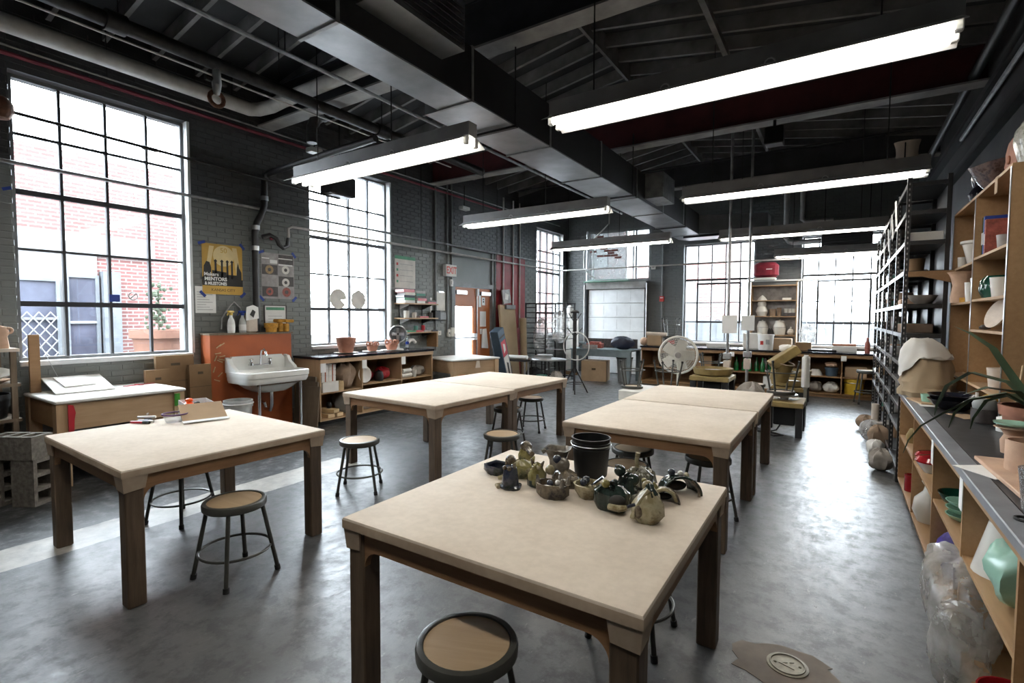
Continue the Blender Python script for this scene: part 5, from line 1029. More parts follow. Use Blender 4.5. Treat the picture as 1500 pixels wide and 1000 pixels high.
# things on the back worktop
for k, (x, y, mt, d, lab) in enumerate(((-2.35, 12.3, 'white_plastic', (.45,.3,.10), 'flat white tray on the back worktop under the left window'), (-1.62, 12.35, 'plaster', (.38,.3,.34), 'heap-like white crate on the back worktop'), (-1.06, 12.32, 'cardboard_light', (.40,.35,.24), 'brown carton with a hand hole on the back worktop'), (-.64, 12.3, 'cardboard', (.28,.3,.17), 'smaller brown carton right of the hand-hole carton'), (-.30, 12.2, 'black_plastic', (.5,.35,.04), 'flat black tray on the back worktop by the right window'), (.08, 12.25, 'white_plastic', (.42,.34,.12), 'white tub below the right window'), (.08, 12.26, 'clay', (.40,.28,.04), 'reddish slab lying on the white tub'))):
    solo('worktop_box', MB().bbox(-d[0]/2,-d[1]/2,0,d[0]/2,d[1]/2,d[2],.008), mt, lab, 'box', (x, y, BZ+(.121 if k == 6 else 0)), .05*k*0, smooth=False)
t = thing('paint_pail', 'white pail with a red and black label on the back worktop', 'bucket', (-1.33, 12.02, BZ)); MB().lathe([(0,0),(.14,0),(.155,.30),(.165,.30),(.165,.33),(.15,.33),(.135,.02),(0,.02)], 22).build('body', 'white_plastic', t, True); MB().cbox((-.06,-.147,.15), (.06,.004,.08)).build('red_mark', 'print_red', t); MB().cbox((.05,-.148,.17), (.07,.004,.1)).build('black_mark', 'print_grey', t)
crumple('clear_bag', 'clear plastic bag standing on the worktop right of the shelf', 'bag', (-.55, 12.12, BZ+.171), (.3,.3,.36), 'film', 47); solo('red_bottle', MB().lathe([(0,0),(.045,0),(.045,.18),(.02,.24),(.02,.30),(0,.30)], 14), 'photo_red', 'dark red bottle at the right end of the back worktop', 'bottle', (.46, 12.15, BZ))
t = thing('wrapped_parcel', 'brown parcel with orange paper on the left end of the back worktop', 'parcel', (-3.72, 12.1, BZ), .15); MB().bbox(-.2,-.14,0,.14,.14,.26,.02).build('parcel', 'cardboard_light', t); MB().tube([(-.22,-.1,.29),(.26,-.1,.27)], .05, 10).build('paper_roll', 'bisque', t, True); MB().sphere((-.28,-.05,.1), .1, 10, 7, (1,1,1)).build('orange_wrap', 'clay_pale', t, True)
t = thing('black_stand', 'black folding stand next to the parcel', 'stand', (-3.32, 12.15, BZ)); MB().bbox(-.18,-.12,0,.18,.12,.2,.01).build('base', 'black_plastic', t); MB().bbox(-.1,-.125,.06,.06,-.12,.14,.002).build('label', 'red_plastic', t)
def upstool(name, loc, label, mat='steel', rz=0, s=1.0):
    t = dup(stool0, loc, rz, label, 'upturned stools', rot=(PI, 0, rz)); t.scale = (s, s, s); return t
upstool('s', (-3.40, 12.2, BZ+.20+SZ+.002), 'upturned metal stool standing on the black stand by the back window')
# tall shelf on the counter with jars
t = thing('jar_shelf', 'open wooden shelf of jars between the two back windows', 'shelf', (-1.75, 12.72, BZ)); wj, hj = .94, 1.50
MB().box(0,0,0,.025,.28,hj).build('side', 'ply_z', t); MB().box(wj-.025,0,0,wj,.28,hj).build('side', 'ply_z', t)
for z in (hj-.10, 1.06, .70, .28): MB().box(.026,.0,z,wj-.026,.28,z+.02).build('shelf_board', 'ply', t)
MB().box(.026,.0,hj-.08,wj-.026,.02,hj-.002).build('top_rail', 'ply', t); MB().box(-.03,-.02,hj,wj+.75,.28,hj+.03).build('top_board', 'white_paint', t); MB().box(-.01,.281,0,wj+.01,.29,hj).build('back_panel', 'wall_back_paint' if 'wall_back_paint' in M else 'photo_grey', t)
t.children[-1].data.materials[0] = M['wall_paint_back']
def jar(loc, r, h, label, mat='white_glaze', lid=True):
    t = thing('lidded_jar', label, 'jar', loc); MB().lathe([(0,0),(r*.8,0),(r,h*.35),(r*.98,h*.6),(r*.72,h*.82),(r*.7,h*.84),(0,h*.84)], 20).build('body', mat, t, True); MB().lathe([(0,h*.842),(r*.78,h*.842),(r*.6,h*.93),(r*.15,h*.95),(r*.16,h*1.0),(0,h*1.02)], 20).build('lid', mat, t, True)
    MB().ring((0,0,h*.5), r*1.0, .005, 22, 4).build('band', 'photo_grey', t)
jz = BZ
jar((-1.50, 12.84, jz+.301), .12, .33, 'white lidded jar at the left of the lowest jar shelf'); jar((-1.15, 12.84, jz+.301), .13, .34, 'larger white lidded jar in the middle of the lowest jar shelf'); vessel('double_gourd', [(0,0),(.09,0),(.13,.10),(.10,.20),(.085,.22),(.10,.27),(.08,.33),(0,.34)], 'white_glaze', 'white gourd-shaped pot on the middle jar shelf', 'pot', (-1.52, 12.84, jz+.721)); vessel('clay_pot', pot_prof(.06,.075,.16), 'bag_paper', 'brown pot beside the gourd-shaped pot', 'pot', (-1.30, 12.84, jz+.721)); vessel('clay_pot', pot_prof(.04,.05,.19), 'bag_paper', 'narrow brown cup on the middle jar shelf', 'cup', (-1.17, 12.84, jz+.721))
for k in range(3): vessel('white_mug', pot_prof(.04,.045,.09), 'white_glaze', ('left', 'middle', 'right')[k]+' white mug on the rack at the right of the middle shelf', 'mug', (-1.03+k*.075, 12.84, jz+.80)); 
solo('mug_tray', MB().bbox(-.14,-.08,0,.14,.08,.075,.006), 'photo_dark', 'dark tray under the three white mugs', 'tray', (-.955, 12.84, jz+.721), smooth=False)
vessel('small_teapot', [(0,0),(.05,.01),(.07,.06),(.05,.12),(.015,.14),(.02,.17),(0,.18)], 'white_glaze', 'small white teapot at the right of the lowest jar shelf', 'teapot', (-.93, 12.82, jz+.301)); vessel('bell_form', [(0,0),(.11,0),(.07,.06),(.03,.10),(0,.12)], 'plaster', 'white cone lying on the top jar shelf', 'bowl', (-1.52, 12.84, jz+1.081)); solo('small_slab', MB().bbox(-.09,-.06,0,.09,.06,.05,.005), 'plaster', 'white slab on the right of the top jar shelf', 'slab', (-1.02, 12.84, jz+1.081), smooth=False)
for k in range(3): vessel('dark_bottle', [(0,0),(.025,0),(.025,.1),(.01,.14),(0,.15)], 'photo_dark', ('left', 'middle', 'right')[k]+' small dark bottle between the lidded jars', 'bottle', (-1.36+k*.04, 12.88, jz+.301))
t = thing('red_backpack', 'red backpack lying on top of the jar shelf', 'backpack', (-1.45, 12.80, jz+hj+.03)); plain('bag_red', (.17, .008, .02, 1), .8, var=.3); MB().bbox(-.25,-.16,.06,.25,.16,.40,.06).build('bag', 'bag_red', t, True); MB().bbox(-.2,-.19,.1,.12,-.162,.28,.01).build('pocket', 'bag_red', t); MB().cbox((.08,-.195,.24), (.12,.006,.02)).build('zip', 'white_plastic', t); MB().bbox(-.24,-.15,0,.2,.15,.058,.01).build('tray', 'white_plastic', t)
# small fixtures on the back wall
t = thing('fire_alarm', 'red fire alarm pull box on the back wall', 'fire alarm', (-3.98, YBf-.05, 2.0)); MB().bbox(-.06,0,0,.06,.05,.14,.006).build('box', 'print_red', t); MB().box(-.04,-.003,.09,.04,0,.11).build('white_strip', 'paper', t)
pipe('alarm_conduit', 'grey conduit dropping to the red fire alarm box', [(-3.98, YB-.03, 2.14), (-3.98, YB-.03, 4.3)], .014, 'frame_grey', 6); pipe('alarm_conduit', 'grey conduit below the red fire alarm box', [(-3.98, YB-.03, 1.0), (-3.98, YB-.03, 1.99)], .014, 'frame_grey', 6)
t = thing('thermostat', 'small pale sensor box right of the glazed light', 'sensor', (-4.22, YBf-.04, 2.86)); MB().bbox(-.06,0,0,.06,.04,.11,.006).build('box', 'off_white', t); MB().box(-.03,-.003,.03,.03,0,.08).build('face', 'photo_grey', t)
pipe('flex_conduit', 'bent pale conduit dropping from the strip light to the back wall', [(-5.3, 12.9, 4.9), (-5.3, 12.9, 4.1), (-5.9, 12.95, 3.6), (-6.05, 12.95, 3.4), (-6.05, 12.95, 2.95), (-5.95, 13.1, 2.75), (-5.9, 13.38, 2.7)], .018, 'pipe_white', 6)
# ---------------------------------------------------------------- pottery wheels, pedestal fan, upturned stools
plain('wheel_yellow', (.24, .17, .06, 1), .6, var=.25, scale=8)
def wheel(x, y, w, d, rz, label, splash=True, top=.46):
    t = thing('pottery_wheel', label, 'pottery wheel', (x, y, 0), rz)
    MB().bbox(-w/2,-d/2,top-.07,w/2,d/2,top,.008).build('deck', 'wheel_yellow', t)
    for sx in (-1, 1):
        for sy in (-1, 1): MB().box(sx*(w/2-.05)-.04, sy*(d/2-.05)-.04, 0, sx*(w/2-.05)+.04, sy*(d/2-.05)+.04, top-.071).build('leg', 'black_metal', t)
    MB().lathe([(0,top+.001),(.05,top+.001),(.05,top+.05),(.17,top+.05),(.175,top+.06),(.17,top+.075),(0,top+.075)], 26).build('wheel_head', 'steel', t, True)
    MB().bbox(-.12,-.12,.12,.14,.14,top-.072,.01).build('motor', 'black_plastic', t)
    if splash: MB().lathe([(.22,top+.001),(.27,top+.02),(.29,top+.11),(.28,top+.11),(.26,top+.03),(.21,top+.012)], 26, cap=False).build('splash_pan', 'wheel_yellow', t, True)
    return t
wheel(-1.62, 8.15, .56, .6, 0, 'pottery wheel with a pale round head behind the right row of tables', True, .70)
wheel(-.62, 7.85, .50, .62, 0, 'pottery wheel with upturned stool and buckets at the aisle', False, .46)
wheel(-.68, 9.5, .50, .6, 0, 'pottery wheel farther back along the aisle', True, .46)
wheel(-.70, 10.75, .50, .6, 0, 'farthest pottery wheel near the back counter', True, .5)
upstool('s', (-.66, 7.80, .537+SZ+.002), 'upturned metal stool holding buckets on the aisle wheel', rz=.4)
t = thing('clay_pail', 'dirty tan pail tipped inside the upturned stool', 'bucket', (-.70, 7.82, .72), rot=(.1,.25,0)); MB().lathe([(0,0),(.11,0),(.135,.26),(.14,.26),(.125,.26),(.1,.02),(0,.02)], 20).build('body', 'wheel_yellow', t, True); MB().ring((0,0,.26), .137, .007, 22, 6).build('rim', 'canvas_fold', t, True)
solo('tan_board', MB().bbox(-.20,-.12,0,.20,.12,.12,.01), 'wheel_yellow', 'tan splash tray sticking out of the upturned stool', 'tray', (-.60, 7.80, 1.00), rot=(0,-.65,.3), smooth=False)
crumple('white_rag', 'white rag on top of the tan tray', 'rag', (-.60, 7.90, 1.11), (.2,.16,.1), 'plaster', 51)
crumple('apron_heap', 'greyish apron heaped left of the aisle wheel', 'cloth', (-1.05, 8.0, .0), (.4,.4,.62), 'dusty_cloth', 52)
t = thing('wheel_cable', 'black power cable curled on the floor under the aisle wheel', 'cable', (-.9, 7.6, .012)); MB().tube([(.3,.3,.2),(.2,.2,.02),(.05,.0,.0),(.2,-.12,.0),(.3,-.02,.0),(.15,.1,.0),(-.1,.05,.0),(-.3,.2,.0)], .010, 6).build('cord', 'rubber', t, True)
t = thing('wall_towel', 'white towel hanging behind the upturned stool', 'towel', (-.40, 8.42, .55)); MB().bbox(-.05,-.12,0,.05,.12,.5,.04).build('cloth', 'plaster', t, True); MB().box(-.02,-.02,-.55,.02,.02,0).build('post', 'steel', t)
# white deck with pedestal fan
t = thing('wheel_cart', 'low white cart behind the right tables carrying stools', 'cart', (-2.52, 8.05, 0)); MB().bbox(-.42,-.42,.26,.55,.42,.42,.01).build('deck', 'off_white', t)
for sx in (-1, 1):
    for sy in (-1, 1): MB().tube([(.06+sx*.40, sy*.34, .0), (.06+sx*.40, sy*.34, .26)], .025, 8).build('leg', 'black_plastic', t, True)
t = thing('pedestal_fan', 'round cream pedestal fan standing before the back counter', 'fan', (-2.27, 8.6, 0), math.radians(15))
MB().lathe([(0,0),(.2,0),(.19,.03),(.03,.05),(0,.05)], 22).build('base', 'off_white', t, True); MB().tube([(0,0,.05),(0,0,.82)], .018, 10).build('pole', 'off_white', t, True)
MB().tube([(0,.06,.95),(0,.20,.95)], [.075,.05], 14).build('motor', 'off_white', t, True); MB().ring((0,0,.95), .305, .020, 40, 8, 'y').build('guard_rim', 'off_white', t, True)
for k, yy in ((0, -.05), (1, .05)):
    g = MB()
    for i in range(7): g.ring((0, yy*(1-(i/7)**2), .95), .05+.036*i, .0025, 26, 4, 'y')
    for i in range(60):
        a = 2*PI*i/60; g.tube([(.05*math.cos(a), yy, .95+.05*math.sin(a)), (.2*math.cos(a+.12), yy*.7, .95+.2*math.sin(a+.12)), (.30*math.cos(a+.2), 0, .95+.30*math.sin(a+.2))], .0026, 4)
    g.build('wire_guard', 'off_white', t)
MB().tube([(0,-.075,.95),(0,-.05,.95)], .05, 16).build('hub_badge', 'photo_grey', t, True); bl = MB()
for k in range(5):
    a = 2*PI*k/5; bl.cbox((.15*math.cos(a), 0, .95+.15*math.sin(a)), (.22,.008,.17), R3(ry=-a) @ R3(rx=.35))
bl.build('blades', 'white_glaze', t)
upstool('s', (-2.84, 7.98, .421+SZ), 'upturned metal stool at the left end of the white cart', rz=.2); upstool('s', (-2.30, 8.12, .421+SZ), 'upturned metal stool behind the pedestal fan on the white cart', rz=.7)
dup(stool0, (-2.0, 9.6, 0), .3, 'metal stool standing before the back counter left of the wheel'); dup(stool0, (-1.2, 9.4, 0), .5, 'metal stool between the two pale poles'); dup(stool0, (.45, 11.35, 0), .2, 'metal stool beside the black shelving at the back counter').scale = (1, 1, 1.35)
upstool('s', (-1.95, 9.6, .47+SZ), 'upturned metal stool stacked on the stool before the back counter', rz=.1)
for (x, y, z0, lab) in ((-1.50, 8.6, 0.0, 'tall pale conduit pole by the round wheel head'), (-1.29, 9.2, 0.0, 'tall pale conduit pole right of the first pole')):
    t = pipe('conduit_pole', lab, [(x, y, z0), (x, y, 4.9)], .022, 'galv_pipe', 8, cat='pole'); MB().bbox(-.05,-.05,.72,.05,.05,.9,.008).build('outlet_box', 'bisque', t); MB().bbox(-.06,-.045,.92,.06,.045,1.02,.008).build('outlet_box', 'galv_pipe', t)
t = thing('taped_paper', 'white paper sheet taped to the first conduit pole', 'paper', (-1.58, 8.565, 1.335)); MB().box(0,0,0,.22,.003,.28).build('sheet', 'paper', t); t = thing('taped_paper', 'white paper sheet taped to the second conduit pole', 'paper', (-1.39, 9.165, 1.37)); MB().box(0,0,0,.2,.003,.25).build('sheet', 'paper', t)
# ---------------------------------------------------------------- right side: black steel shelving
ordw = ('nearest', 'second', 'third', 'fourth', 'farthest')
SX0, SX1 = .49, .815
def steel_shelf(y0, y1, label, levels, top):
    t = thing('steel_shelving', label, 'shelving', (SX0, y0, 0), 0, 'black steel shelving units along the right wall'); w, d = y1-y0, SX1-SX0
    for x in (0, d-.035):
        for y in (0, w-.035):
            p = MB(); p.box(x, y, 0, x+.035, y+.003, top); p.box(x if x == 0 else x+.032, y, 0, (x if x == 0 else x+.032)+.003, y+.035, top); p.build('post', 'black_metal', t)
            if x == 0:
                h = MB(); z = .08
                while z < top-.05: h.box(.012, y-.0012, z, .022, y-.0004, z+.02); z += .05
                h.build('post_slots', 'photo_grey', t)['kind'] = 'stuff'
    for z in levels:
        MB().box(.004, .004, z, d-.004, w-.004, z+.006).build('shelf_plate', 'black_metal', t)
        MB().box(-.002, .036, z-.03, .004, w-.036, z+.008).build('shelf_lip', 'steel_lip', t); MB().box(.036, -.002, z-.03, d-.036, .003, z+.008).build('shelf_lip', 'black_metal', t)
    MB().box(d-.003, .036, .1, d-.001, w-.036, top).build('back_sheet', 'black_metal', t)
    return t
plain('steel_lip', (.20, .20, .21, 1), .3, .5, var=.3)
LV = [.13, .52, .73, .97, 1.15, 1.43, 1.71, 2.02, 2.30, 2.58, 2.84]
for k, (a, b) in enumerate(((6.05, 6.97), (6.98, 7.90), (7.91, 8.83), (8.84, 9.76), (9.77, 10.69))):
    steel_shelf(a, b, ordw[k]+' black steel shelving unit from the camera along the right wall', LV, 2.90)
rs = random.Random(17); kinds = ['plaster', 'bag_paper', 'clay_pale', 'cardboard', 'teal_paper', 'white_glaze', 'dusty_cloth', 'photo_grey']
lvn = ('lowest', 'second', 'third', 'fourth', 'fifth', 'sixth', 'seventh', 'eighth', 'ninth')
for u in range(5):
    for li, z in enumerate(LV[:-2]):
        y0 = 6.05+.93*u; mt = kinds[(u*3+li*5) % 8]; y = y0+.25+.4*((u+li) % 2); lab = 'on the %s level of the %s black shelving unit' % (lvn[li], ordw[u])
        gap = LV[li+1]-z-.05
        if (u+li) % 3 == 0: vessel('stored_bowl', bowl_prof(.12, min(.09, gap*.7)), mt, 'bowl '+lab, 'bowl', (.66, y, z+.0065), 16, 'ware on the black shelving')
        elif (u+li) % 3 == 1: vessel('stored_pot', pot_prof(.06,.075,min(.17, gap*.85)), mt, 'pot '+lab, 'pot', (.64, y, z+.0065), 16, 'ware on the black shelving')
        else: solo('stored_tray', MB().bbox(-.13,-.17,0,.13,.17,min(.09, gap*.6),.006), mt, 'tray '+lab, 'tray', (.65, y, z+.0065), 0, 'ware on the black shelving', False)
for k, (y, z, r) in enumerate(((6.95, 2.58, .1), (7.35, 2.5, -.1), (7.9, 2.42, .15), (8.6, 2.35, 0), (9.5, 2.3, .1))):
    t = thing('hanging_list', 'white paper list hung on the %s upright of the black shelving' % ordw[k], 'paper', (SX0-.012, y, z), rot=(r, -.06, 0)); MB().box(0,-.09,0,.002,.09,.27).build('sheet', 'paper', t); MB().box(-.002,-.03,.262,.004,.03,.275).build('clip', 'steel', t)
t = thing('wood_ramp', 'brown plywood board sticking out of the nearest black shelving', 'board', (.52, 6.03, 2.0)); MB().prism([(0,.02),(.34,.02),(.34,-.10),(.1,-.03),(0,-.03)], .018, 'xz', -.02).build('board', 'ply_dark', t)
solo('orange_tray', MB().bbox(-.12,-.15,0,.12,.15,.06,.006), 'clay_pale', 'orange tray at the near end of the nearest shelving', 'tray', (.63, 6.66, 1.7165), smooth=False)
vessel('wicker_basket', [(0,0),(.12,0),(.14,.07),(.13,.07),(.11,.01),(0,.01)], 'bisque', 'pale wicker basket at the near end of the black shelving', 'basket', (.66, 6.72, 1.4365))
for k, (x, y, s, h, mt) in enumerate(((.40, 6.45, .2, .22, 'dusty_cloth'), (.38, 7.1, .17, .18, 'plaster'), (.42, 7.48, .22, .28, 'bag_paper'), (.36, 7.95, .2, .26, 'film'), (.40, 8.35, .2, .2, 'dusty_cloth'), (.35, 8.72, .22, .2, 'bag_paper'))):
    crumple('clay_bag', ('greyish clay bag on the floor at the foot of the nearest shelving', 'small white bag on the floor before the shelving', 'brown clay bag on the floor before the second shelving unit', 'clear plastic bag of clay on the floor before the third unit', 'greyish clay bag farther along the floor by the shelving', 'farthest brown clay bag on the floor by the shelving')[k], 'bag', (x, y, 0), (s,s,h), mt, 60+k)
solo('clay_block', MB().bbox(-.09,-.06,0,.09,.06,.22,.012), 'dusty_cloth', 'square grey clay block standing among the floor bags', 'clay', (.46, 8.12, 0), .3, smooth=False); vessel('cardboard_tube', [(0,0),(.045,0),(.045,.4),(.04,.4),(.04,.01),(0,.01)], 'bisque', 'pale tube standing among the floor bags by the shelving', 'tube', (.44, 8.55, 0))
# ---------------------------------------------------------------- right bench
QX0, QX1, QY0, QY1, QZ = .49, 1.255, 1.75, 5.86, .91
t = thing('storage_bench', 'long plywood cubby bench along the right wall', 'bench', (QX0, QY0, 0)); Lq, Dq = QY1-QY0, QX1-QX0
wood('ply_warm', (.30, .17, .075, 1), (.42, .26, .13, 1), .6, 1, 2.2, .08)
for y in (.0, .40, 1.25, 2.11, 3.07, Lq-.02): MB().box(.0, y, .09, Dq, y+.02, QZ-.04).build('divider', 'ply_warm', t)
MB().box(.0,.02,.09,Dq,Lq-.02,.108).build('bottom_board', 'ply_warm', t); MB().box(.03,.0,0,Dq,Lq,.088).build('plinth', 'ply_dark', t); MB().box(Dq-.012,.02,.11,Dq-.001,Lq-.02,QZ-.045).build('back_panel', 'ply_dark', t)
for y0, y1 in ((.42, 1.25), (1.27, 2.11), (2.13, 3.07), (3.09, Lq-.02)): MB().box(.005,y0,.49,Dq-.02,y1,.508).build('shelf_board', 'ply_warm', t)
MB().box(-.004,.0,QZ-.075,.0,Lq,QZ-.04).build('face_rail', 'ply_warm', t)
for y in (1.24, 2.1): MB().box(-.007,y-.01,QZ-.20,-.004,y+.06,QZ-.05).build('label_card', 'paper', t)
plain('bench_dark', (.03, .031, .034, 1), .45, var=.5, scale=9); plain('bench_edge', (.18, .19, .21, 1), .4, var=.2)
t = thing('bench_worktop', 'dark worktop with a grey metal edge on the right bench', 'worktop', (QX0, QY0, QZ)); MB().box(.06,-.02,-.039,Dq,Lq,0).build('surface', 'bench_dark', t); MB().bbox(-.02,-.02,-.039,.059,Lq,.002,.004).build('edge_strip', 'bench_edge', t)
# cubby contents
def mushroom(loc, label, s=1):
    t = thing('red_lidded_bowl', label, 'bowl', loc); MB().lathe([(0,0),(.04*s,0),(.075*s,.05*s),(.08*s,.065*s),(0,.065*s)], 20).build('bowl_body', 'white_glaze', t, True); MB().lathe([(.088*s,.066*s),(.09*s,.075*s),(.07*s,.10*s),(.02*s,.112*s),(0,.112*s)], 20).build('lid', 'glaze_red', t, True)
plain('glaze_red', (.30, .015, .02, 1), .1, var=.2); plain('glaze_green', (.012, .07, .045, 1), .12, var=.3); plain('glaze_mint', (.30, .52, .41, 1), .25, var=.15)
mushroom((.565, 4.50, .509), 'glossy red lidded bowl at the front of the bench shelf', 1.1); mushroom((.575, 4.70, .509), 'red lidded bowl behind the front one on the bench shelf', 1.0); mushroom((.70, 4.72, .509), 'small red lidded bowl at the back of the bench shelf', .8)
vessel('white_vase', [(0,0),(.07,0),(.10,.08),(.09,.16),(.04,.22),(.03,.26),(.05,.29),(.04,.29),(0,.28)], 'white_glaze', 'white vase with dark marks at the bottom of the bench', 'vase', (.58, 4.66, .109)); vessel('red_jar', pot_prof(.05,.05,.14), 'glaze_red', 'red jar on the bottom of the far bench cubby', 'jar', (.55, 5.42, .109)); vessel('yellow_jar', [(0,0),(.045,0),(.055,.06),(.03,.12),(0,.13)], 'wheel_yellow', 'ochre jar on the far bench shelf', 'jar', (.56, 5.50, .509))
vessel('green_bowl', bowl_prof(.115,.085), 'glaze_green', 'dark green glazed bowl on the bench shelf', 'bowl', (.61, 3.72, .509)); 
for k in range(3): vessel('mint_dish', bowl_prof(.08,.035), 'glaze_mint', ('bottom', 'middle', 'top')[k]+' pale mint dish of the stack by the green bowl', 'dish', (.58, 3.50, .509+.036*k))
plain('purple_net', (.05, .03, .22, 1), .5, var=.5, scale=18); crumple('purple_bag', 'purple mesh bag at the bottom of the bench under the mint dishes', 'bag', (.66, 3.66, .109), (.30,.34,.32), 'purple_net', 71)
def film_bag(name, loc, size, seed, label, rz=0):
    # thin crumpled sheet: facetted folds pulled into points
    r = random.Random(seed); ph = [r.uniform(0, 6.28) for _ in range(12)]; n, m = 30, 18; vs = []; fs = []
    for i in range(m+1):
        v = i/m; a = PI*v
        for j in range(n):
            u = 2*PI*j/n; q = 1+.16*abs(math.sin(2.5*u+ph[0]+3*v))-.12*abs(math.sin(4*u+ph[1]-5*v))+.10*abs(math.sin(6.5*u+ph[2]+8*v))+.10*math.sin(u+ph[3]+2*v)+r.uniform(-.045, .045)
            rr = max(.02, math.sin(a)**.55)*q; z = (1-math.cos(a))/2+r.uniform(-.03, .03)*math.sin(a)
            vs.append((size[0]/2*rr*math.cos(u), size[1]/2*rr*math.sin(u), max(0, size[2]*(z+.09*math.sin(2*u+ph[9]+4*v)*math.sin(a)))))
    for i in range(m):
        for j in range(n): fs.append((i*n+j, i*n+(j+1) % n, (i+1)*n+(j+1) % n, (i+1)*n+j))
    return solo(name, MB().add(vs, fs), 'bag_film', label, 'bag', loc, rz)
clear('bag_film', (.93, .93, .92, 1), .12, .25, cover=.36, ccol=(.66, .65, .62, 1))
film_bag('plastic_bag', (.50, 3.02, .12), (.26,.52,.38), 81, 'large crumpled clear plastic bag bulging out of the bench')
film_bag('plastic_bag', (.46, 2.82, .0), (.18,.30,.34), 82, 'second clear plastic bag hanging to the floor below the large one')
vessel('paper_cone', [(0,0),(.13,0),(.075,.22),(.06,.22),(.11,.01),(0,.01)], 'white_glaze', 'white fluted vase upside down on the lower bench shelf', 'vase', (.63, 2.86, .509), wob=.03)
crumple('green_bag', 'mint green plastic bag at the near end of the bench shelf', 'bag', (.60, 2.56, .509), (.2,.24,.24), 'glaze_mint', 73); vessel('red_bowl', bowl_prof(.11,.09), 'glaze_red', 'dark red bowl at the bottom near end of the bench', 'bowl', (.58, 2.50, .109))
# bench top things
t = thing('wrapped_sculpture', 'tall sculpture wrapped in brown paper and a white cloth on the bench end', 'sculpture', (.645, 5.62, QZ+.0025))
def blob(prof, seed, wob, n=24): return MB().lathe(prof, n, (0,0,0), 1, 1, wob, seed)
PR = [(0,0),(.205,0),(.215,.04),(.195,.08),(.205,.12),(.185,.17),(.19,.22),(.178,.27),(.176,.32),(.158,.38),(.125,.43),(.07,.465),(0,.475)]
def folded(m):
    for i, (x, y, z) in enumerate(m.v):
        a = math.atan2(y, x); k = 1+.035*math.sin(5*a+7*z)+.028*math.sin(11*a-16*z)+.03*math.sin(3*a+31*z)+.05*math.sin(a+1.2)*(z/.48)
        m.v[i] = (x*k-.05*(z/.48)**2, y*k+.03*(z/.48)**2, z*(1+.03*math.sin(2*a)))
    return m
folded(MB().lathe(PR, 44, (0,0,0), .95, 1.08)).jitter(.004, 3).build('paper_wrap', 'kraft', t, True)
cl = MB().lathe([(.200,.20),(.196,.26),(.192,.33),(.174,.39),(.139,.445),(.082,.484),(0,.495)], 44, (0,0,0), .95, 1.08, cap=False)
for i in range(88):     # hem hangs in a corner on the side towards the aisle
    x, y, z = cl.v[i]; a = 2*PI*((i % 44)/44)-3.5; k = max(0, 1-abs((a+PI) % (2*PI)-PI)/1.1); cl.v[i] = (x*(1+.10*k), y*(1+.10*k), z+(.15-.20*k+.012*math.sin(9*a))*(1 if i < 44 else .5))
folded(cl).jitter(.003, 8).build('cloth_cover', 'plaster', t, True)
t = thing('ply_offcut', 'square plywood offcut under the wrapped sculpture edge', 'board', (.56, 5.22, QZ+.0025), .2); MB().box(-.06,-.22,0,.2,.1,.012).build('board', 'ply', t)
for k in range(2): vessel('black_bowl', bowl_prof(.155,.075,.45), 'countertop', ('lower', 'upper')[k]+' black glazed bowl of the nested pair on the bench', 'bowl', (.715, 4.86, QZ+.003+.035*k), 28)
vessel('mint_cup', pot_prof(.04,.05,.07), 'glaze_mint', 'small mint cup behind the black bowls', 'cup', (.60, 5.12, QZ+.003))
t = thing('glaze_jar', 'dark jar with a pale lid in front of the aloe', 'jar', (.80, 4.38, QZ+.001)); MB().lathe([(0,0),(.065,0),(.07,.02),(.07,.09),(0,.09)], 20).build('body', 'photo_dark', t, True); MB().lathe([(0,.091),(.062,.091),(.066,.12),(.05,.15),(0,.155)], 20).build('lid', 'grey_plastic', t, True)
for k, (x, y, h, mt, r, lab) in enumerate(((.92, 4.75, .16, 'sponge', .07, 'yellow-orange tin at the back of the bench'), (.90, 4.50, .12, 'white_plastic', .05, 'white tub at the back behind the dark jar'), (1.0, 4.30, .20, 'photo_dark', .045, 'dark bottle at the back behind the aloe leaves'), (.93, 4.15, .22, 'photo_red', .03, 'dark red bottle at the back of the bench'), (.86, 4.10, .10, 'paper', .06, 'white tub beside the aloe pot'), (1.05, 4.60, .22, 'cardboard', .06, 'brown tube at the back of the bench'))):
    vessel('bench_tin', [(0,0),(r,0),(r,h*.8),(r*.6,h*.9),(r*.6,h),(0,h)], mt, lab, 'container', (x, y, QZ+.001), 16)
solo('tool_stick', MB().tube([(0,0,0),(.04,.06,.30)], .006, 6), 'pine', 'thin wooden stick leaning by the aloe', 'stick', (.86, 4.02, QZ+.10)); t = thing('marker', 'white marker pen standing by the black bowls', 'marker', (.80, 4.62, QZ+.001)); MB().tube([(0,0,0),(0,0,.12)], .009, 8).build('body', 'paper', t, True); MB().tube([(0,0,.12),(0,0,.165)], .0095, 8).build('cap', 'white_plastic', t, True); MB().tube([(0,0,.05),(0,0,.08)], .0096, 8).build('band', 'print_black', t, True)
for k in range(4): solo('bench_paper', MB().box(-.07,-.1,0,.07,.1,.002), ('paper', 'bisque', 'cardboard_light', 'paper')[k], ('pale strip of paper along the bench edge', 'tan paper scrap behind the black bowls', 'brown scrap near the dark jar', 'white slip on the metal bench edge')[k], 'paper', ((.60, 5.0), (.80, 5.1), (.74, 4.55), (.56, 2.95))[k]+(QZ+.0032,), .2*k, smooth=False)
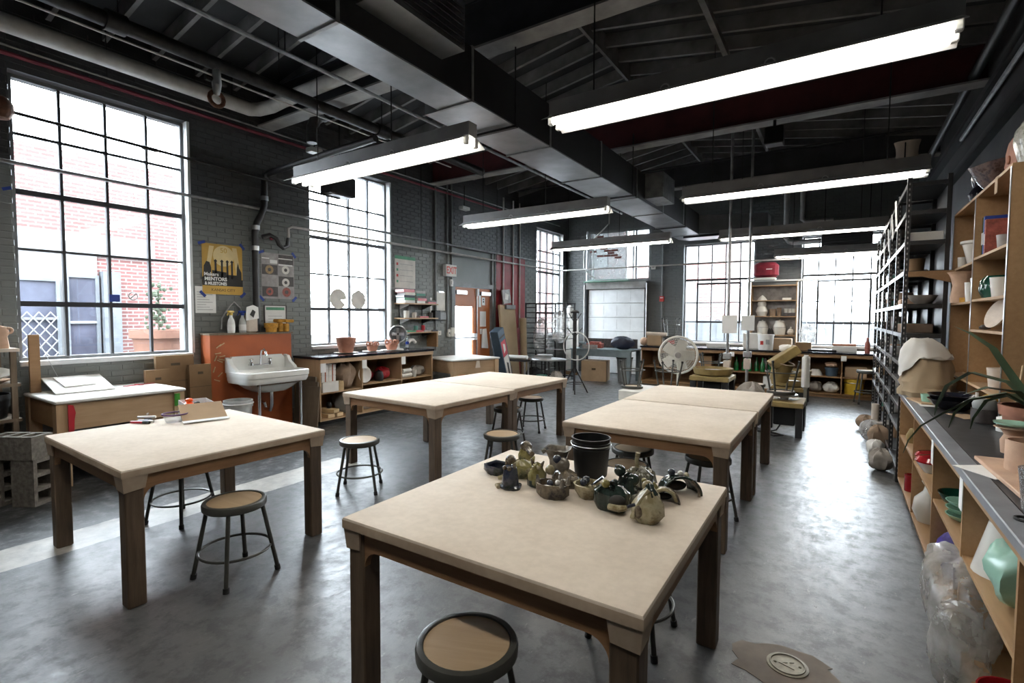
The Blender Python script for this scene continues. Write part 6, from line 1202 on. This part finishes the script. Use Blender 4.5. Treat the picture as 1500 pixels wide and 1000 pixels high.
# aloe
plain('aloe_leaf', (.05, .085, .045, 1), .4, var=.3, scale=8); plain('soil', (.03, .02, .015, 1), .9)
t = thing('aloe_plant', 'aloe plant with long drooping leaves in a terracotta pot on the bench', 'plant', (.86, 3.62, QZ+.001))
MB().lathe([(0,0),(.10,0),(.13,.17),(.145,.17),(.15,.22),(.135,.22),(.12,.04),(0,.04)], 24).build('pot', 'clay', t, True); MB().lathe([(0,.19),(.125,.19),(.0,.2)], 20).build('soil', 'soil', t, True)
def leaf(pts, w):
    m = MB(); k = len(pts); P = [Vector(p) for p in pts]; vs = []; fs = []
    for i, p in enumerate(P):
        d = (P[min(i+1, k-1)]-P[max(i-1, 0)]).normalized(); s = d.cross(Vector((0,0,1)))
        s = s.normalized() if s.length > .05 else Vector((0,1,0)); u = s.cross(d); ww = w*(1-(i/(k-1))**1.6)+.002; 
        vs += [p+s*ww+u*ww*.25, p-u*ww*.35, p-s*ww+u*ww*.25, p+u*ww*.12]
    for i in range(k-1):
        for j in range(4): fs.append((i*4+j, i*4+(j+1) % 4, i*4+4+(j+1) % 4, i*4+4+j))
    fs += [(3,2,1,0), tuple(range(k*4-4, k*4))]; return m.add(vs, fs)
lv = [([(0,0,.2),(-.05,.1,.3),(-.13,.28,.50),(-.20,.45,.58),(-.25,.62,.62)], .028), ([(0,0,.2),(-.02,-.02,.35),(-.03,-.03,.55),(-.06,.02,.78)], .03), ([(0,0,.2),(.02,.06,.4),(.0,.10,.6),(-.02,.16,.74)], .026), ([(0,0,.2),(-.10,.10,.33),(-.22,.25,.36),(-.30,.40,.26),(-.33,.52,.12),(-.335,.56,.05)], .022), ([(0,0,.2),(-.12,.0,.28),(-.26,.02,.23),(-.36,.06,.14),(-.45,.10,.05),(-.50,.14,-.05),(-.52,.18,-.14)], .02),
      ([(0,0,.2),(-.1,.08,.26),(-.22,.18,.22),(-.28,.26,.12),(-.30,.30,.02)], .022), ([(0,0,.2),(-.06,.16,.26),(-.14,.28,.20),(-.18,.36,.08),(-.19,.38,.01)], .02), ([(0,0,.2),(.06,-.02,.42),(.14,-.05,.58)], .03), ([(0,0,.2),(-.1,-.08,.3),(-.22,-.15,.32),(-.32,-.2,.28)], .025), ([(0,0,.2),(.08,.1,.36),(.16,.2,.44)], .026)]
for p, w_ in lv: leaf(p, w_).build('leaf', 'aloe_leaf', t, True)
# near bench ware
vessel('mint_bottle', [(0,0),(.045,0),(.05,.06),(.035,.09),(.05,.115),(.075,.125),(.07,.128),(.03,.11),(0,.11)], 'glaze_mint', 'mint bottle with a flared lip near the aloe pot', 'bottle', (.72, 3.35, QZ+.02)).data.materials[0] = M['clay_pale']
vessel('mint_lip', [(.04,0),(.075,.012),(.078,.02),(.04,.012),(0,.006)], 'glaze_mint', 'mint glazed dish resting on the clay bottle', 'dish', (.72, 3.35, QZ+.15))
t = thing('ware_board', 'pinkish ware board carrying clay cylinders at the near bench end', 'board', (.70, 2.78, QZ+.003), .04); MB().bbox(-.13,-.40,0,.18,.42,.018,.003).build('board', 'clay_pale', t)
vessel('clay_cylinder', pot_prof(.085,.085,.13,.008), 'clay_pale', 'tall pale clay cylinder at the back of the ware board', 'pot', (.70, 2.98, QZ+.0215), 28); vessel('clay_cylinder', pot_prof(.08,.09,.07,.008), 'clay_pale', 'low pale clay ring in front of the tall cylinder', 'pot', (.68, 2.66, QZ+.0215), 28); solo('paper_sleeve', MB().prism([(-.05,-.3),(.12,-.3),(.12,.05),(.0,.12)], .003, 'xy', 0), 'paper', 'white paper sheet lying over the clay cylinders', 'paper', (.76, 2.92, QZ+.155), .2, smooth=False)
clear('cup_clear', (.93, .94, .94, 1), .3, .1, cover=.35, ccol=(.5, .5, .5, 1)); vessel('plastic_cup', pot_prof(.055,.07,.15,.003), 'cup_clear', 'cloudy clear plastic cup at the near end of the bench', 'cup', (.605, 2.42, QZ+.003), 24)
t = thing('scissors', 'pair of scissors on the bench edge beside the plastic cup', 'scissors', (.56, 2.26, QZ+.006), .5); MB().ring((0,0,0), .025, .005, 14, 6).build('finger_loop', 'black_plastic', t, True); MB().ring((.0,.055,0), .025, .005, 14, 6).build('finger_loop', 'black_plastic', t, True); MB().tube([(.02,.01,0),(.14,.04,0)], .005, 6).build('blade', 'steel', t, True); MB().tube([(.02,.045,0),(.14,.015,0.006)], .005, 6).build('blade', 'steel', t, True)
# ---------------------------------------------------------------- tall wooden shelf on the bench
HX0, HX1 = .85, 1.18
t = thing('ware_shelf', 'tall plywood shelf of pots standing on the right bench', 'shelf', (HX0, 4.28, QZ+.001)); hh = 1.60; Lh = 1.87
for y in (0, .97, Lh-.02): MB().box(0, y, 0, HX1-HX0, y+.02, hh).build('upright', 'ply_warm', t); MB().box(-.004, y-.002, 0, -.0005, y+.022, hh).build('edge_strip', 'steel', t)
MB().box(0,-.0,hh+.0005,HX1-HX0,Lh,hh+.02).build('top_board', 'ply_warm', t); MB().box(HX1-HX0+.0005,0,0,HX1-HX0+.01,Lh,hh).build('back_panel', 'ply_warm', t)
for z in (1.12, .80, .57, .16): MB().box(.0,.021,z,HX1-HX0,.969,z+.018).build('shelf_board', 'ply', t)
for z in (1.10, .79, .16): MB().box(.0,.991,z,HX1-HX0,Lh-.021,z+.018).build('shelf_board', 'ply', t)
for y in (.5, 1.4): MB().box(HX1-HX0-.02,y,0,HX1-HX0-.005,y+.03,hh).build('shelf_rail', 'frame_grey', t)
bz = QZ+.001
def upright_book(y, th, h, mat, label, z=bz+1.138, lean=0):
    t = thing('binder', label, 'binder', (.88, y, z), rot=(lean, 0, 0)); MB().bbox(0,-th/2,0,.24,th/2,h,.004).build('cover', mat, t); MB().box(-.0015,-th*.3,h*.3,.0,th*.3,h*.6).build('spine_label', 'paper', t)
upright_book(5.18, .035, .30, 'glaze_green', 'green binder standing on the wooden shelf'); upright_book(5.14, .03, .30, 'tape_blue', 'blue binder right of the green binder'); upright_book(5.10, .03, .27, 'photo_red', 'brown folder right of the blue binder')
solo('clay_slab', MB().bbox(-.01,-.20,0,.01,.2,.30,.003), 'clay', 'reddish clay panel leaning on the wooden shelf', 'panel', (1.10, 4.83, bz+1.138), smooth=False); solo('white_wedge', MB().prism([(-.13,0),(.13,0),(.13,.32),(.06,.32)], .02, 'yz', 0), 'plaster', 'white wedge-shaped board on the wooden shelf', 'board', (.95, 4.46, bz+1.1385), smooth=False); vessel('dark_cup', pot_prof(.035,.045,.11), 'photo_grey', 'grey cup with a dark rim before the clay panel', 'cup', (.93, 4.78, bz+1.138))
vessel('green_pot', [(0,0),(.10,0),(.125,.06),(.12,.13),(.09,.17),(.08,.17),(.1,.12),(0,.02)], 'glaze_green', 'round dark green pot on the wooden shelf', 'pot', (.985, 5.10, bz+.818)); vessel('fluted_pot', pot_prof(.05,.065,.14), 'white_glaze', 'white fluted pot right of the green pot', 'pot', (.93, 4.80, bz+.818)); vessel('fluted_pot', pot_prof(.05,.055,.20), 'photo_grey', 'greyish cup behind the white pot at the panel', 'pot', (.98, 4.42, bz+.818))
solo('large_plate', MB().lathe([(0,0),(.12,0),(.22,.035),(.225,.045),(.21,.04),(.11,.012),(0,.01)], 30), 'bisque', 'large oval plate standing on edge on the wooden shelf', 'plate', (.945, 4.78, bz+.589+.104), rot=(0, math.radians(-72), 0)).scale = (.46, 1.22, 1)
vessel('dark_pebble', [(0,0),(.03,.005),(.035,.02),(.02,.035),(0,.04)], 'photo_dark', 'dark pebble holding the large plate', 'pebble', (.89, 5.0, bz+.589)); vessel('cream_cup', pot_prof(.05,.065,.15), 'bisque', 'cream cup on the lowest wooden shelf', 'cup', (.93, 4.76, bz+.179))
vessel('fluted_bowl', [(0,0),(.07,0),(.115,.19),(.13,.20),(.13,.22),(.115,.22),(.065,.02),(0,.02)], 'white_glaze', 'white fluted planter in the far bay of the wooden shelf', 'pot', (.985, 5.86, bz+1.119)); vessel('small_jar', pot_prof(.03,.035,.10), 'white_glaze', 'small white jar left of the fluted planter', 'jar', (.90, 6.02, bz+1.119)); vessel('tall_cup', pot_prof(.04,.05,.20), 'white_glaze', 'tall white cup behind the peach vase', 'cup', (.95, 5.66, bz+.809)); vessel('white_beaker', pot_prof(.045,.055,.16), 'white_glaze', 'white beaker right of the peach vase', 'cup', (.905, 5.56, bz+.809))
vessel('peach_vase', [(0,0),(.08,0),(.085,.05),(.07,.15),(.09,.24),(.115,.27),(.105,.27),(.06,.15),(.07,.02),(0,.02)], 'clay_pale', 'peach flared vase at the front of the wooden shelf', 'vase', (.89, 5.88, bz+.809)); vessel('orange_pot', [(0,0),(.05,0),(.075,.06),(.05,.13),(0,.135)], 'clay', 'round orange pot behind the peach vase', 'pot', (.93, 6.06, bz+.809)); vessel('yellow_cube', [(0,0),(.03,0),(.03,.04),(0,.04)], 'sponge', 'small yellow sponge before the white beaker', 'sponge', (.87, 5.68, bz+.809), 4)
solo('picture_frame', MB().bbox(-.012,-.14,0,.012,.14,.26,.004).bbox(-.016,-.12,.02,-.012,.12,.24,.001), 'photo_grey', 'grey frame standing low in the far bay of the wooden shelf', 'frame', (.98, 5.48, bz+.179), smooth=False)
tz = bz+hh+.02
glaze('vase_pattern', (.25, .25, .22, 1), (.40, .39, .35, 1), (.14, .14, .12, 1), .2, 20); vessel('patterned_vase', [(0,0),(.09,0),(.10,.04),(.125,.15),(.12,.22),(.07,.30),(.06,.36),(.075,.42),(.06,.42),(.05,.3),(0,.02)], 'vase_pattern', 'tall grey patterned vase on top of the wooden shelf', 'vase', (1.0, 4.42, tz), 28)
t = thing('clay_mask', 'brown clay face in profile on top of the wooden shelf', 'sculpture', (.99, 4.75, tz)); MB().prism([(-.16,0),(.1,0),(.14,.05),(.12,.08),(.15,.11),(.12,.14),(.13,.19),(.06,.25),(-.05,.26),(-.16,.2)], .12, 'yz', -.06).build('head', 'clay', t); MB().sphere((-.065,.02,.13), .03, 8, 6, (.4,1,1)).build('ear', 'clay', t, True)
glaze('shell_glaze', (.06, .035, .03, 1), (.13, .09, .085, 1), (.05, .04, .05, 1), .18, 16); t = thing('shell_bowl', 'dark folded shell-shaped bowl on top of the wooden shelf', 'bowl', (.96, 5.22, tz)); MB().lathe([(0,0),(.05,0),(.11,.08),(.17,.20),(.155,.20),(.1,.09),(.04,.02),(0,.02)], 24, (0,0,0), 1, 1.25, .12, 5).build('bowl_body', 'shell_glaze', t, True)
vessel('black_figure_pot', [(0,0),(.05,0),(.07,.08),(.04,.14),(.055,.19),(.05,.24),(.02,.27),(0,.27)], 'countertop', 'glossy black bulbous pot behind the shell bowl', 'pot', (.93, 5.66, tz), wob=.08, seed=4)
solo('orange_tag', MB().box(-.002,-.035,-.11,.0,.035,0), 'cardboard_light', 'orange tag hanging from the top edge of the wooden shelf', 'tag', (HX0-.006, 4.62, tz-.005), smooth=False)

t = thing('bent_card', 'beige bent card lying on top of the second strip light at the right', 'card', (.52, 6.63, 3.226)); MB().lathe([(.09,0),(.085,.05),(.09,.11),(.105,.17),(.112,.17),(.096,.11),(.091,.05),(.095,0)], 18, sy=.5, cap=False).build('card_sheet', 'bisque', t, True); MB().tube([(-.02,-.05,.0),(-.02,-.055,.15)], .006, 5).build('cord', 'black_plastic', t, True)
t = thing('box_speaker', 'black box speaker hanging under the red-webbed beam', 'speaker', (-.80, 7.50, 3.84)); MB().bbox(-.11,-.1,0,.11,.1,.22,.012).build('case', 'black_plastic', t); MB().tube([(0,0,.22),(0,0,.32)], .02, 8).build('bracket', 'dark_iron', t, True)
t = thing('unit_heater', 'dark unit heater hanging before the right back window', 'heater', (.05, 12.95, 3.10)); MB().bbox(-.45,-.22,0,.45,.22,.34,.012).build('case', 'black_metal', t)
for k in range(5): MB().cbox((0,-.225,.05+k*.06), (.8,.02,.008), R3(rx=.5)).build('louvre', 'dark_iron', t)
for x in (-.4, .4): MB().tube([(x,0,.34),(x,0,1.745 if x > 0 else 1.875)], .01, 6).build('hanger_rod', 'dark_iron', t)
# ---------------------------------------------------------------- on the front table: bucket and glazed creatures
TZ = TH+.0008
t = thing('black_bucket', 'black plastic bucket standing at the back of the front table', 'bucket', (-1.06, 2.38, TZ)); t.scale = (1, 1, .86)
MB().lathe([(0,0),(.080,0),(.083,.006),(.094,.165),(.098,.166),(.099,.172),(.094,.176),(.096,.195),(.100,.196),(.101,.203),(.096,.206),(.097,.222),(.101,.224),(.101,.230),(.093,.230),(.078,.012),(0,.012)], 36).build('body', 'black_plastic', t, True)
MB().ring((0,0,.190), .102, .0025, 36, 6).build('wire_bail', 'steel', t, True); MB().sphere((-.103,-.01,.186), .011, 8, 6).build('bail_lug', 'white_plastic', t, True)
glaze('g_grey', (.11, .095, .075, 1), (.20, .18, .15, 1), (.05, .05, .055, 1)); glaze('g_green', (.010, .014, .012, 1), (.025, .04, .034, 1), (.055, .06, .045, 1), .12); glaze('g_olive', (.13, .11, .03, 1), (.26, .23, .10, 1), (.05, .06, .03, 1)); glaze('g_cream', (.26, .22, .12, 1), (.40, .36, .24, 1), (.18, .14, .07, 1)); glaze('g_blue', (.012, .016, .04, 1), (.05, .055, .07, 1), (.02, .025, .02, 1), .15); glaze('g_brown', (.06, .04, .025, 1), (.16, .13, .09, 1), (.035, .03, .03, 1)); glaze('g_nest', (.08, .075, .055, 1), (.20, .19, .14, 1), (.035, .04, .04, 1))
def creature(name, label, loc, rz=0): 
    t = thing(name, label, 'ceramic', (loc[0]-.01, loc[1], TZ), math.radians(rz), 'glazed creatures on the front table'); t.scale = (1.1, 1.1, 1.1); return t
def body(t, prof, mat, wob=.1, seed=0, sx=1, sy=1, name='body', c=(0,0,0), n=22): return MB().lathe(prof, n, c, sx, sy, wob, seed).jitter(.0018, seed).build(name, mat, t, True)
def ball(t, c, r, mat, name, sq=(1,1,1)): return MB().sphere(c, r, 12, 8, sq).build(name, mat, t, True)
def horn(t, pts, rad, mat, name='ear'): return MB().tube(pts, rad, 8).build(name, mat, t, True)
t = creature('glazed_dish', 'low dark blue boat dish at the left end of the creatures', (-1.46, 2.12), 10); body(t, [(0,0),(.045,0),(.062,.02),(.060,.042),(.048,.042),(.045,.018),(0,.012)], 'g_blue', .07, 1, 1.05, .75); horn(t, [(-.055,0,.038),(-.02,.035,.048),(.03,.03,.046)], .008, 'g_blue', 'rolled_lip')
t = creature('glazed_frog', 'yellow-green sprawling creature behind the grey cat', (-1.335, 2.15), 20); body(t, [(0,0),(.05,0),(.062,.03),(.05,.06),(.02,.075),(0,.078)], 'g_olive', .12, 2, 1.15, .85); ball(t, (-.045,-.01,.075), .026, 'g_brown', 'head'); horn(t, [(.04,-.03,.04),(.075,-.05,.02),(.085,-.055,.005)], [.016,.012,.012], 'g_cream', 'leg'); horn(t, [(-.04,-.04,.03),(-.07,-.06,.01),(-.09,-.06,.006)], [.016,.012,.01], 'g_cream', 'leg'); horn(t, [(.05,.02,.06),(.06,.02,.095)], [.012,.004], 'g_olive', 'ear')
t = creature('glazed_cat', 'grey-blue cat-like figure on a flat foot at the left front', (-1.288, 1.985), -5); body(t, [(0,0),(.048,0),(.050,.010),(.038,.016),(.033,.05),(.029,.085),(.020,.095),(0,.097)], 'g_blue', .08, 3); horn(t, [(-.02,0,.088),(-.024,0,.115)], [.010,.003], 'g_brown'); horn(t, [(.018,0,.088),(.024,0,.112)], [.010,.003], 'g_brown'); ball(t, (-.012,-.026,.09), .010, 'g_brown', 'eye'); ball(t, (.012,-.026,.09), .010, 'g_brown', 'eye'); horn(t, [(-.035,-.02,.01),(-.05,-.035,.008),(-.03,-.045,.007)], .009, 'g_cream', 'paw')
t = creature('glazed_hound', 'speckled hound figure with a long snout at the back left', (-1.455, 2.40), -30); body(t, [(0,0),(.04,0),(.042,.03),(.03,.06),(0,.065)], 'g_olive', .12, 4); ball(t, (.0,0,.078), .030, 'g_brown', 'head', (1.15,1,.9)); horn(t, [(.02,-.005,.075),(.06,-.01,.06),(.085,-.012,.058)], [.016,.012,.014], 'g_brown', 'snout'); horn(t, [(-.03,.01,.08),(-.052,.02,.075),(-.05,.02,.05)], [.010,.012,.004], 'g_grey'); ball(t, (.012,-.026,.092), .007, 'print_black', 'eye')
t = creature('glazed_jug', 'tall grey-brown jug with a torn flared rim in the back row', (-1.20, 2.30), 0); body(t, [(0,0),(.04,0),(.043,.03),(.044,.07),(.055,.105),(.067,.122),(.058,.120),(.04,.09),(.035,.03),(0,.02)], 'g_grey', .11, 5); ball(t, (.045,-.02,.06), .022, 'g_blue', 'handle_knob', (.7,1,1.5)); horn(t, [(-.05,-.02,.115),(-.068,-.03,.10)], .012, 'g_grey', 'spout')
t = creature('glazed_owl', 'small olive and dark owl figure between jug and castle bowl', (-1.20, 2.085), 15); body(t, [(0,0),(.036,0),(.042,.02),(.040,.05),(.028,.07),(.022,.09),(0,.098)], 'g_olive', .12, 6); body(t, [(0,.0),(.043,.001),(.044,.025),(.03,.032),(0,.03)], 'g_green', .1, 7, name='dark_base'); horn(t, [(-.016,0,.088),(-.028,0,.115)], [.010,.003], 'g_brown'); horn(t, [(.018,0,.086),(.03,.005,.108)], [.010,.003], 'g_brown'); ball(t, (-.01,-.02,.082), .009, 'g_cream', 'eye'); ball(t, (.012,-.02,.082), .009, 'g_cream', 'eye')
t = creature('glazed_turtle', 'knobbly brown creature right of the jug', (-1.085, 2.165), -20); body(t, [(0,0),(.058,0),(.064,.025),(.05,.05),(.02,.065),(0,.068)], 'g_brown', .15, 8, 1.1, .85); ball(t, (-.02,0,.085), .032, 'g_grey', 'hump'); ball(t, (-.035,-.02,.11), .02, 'g_blue', 'knob'); ball(t, (-.06,-.04,.06), .022, 'g_cream', 'head'); horn(t, [(.05,-.02,.045),(.085,-.03,.05),(.10,-.02,.06)], [.018,.013,.010], 'g_brown', 'tail')
t = creature('glazed_castle', 'brown boat-shaped bowl with pointed corners in the front row', (-1.062, 1.985), 8); body(t, [(0,0),(.05,0),(.066,.018),(.068,.06),(.060,.060),(.056,.02),(0,.014)], 'g_brown', .05, 9, 1.05, .75); [horn(t, [(x,y,.055),(x*1.06,y*1.06,.088)], [.013,.004], 'g_grey', 'point') for x, y in ((-.058,-.012),(.05,-.03),(.062,.015),(.02,.045))]; ball(t, (-.01,0,.055), .015, 'g_blue', 'inner_ball'); ball(t, (.02,.01,.058), .012, 'white_glaze', 'inner_ball')
t = creature('glazed_egg_bowl', 'cream bowl with dark blue balls and a spoon', (-.925, 2.07), 0); body(t, [(0,0),(.033,0),(.055,.030),(.060,.058),(.053,.058),(.048,.03),(0,.012)], 'g_cream', .05, 10); ball(t, (-.015,-.01,.062), .016, 'g_blue', 'blue_ball'); ball(t, (-.018,.022,.064), .016, 'g_blue', 'blue_ball'); horn(t, [(.015,0,.05),(.062,.01,.092)], [.005,.006], 'g_blue', 'spoon'); [ball(t, (.015+.012*k,-.012+.012*(k % 2),.052), .007, 'g_cream', 'pebble') for k in range(3)]
t = creature('glazed_mouth', 'dark green open-mouthed creature with a pale tongue in front', (-.785, 2.005), 12); body(t, [(0,0),(.052,0),(.068,.03),(.066,.07),(.04,.092),(0,.095)], 'g_green', .12, 11, 1.1, .9); ball(t, (.03,-.052,.05), .034, 'print_black', 'mouth_hollow', (1,.5,.7)); horn(t, [(.0,-.06,.028),(.04,-.075,.030),(.068,-.07,.036)], [.012,.014,.010], 'g_cream', 'tongue'); ball(t, (-.02,-.02,.10), .017, 'g_olive', 'eye'); ball(t, (.012,-.005,.103), .015, 'g_green', 'eye')
t = creature('glazed_boot', 'dark green lumpy creature behind the open mouth', (-.762, 2.125), 0); body(t, [(0,0),(.050,0),(.052,.03),(.038,.07),(.034,.10),(0,.112)], 'g_green', .14, 12); ball(t, (-.03,.0,.118), .024, 'g_green', 'head'); ball(t, (.024,.0,.09), .026, 'g_green', 'shoulder'); ball(t, (-.04,-.01,.138), .009, 'g_grey', 'ear')
t = creature('glazed_nest', 'shaggy nest creature with an upright stalk in the back', (-.77, 2.335), 0); body(t, [(0,0),(.045,0),(.060,.02),(.062,.05),(.045,.078),(0,.085)], 'g_nest', .10, 13); strands = MB(); r_ = random.Random(4)
for k in range(34): a = r_.uniform(0, 6.28); strands.tube([(.02*math.cos(a),.02*math.sin(a),.086),(.055*math.cos(a+.1),.055*math.sin(a+.1),.065),(.067*math.cos(a+.15),.067*math.sin(a+.15),.02)], [.005,.006,.005], 5)
strands.build('strands', 'g_nest', t, True); horn(t, [(-.015,0,.08),(-.02,0,.115),(-.014,0,.150)], [.010,.009,.011], 'g_cream', 'stalk')
def arch_shell(t, R, mat, inner, n=16):
    m = MB(); vs = []; fs = []; rows = 7
    for i in range(rows+1):
        d = -R*.62+R*1.3*i/rows; k = math.sqrt(max(.05, 1-(max(0, d)/R)**2))
        for j in range(n+1):
            a = PI*j/n; vs.append((R*k*math.cos(a), d, R*k*.95*math.sin(a)))
    for i in range(rows):
        for j in range(n): q = i*(n+1)+j; fs.append((q, q+1, q+n+2, q+n+1))
    m.add(vs, fs); o = m.build('shell', mat, t, True); md = o.modifiers.new('thick', 'SOLIDIFY'); md.thickness = .008; md.offset = -1
    ball(t, (0, R*.35, R*.28), R*.5, inner, 'hollow', (1.2,.5,.55))
t = creature('glazed_shell', 'dark arched shell with a blue ball on top at the far right', (-.60, 2.36), 35); arch_shell(t, .078, 'g_green', 'print_black'); ball(t, (-.03,0,.088), .016, 'g_blue', 'blue_ball'); ball(t, (.005,-.01,.085), .012, 'white_glaze', 'white_ball'); ball(t, (.03,-.01,.078), .012, 'g_cream', 'white_ball'); horn(t, [(.04,-.045,.066),(.066,-.055,.03),(.068,-.055,.0)], .006, 'g_brown', 'tassel'); horn(t, [(.055,-.03,.06),(.076,-.04,.028),(.078,-.04,.0)], .006, 'g_nest', 'tassel')
t = creature('glazed_cave', 'brown-edged cave with a black hollow beside the dark shell', (-.622, 2.215), 20); arch_shell(t, .052, 'g_brown', 'print_black'); horn(t, [(-.04,-.03,.03),(-.03,-.035,.052),(0,-.036,.06),(.03,-.034,.046),(.045,-.03,.012)], .007, 'g_cream', 'rim'); horn(t, [(-.03,0,.05),(-.042,0,.075)], [.009,.003], 'g_olive')
t = creature('glazed_mouse', 'yellowish mouse figure behind the cream hooded bowl', (-.648, 2.11), 0); body(t, [(0,0),(.034,0),(.040,.025),(.034,.055),(.02,.07),(0,.074)], 'g_cream', .10, 16); ball(t, (-.012,-.01,.085), .022, 'g_cream', 'head'); ball(t, (-.004,-.03,.088), .006, 'print_black', 'eye'); ball(t, (-.028,.0,.10), .011, 'g_olive', 'ear'); body(t, [(0,0),(.03,0),(.034,.02),(.02,.04),(0,.042)], 'g_nest', .15, 17, name='lump', c=(-.055,-.01,.0))
t = creature('glazed_hood', 'cream hooded round bowl with a dark green top nearest the camera', (-.612, 1.955), 25); body(t, [(0,0),(.036,0),(.056,.028),(.055,.065),(.036,.095),(.018,.115),(0,.118)], 'g_cream', .07, 18); body(t, [(.030,.085),(.032,.10),(.018,.118),(.012,.130),(0,.132)], 'g_green', .1, 19, name='dark_top', c=(.006,.006,.0)); horn(t, [(-.058,-.028,.020),(-.05,-.03,.05),(-.03,-.026,.085),(.0,-.016,.12)], [.009,.008,.008,.010], 'g_cream', 'hood_edge'); ball(t, (-.035,-.03,.045), .026, 'g_brown', 'hollow', (.7,.7,1)); horn(t, [(-.05,-.03,.07),(-.078,-.04,.064)], .006, 'g_blue', 'beak')
# ---------------------------------------------------------------- on the left table
t = thing('shipping_box', 'open white cardboard box with its lid folded down on the left table', 'box', (-4.40, 2.02, TZ), math.radians(-14)); b = MB(); b.box(-.14,-.10,0,.14,.10,.004); b.box(-.14,-.10,.004,-.136,.10,.115); b.box(.136,-.10,.004,.14,.10,.115); b.box(-.136,-.10,.004,.136,-.096,.115); b.box(-.136,.096,.004,.136,.10,.115); b.build('tray', 'white_paint', t)
MB().cbox((.235,.0,.065), (.21,.30,.004), R3(ry=.50)).build('lid_panel', 'cardboard_light', t); MB().cbox((.345,.0,.014), (.06,.31,.004), R3(ry=.1)).build('lid_flap', 'white_paint', t)
plain('orange_bright', (.85, .10, .01, 1), .4, var=.1); solo('orange_toy', MB().bbox(-.035,-.03,0,.035,.03,.10,.012).bbox(-.02,-.02,.10,.03,.025,.13,.008), 'orange_bright', 'bright orange object inside the open white box', 'toy', (-4.46, 1.99, TZ+.0045)); solo('black_toy', MB().lathe([(0,0),(.03,0),(.035,.05),(.02,.11),(0,.12)], 12), 'black_plastic', 'small black object inside the open white box', 'toy', (-4.34, 2.0, TZ+.0045))
t = thing('clear_tub', 'clear plastic tub with a purple rim on the left table', 'tub', (-4.25, 1.80, TZ)); MB().lathe([(0,0),(.06,0),(.082,.055),(.085,.06),(.08,.058),(.058,.004),(0,.004)], 26).build('bowl_body', 'clear_plastic', t, True); plain('purple', (.09, .02, .10, 1), .3); MB().ring((0,0,.062), .084, .006, 30, 6).build('rim', 'purple', t, True)
pens = (('purple', .0, .0, 25, 'purple marker pen lying on the left table'), ('print_black', .025, -.025, 12, 'black marker pen lying on the left table'), ('white_plastic', -.04, .02, 40, 'white marker pen lying across the others on the left table'), ('red_plastic', .01, -.05, 30, 'red-capped pen at the front of the pen heap'))
for k, (mt, dx, dy, a, lab) in enumerate(pens):
    t = thing('marker_pen', lab, 'pen', (-4.40+dx, 1.66+dy, TZ+.011+(.022 if k == 2 else 0)), math.radians(a)); MB().tube([(-.06,0,0),(.035,0,0)], .010, 8).build('barrel', mt, t, True); MB().tube([(.035,0,0),(.068,0,0)], .0105, 8).build('cap', 'print_black' if k % 2 else 'white_plastic', t, True)
t = thing('tape_dispenser', 'small black tape dispenser among the pens on the left table', 'tape dispenser', (-4.46, 1.70, TZ)); MB().bbox(-.04,-.015,0,.04,.015,.022,.006).build('body', 'black_plastic', t); MB().ring((-.01,0,.032), .018, .008, 14, 6, 'y').build('tape_roll', 'clear_plastic', t, True)
# ---------------------------------------------------------------- floor cleanout cover
plain('patch_tan', (.15, .12, .095, 1), .7, var=.2, scale=8)
mb = MB(); r_ = random.Random(9); pts = [(.20*(1+r_.uniform(-.18,.22))*math.cos(2*PI*k/22)*1.15, .17*(1+r_.uniform(-.15,.2))*math.sin(2*PI*k/22)) for k in range(22)]
fp = mb.prism(pts, .0022, 'xy', .0003); o = fp.build('mortar_patch', 'patch_tan', None, loc=(-.16, 2.52, 0)); tag(o, 'tan mortar patch in the floor around the round cover', 'floor patch')
t = thing('cleanout_cover', 'round brass cleanout cover with a raised letter A in the floor', 'floor cover', (-.155, 2.545, .0026), math.radians(-20)); plain('brass_dull', (.20, .185, .145, 1), .45, .5, var=.25, scale=30); MB().lathe([(0,.0),(.085,.0),(.085,.004),(.076,.005),(0,.005)], 36).build('plate', 'brass_dull', t, True); MB().ring((0,0,.006), .070, .004, 36, 6).build('raised_ring', 'brass_dull', t, True); text('lettering', 'A', .09, 'brass_dull', t, (0, 0, .0055), (0, 0, math.radians(115)), depth=.002)
for s in (-1, 1): MB().sphere((s*.05*math.cos(.5), s*.05*math.sin(.5), .006), .007, 8, 5, (1,1,.6)).build('screw', 'brass_dull', t, True)
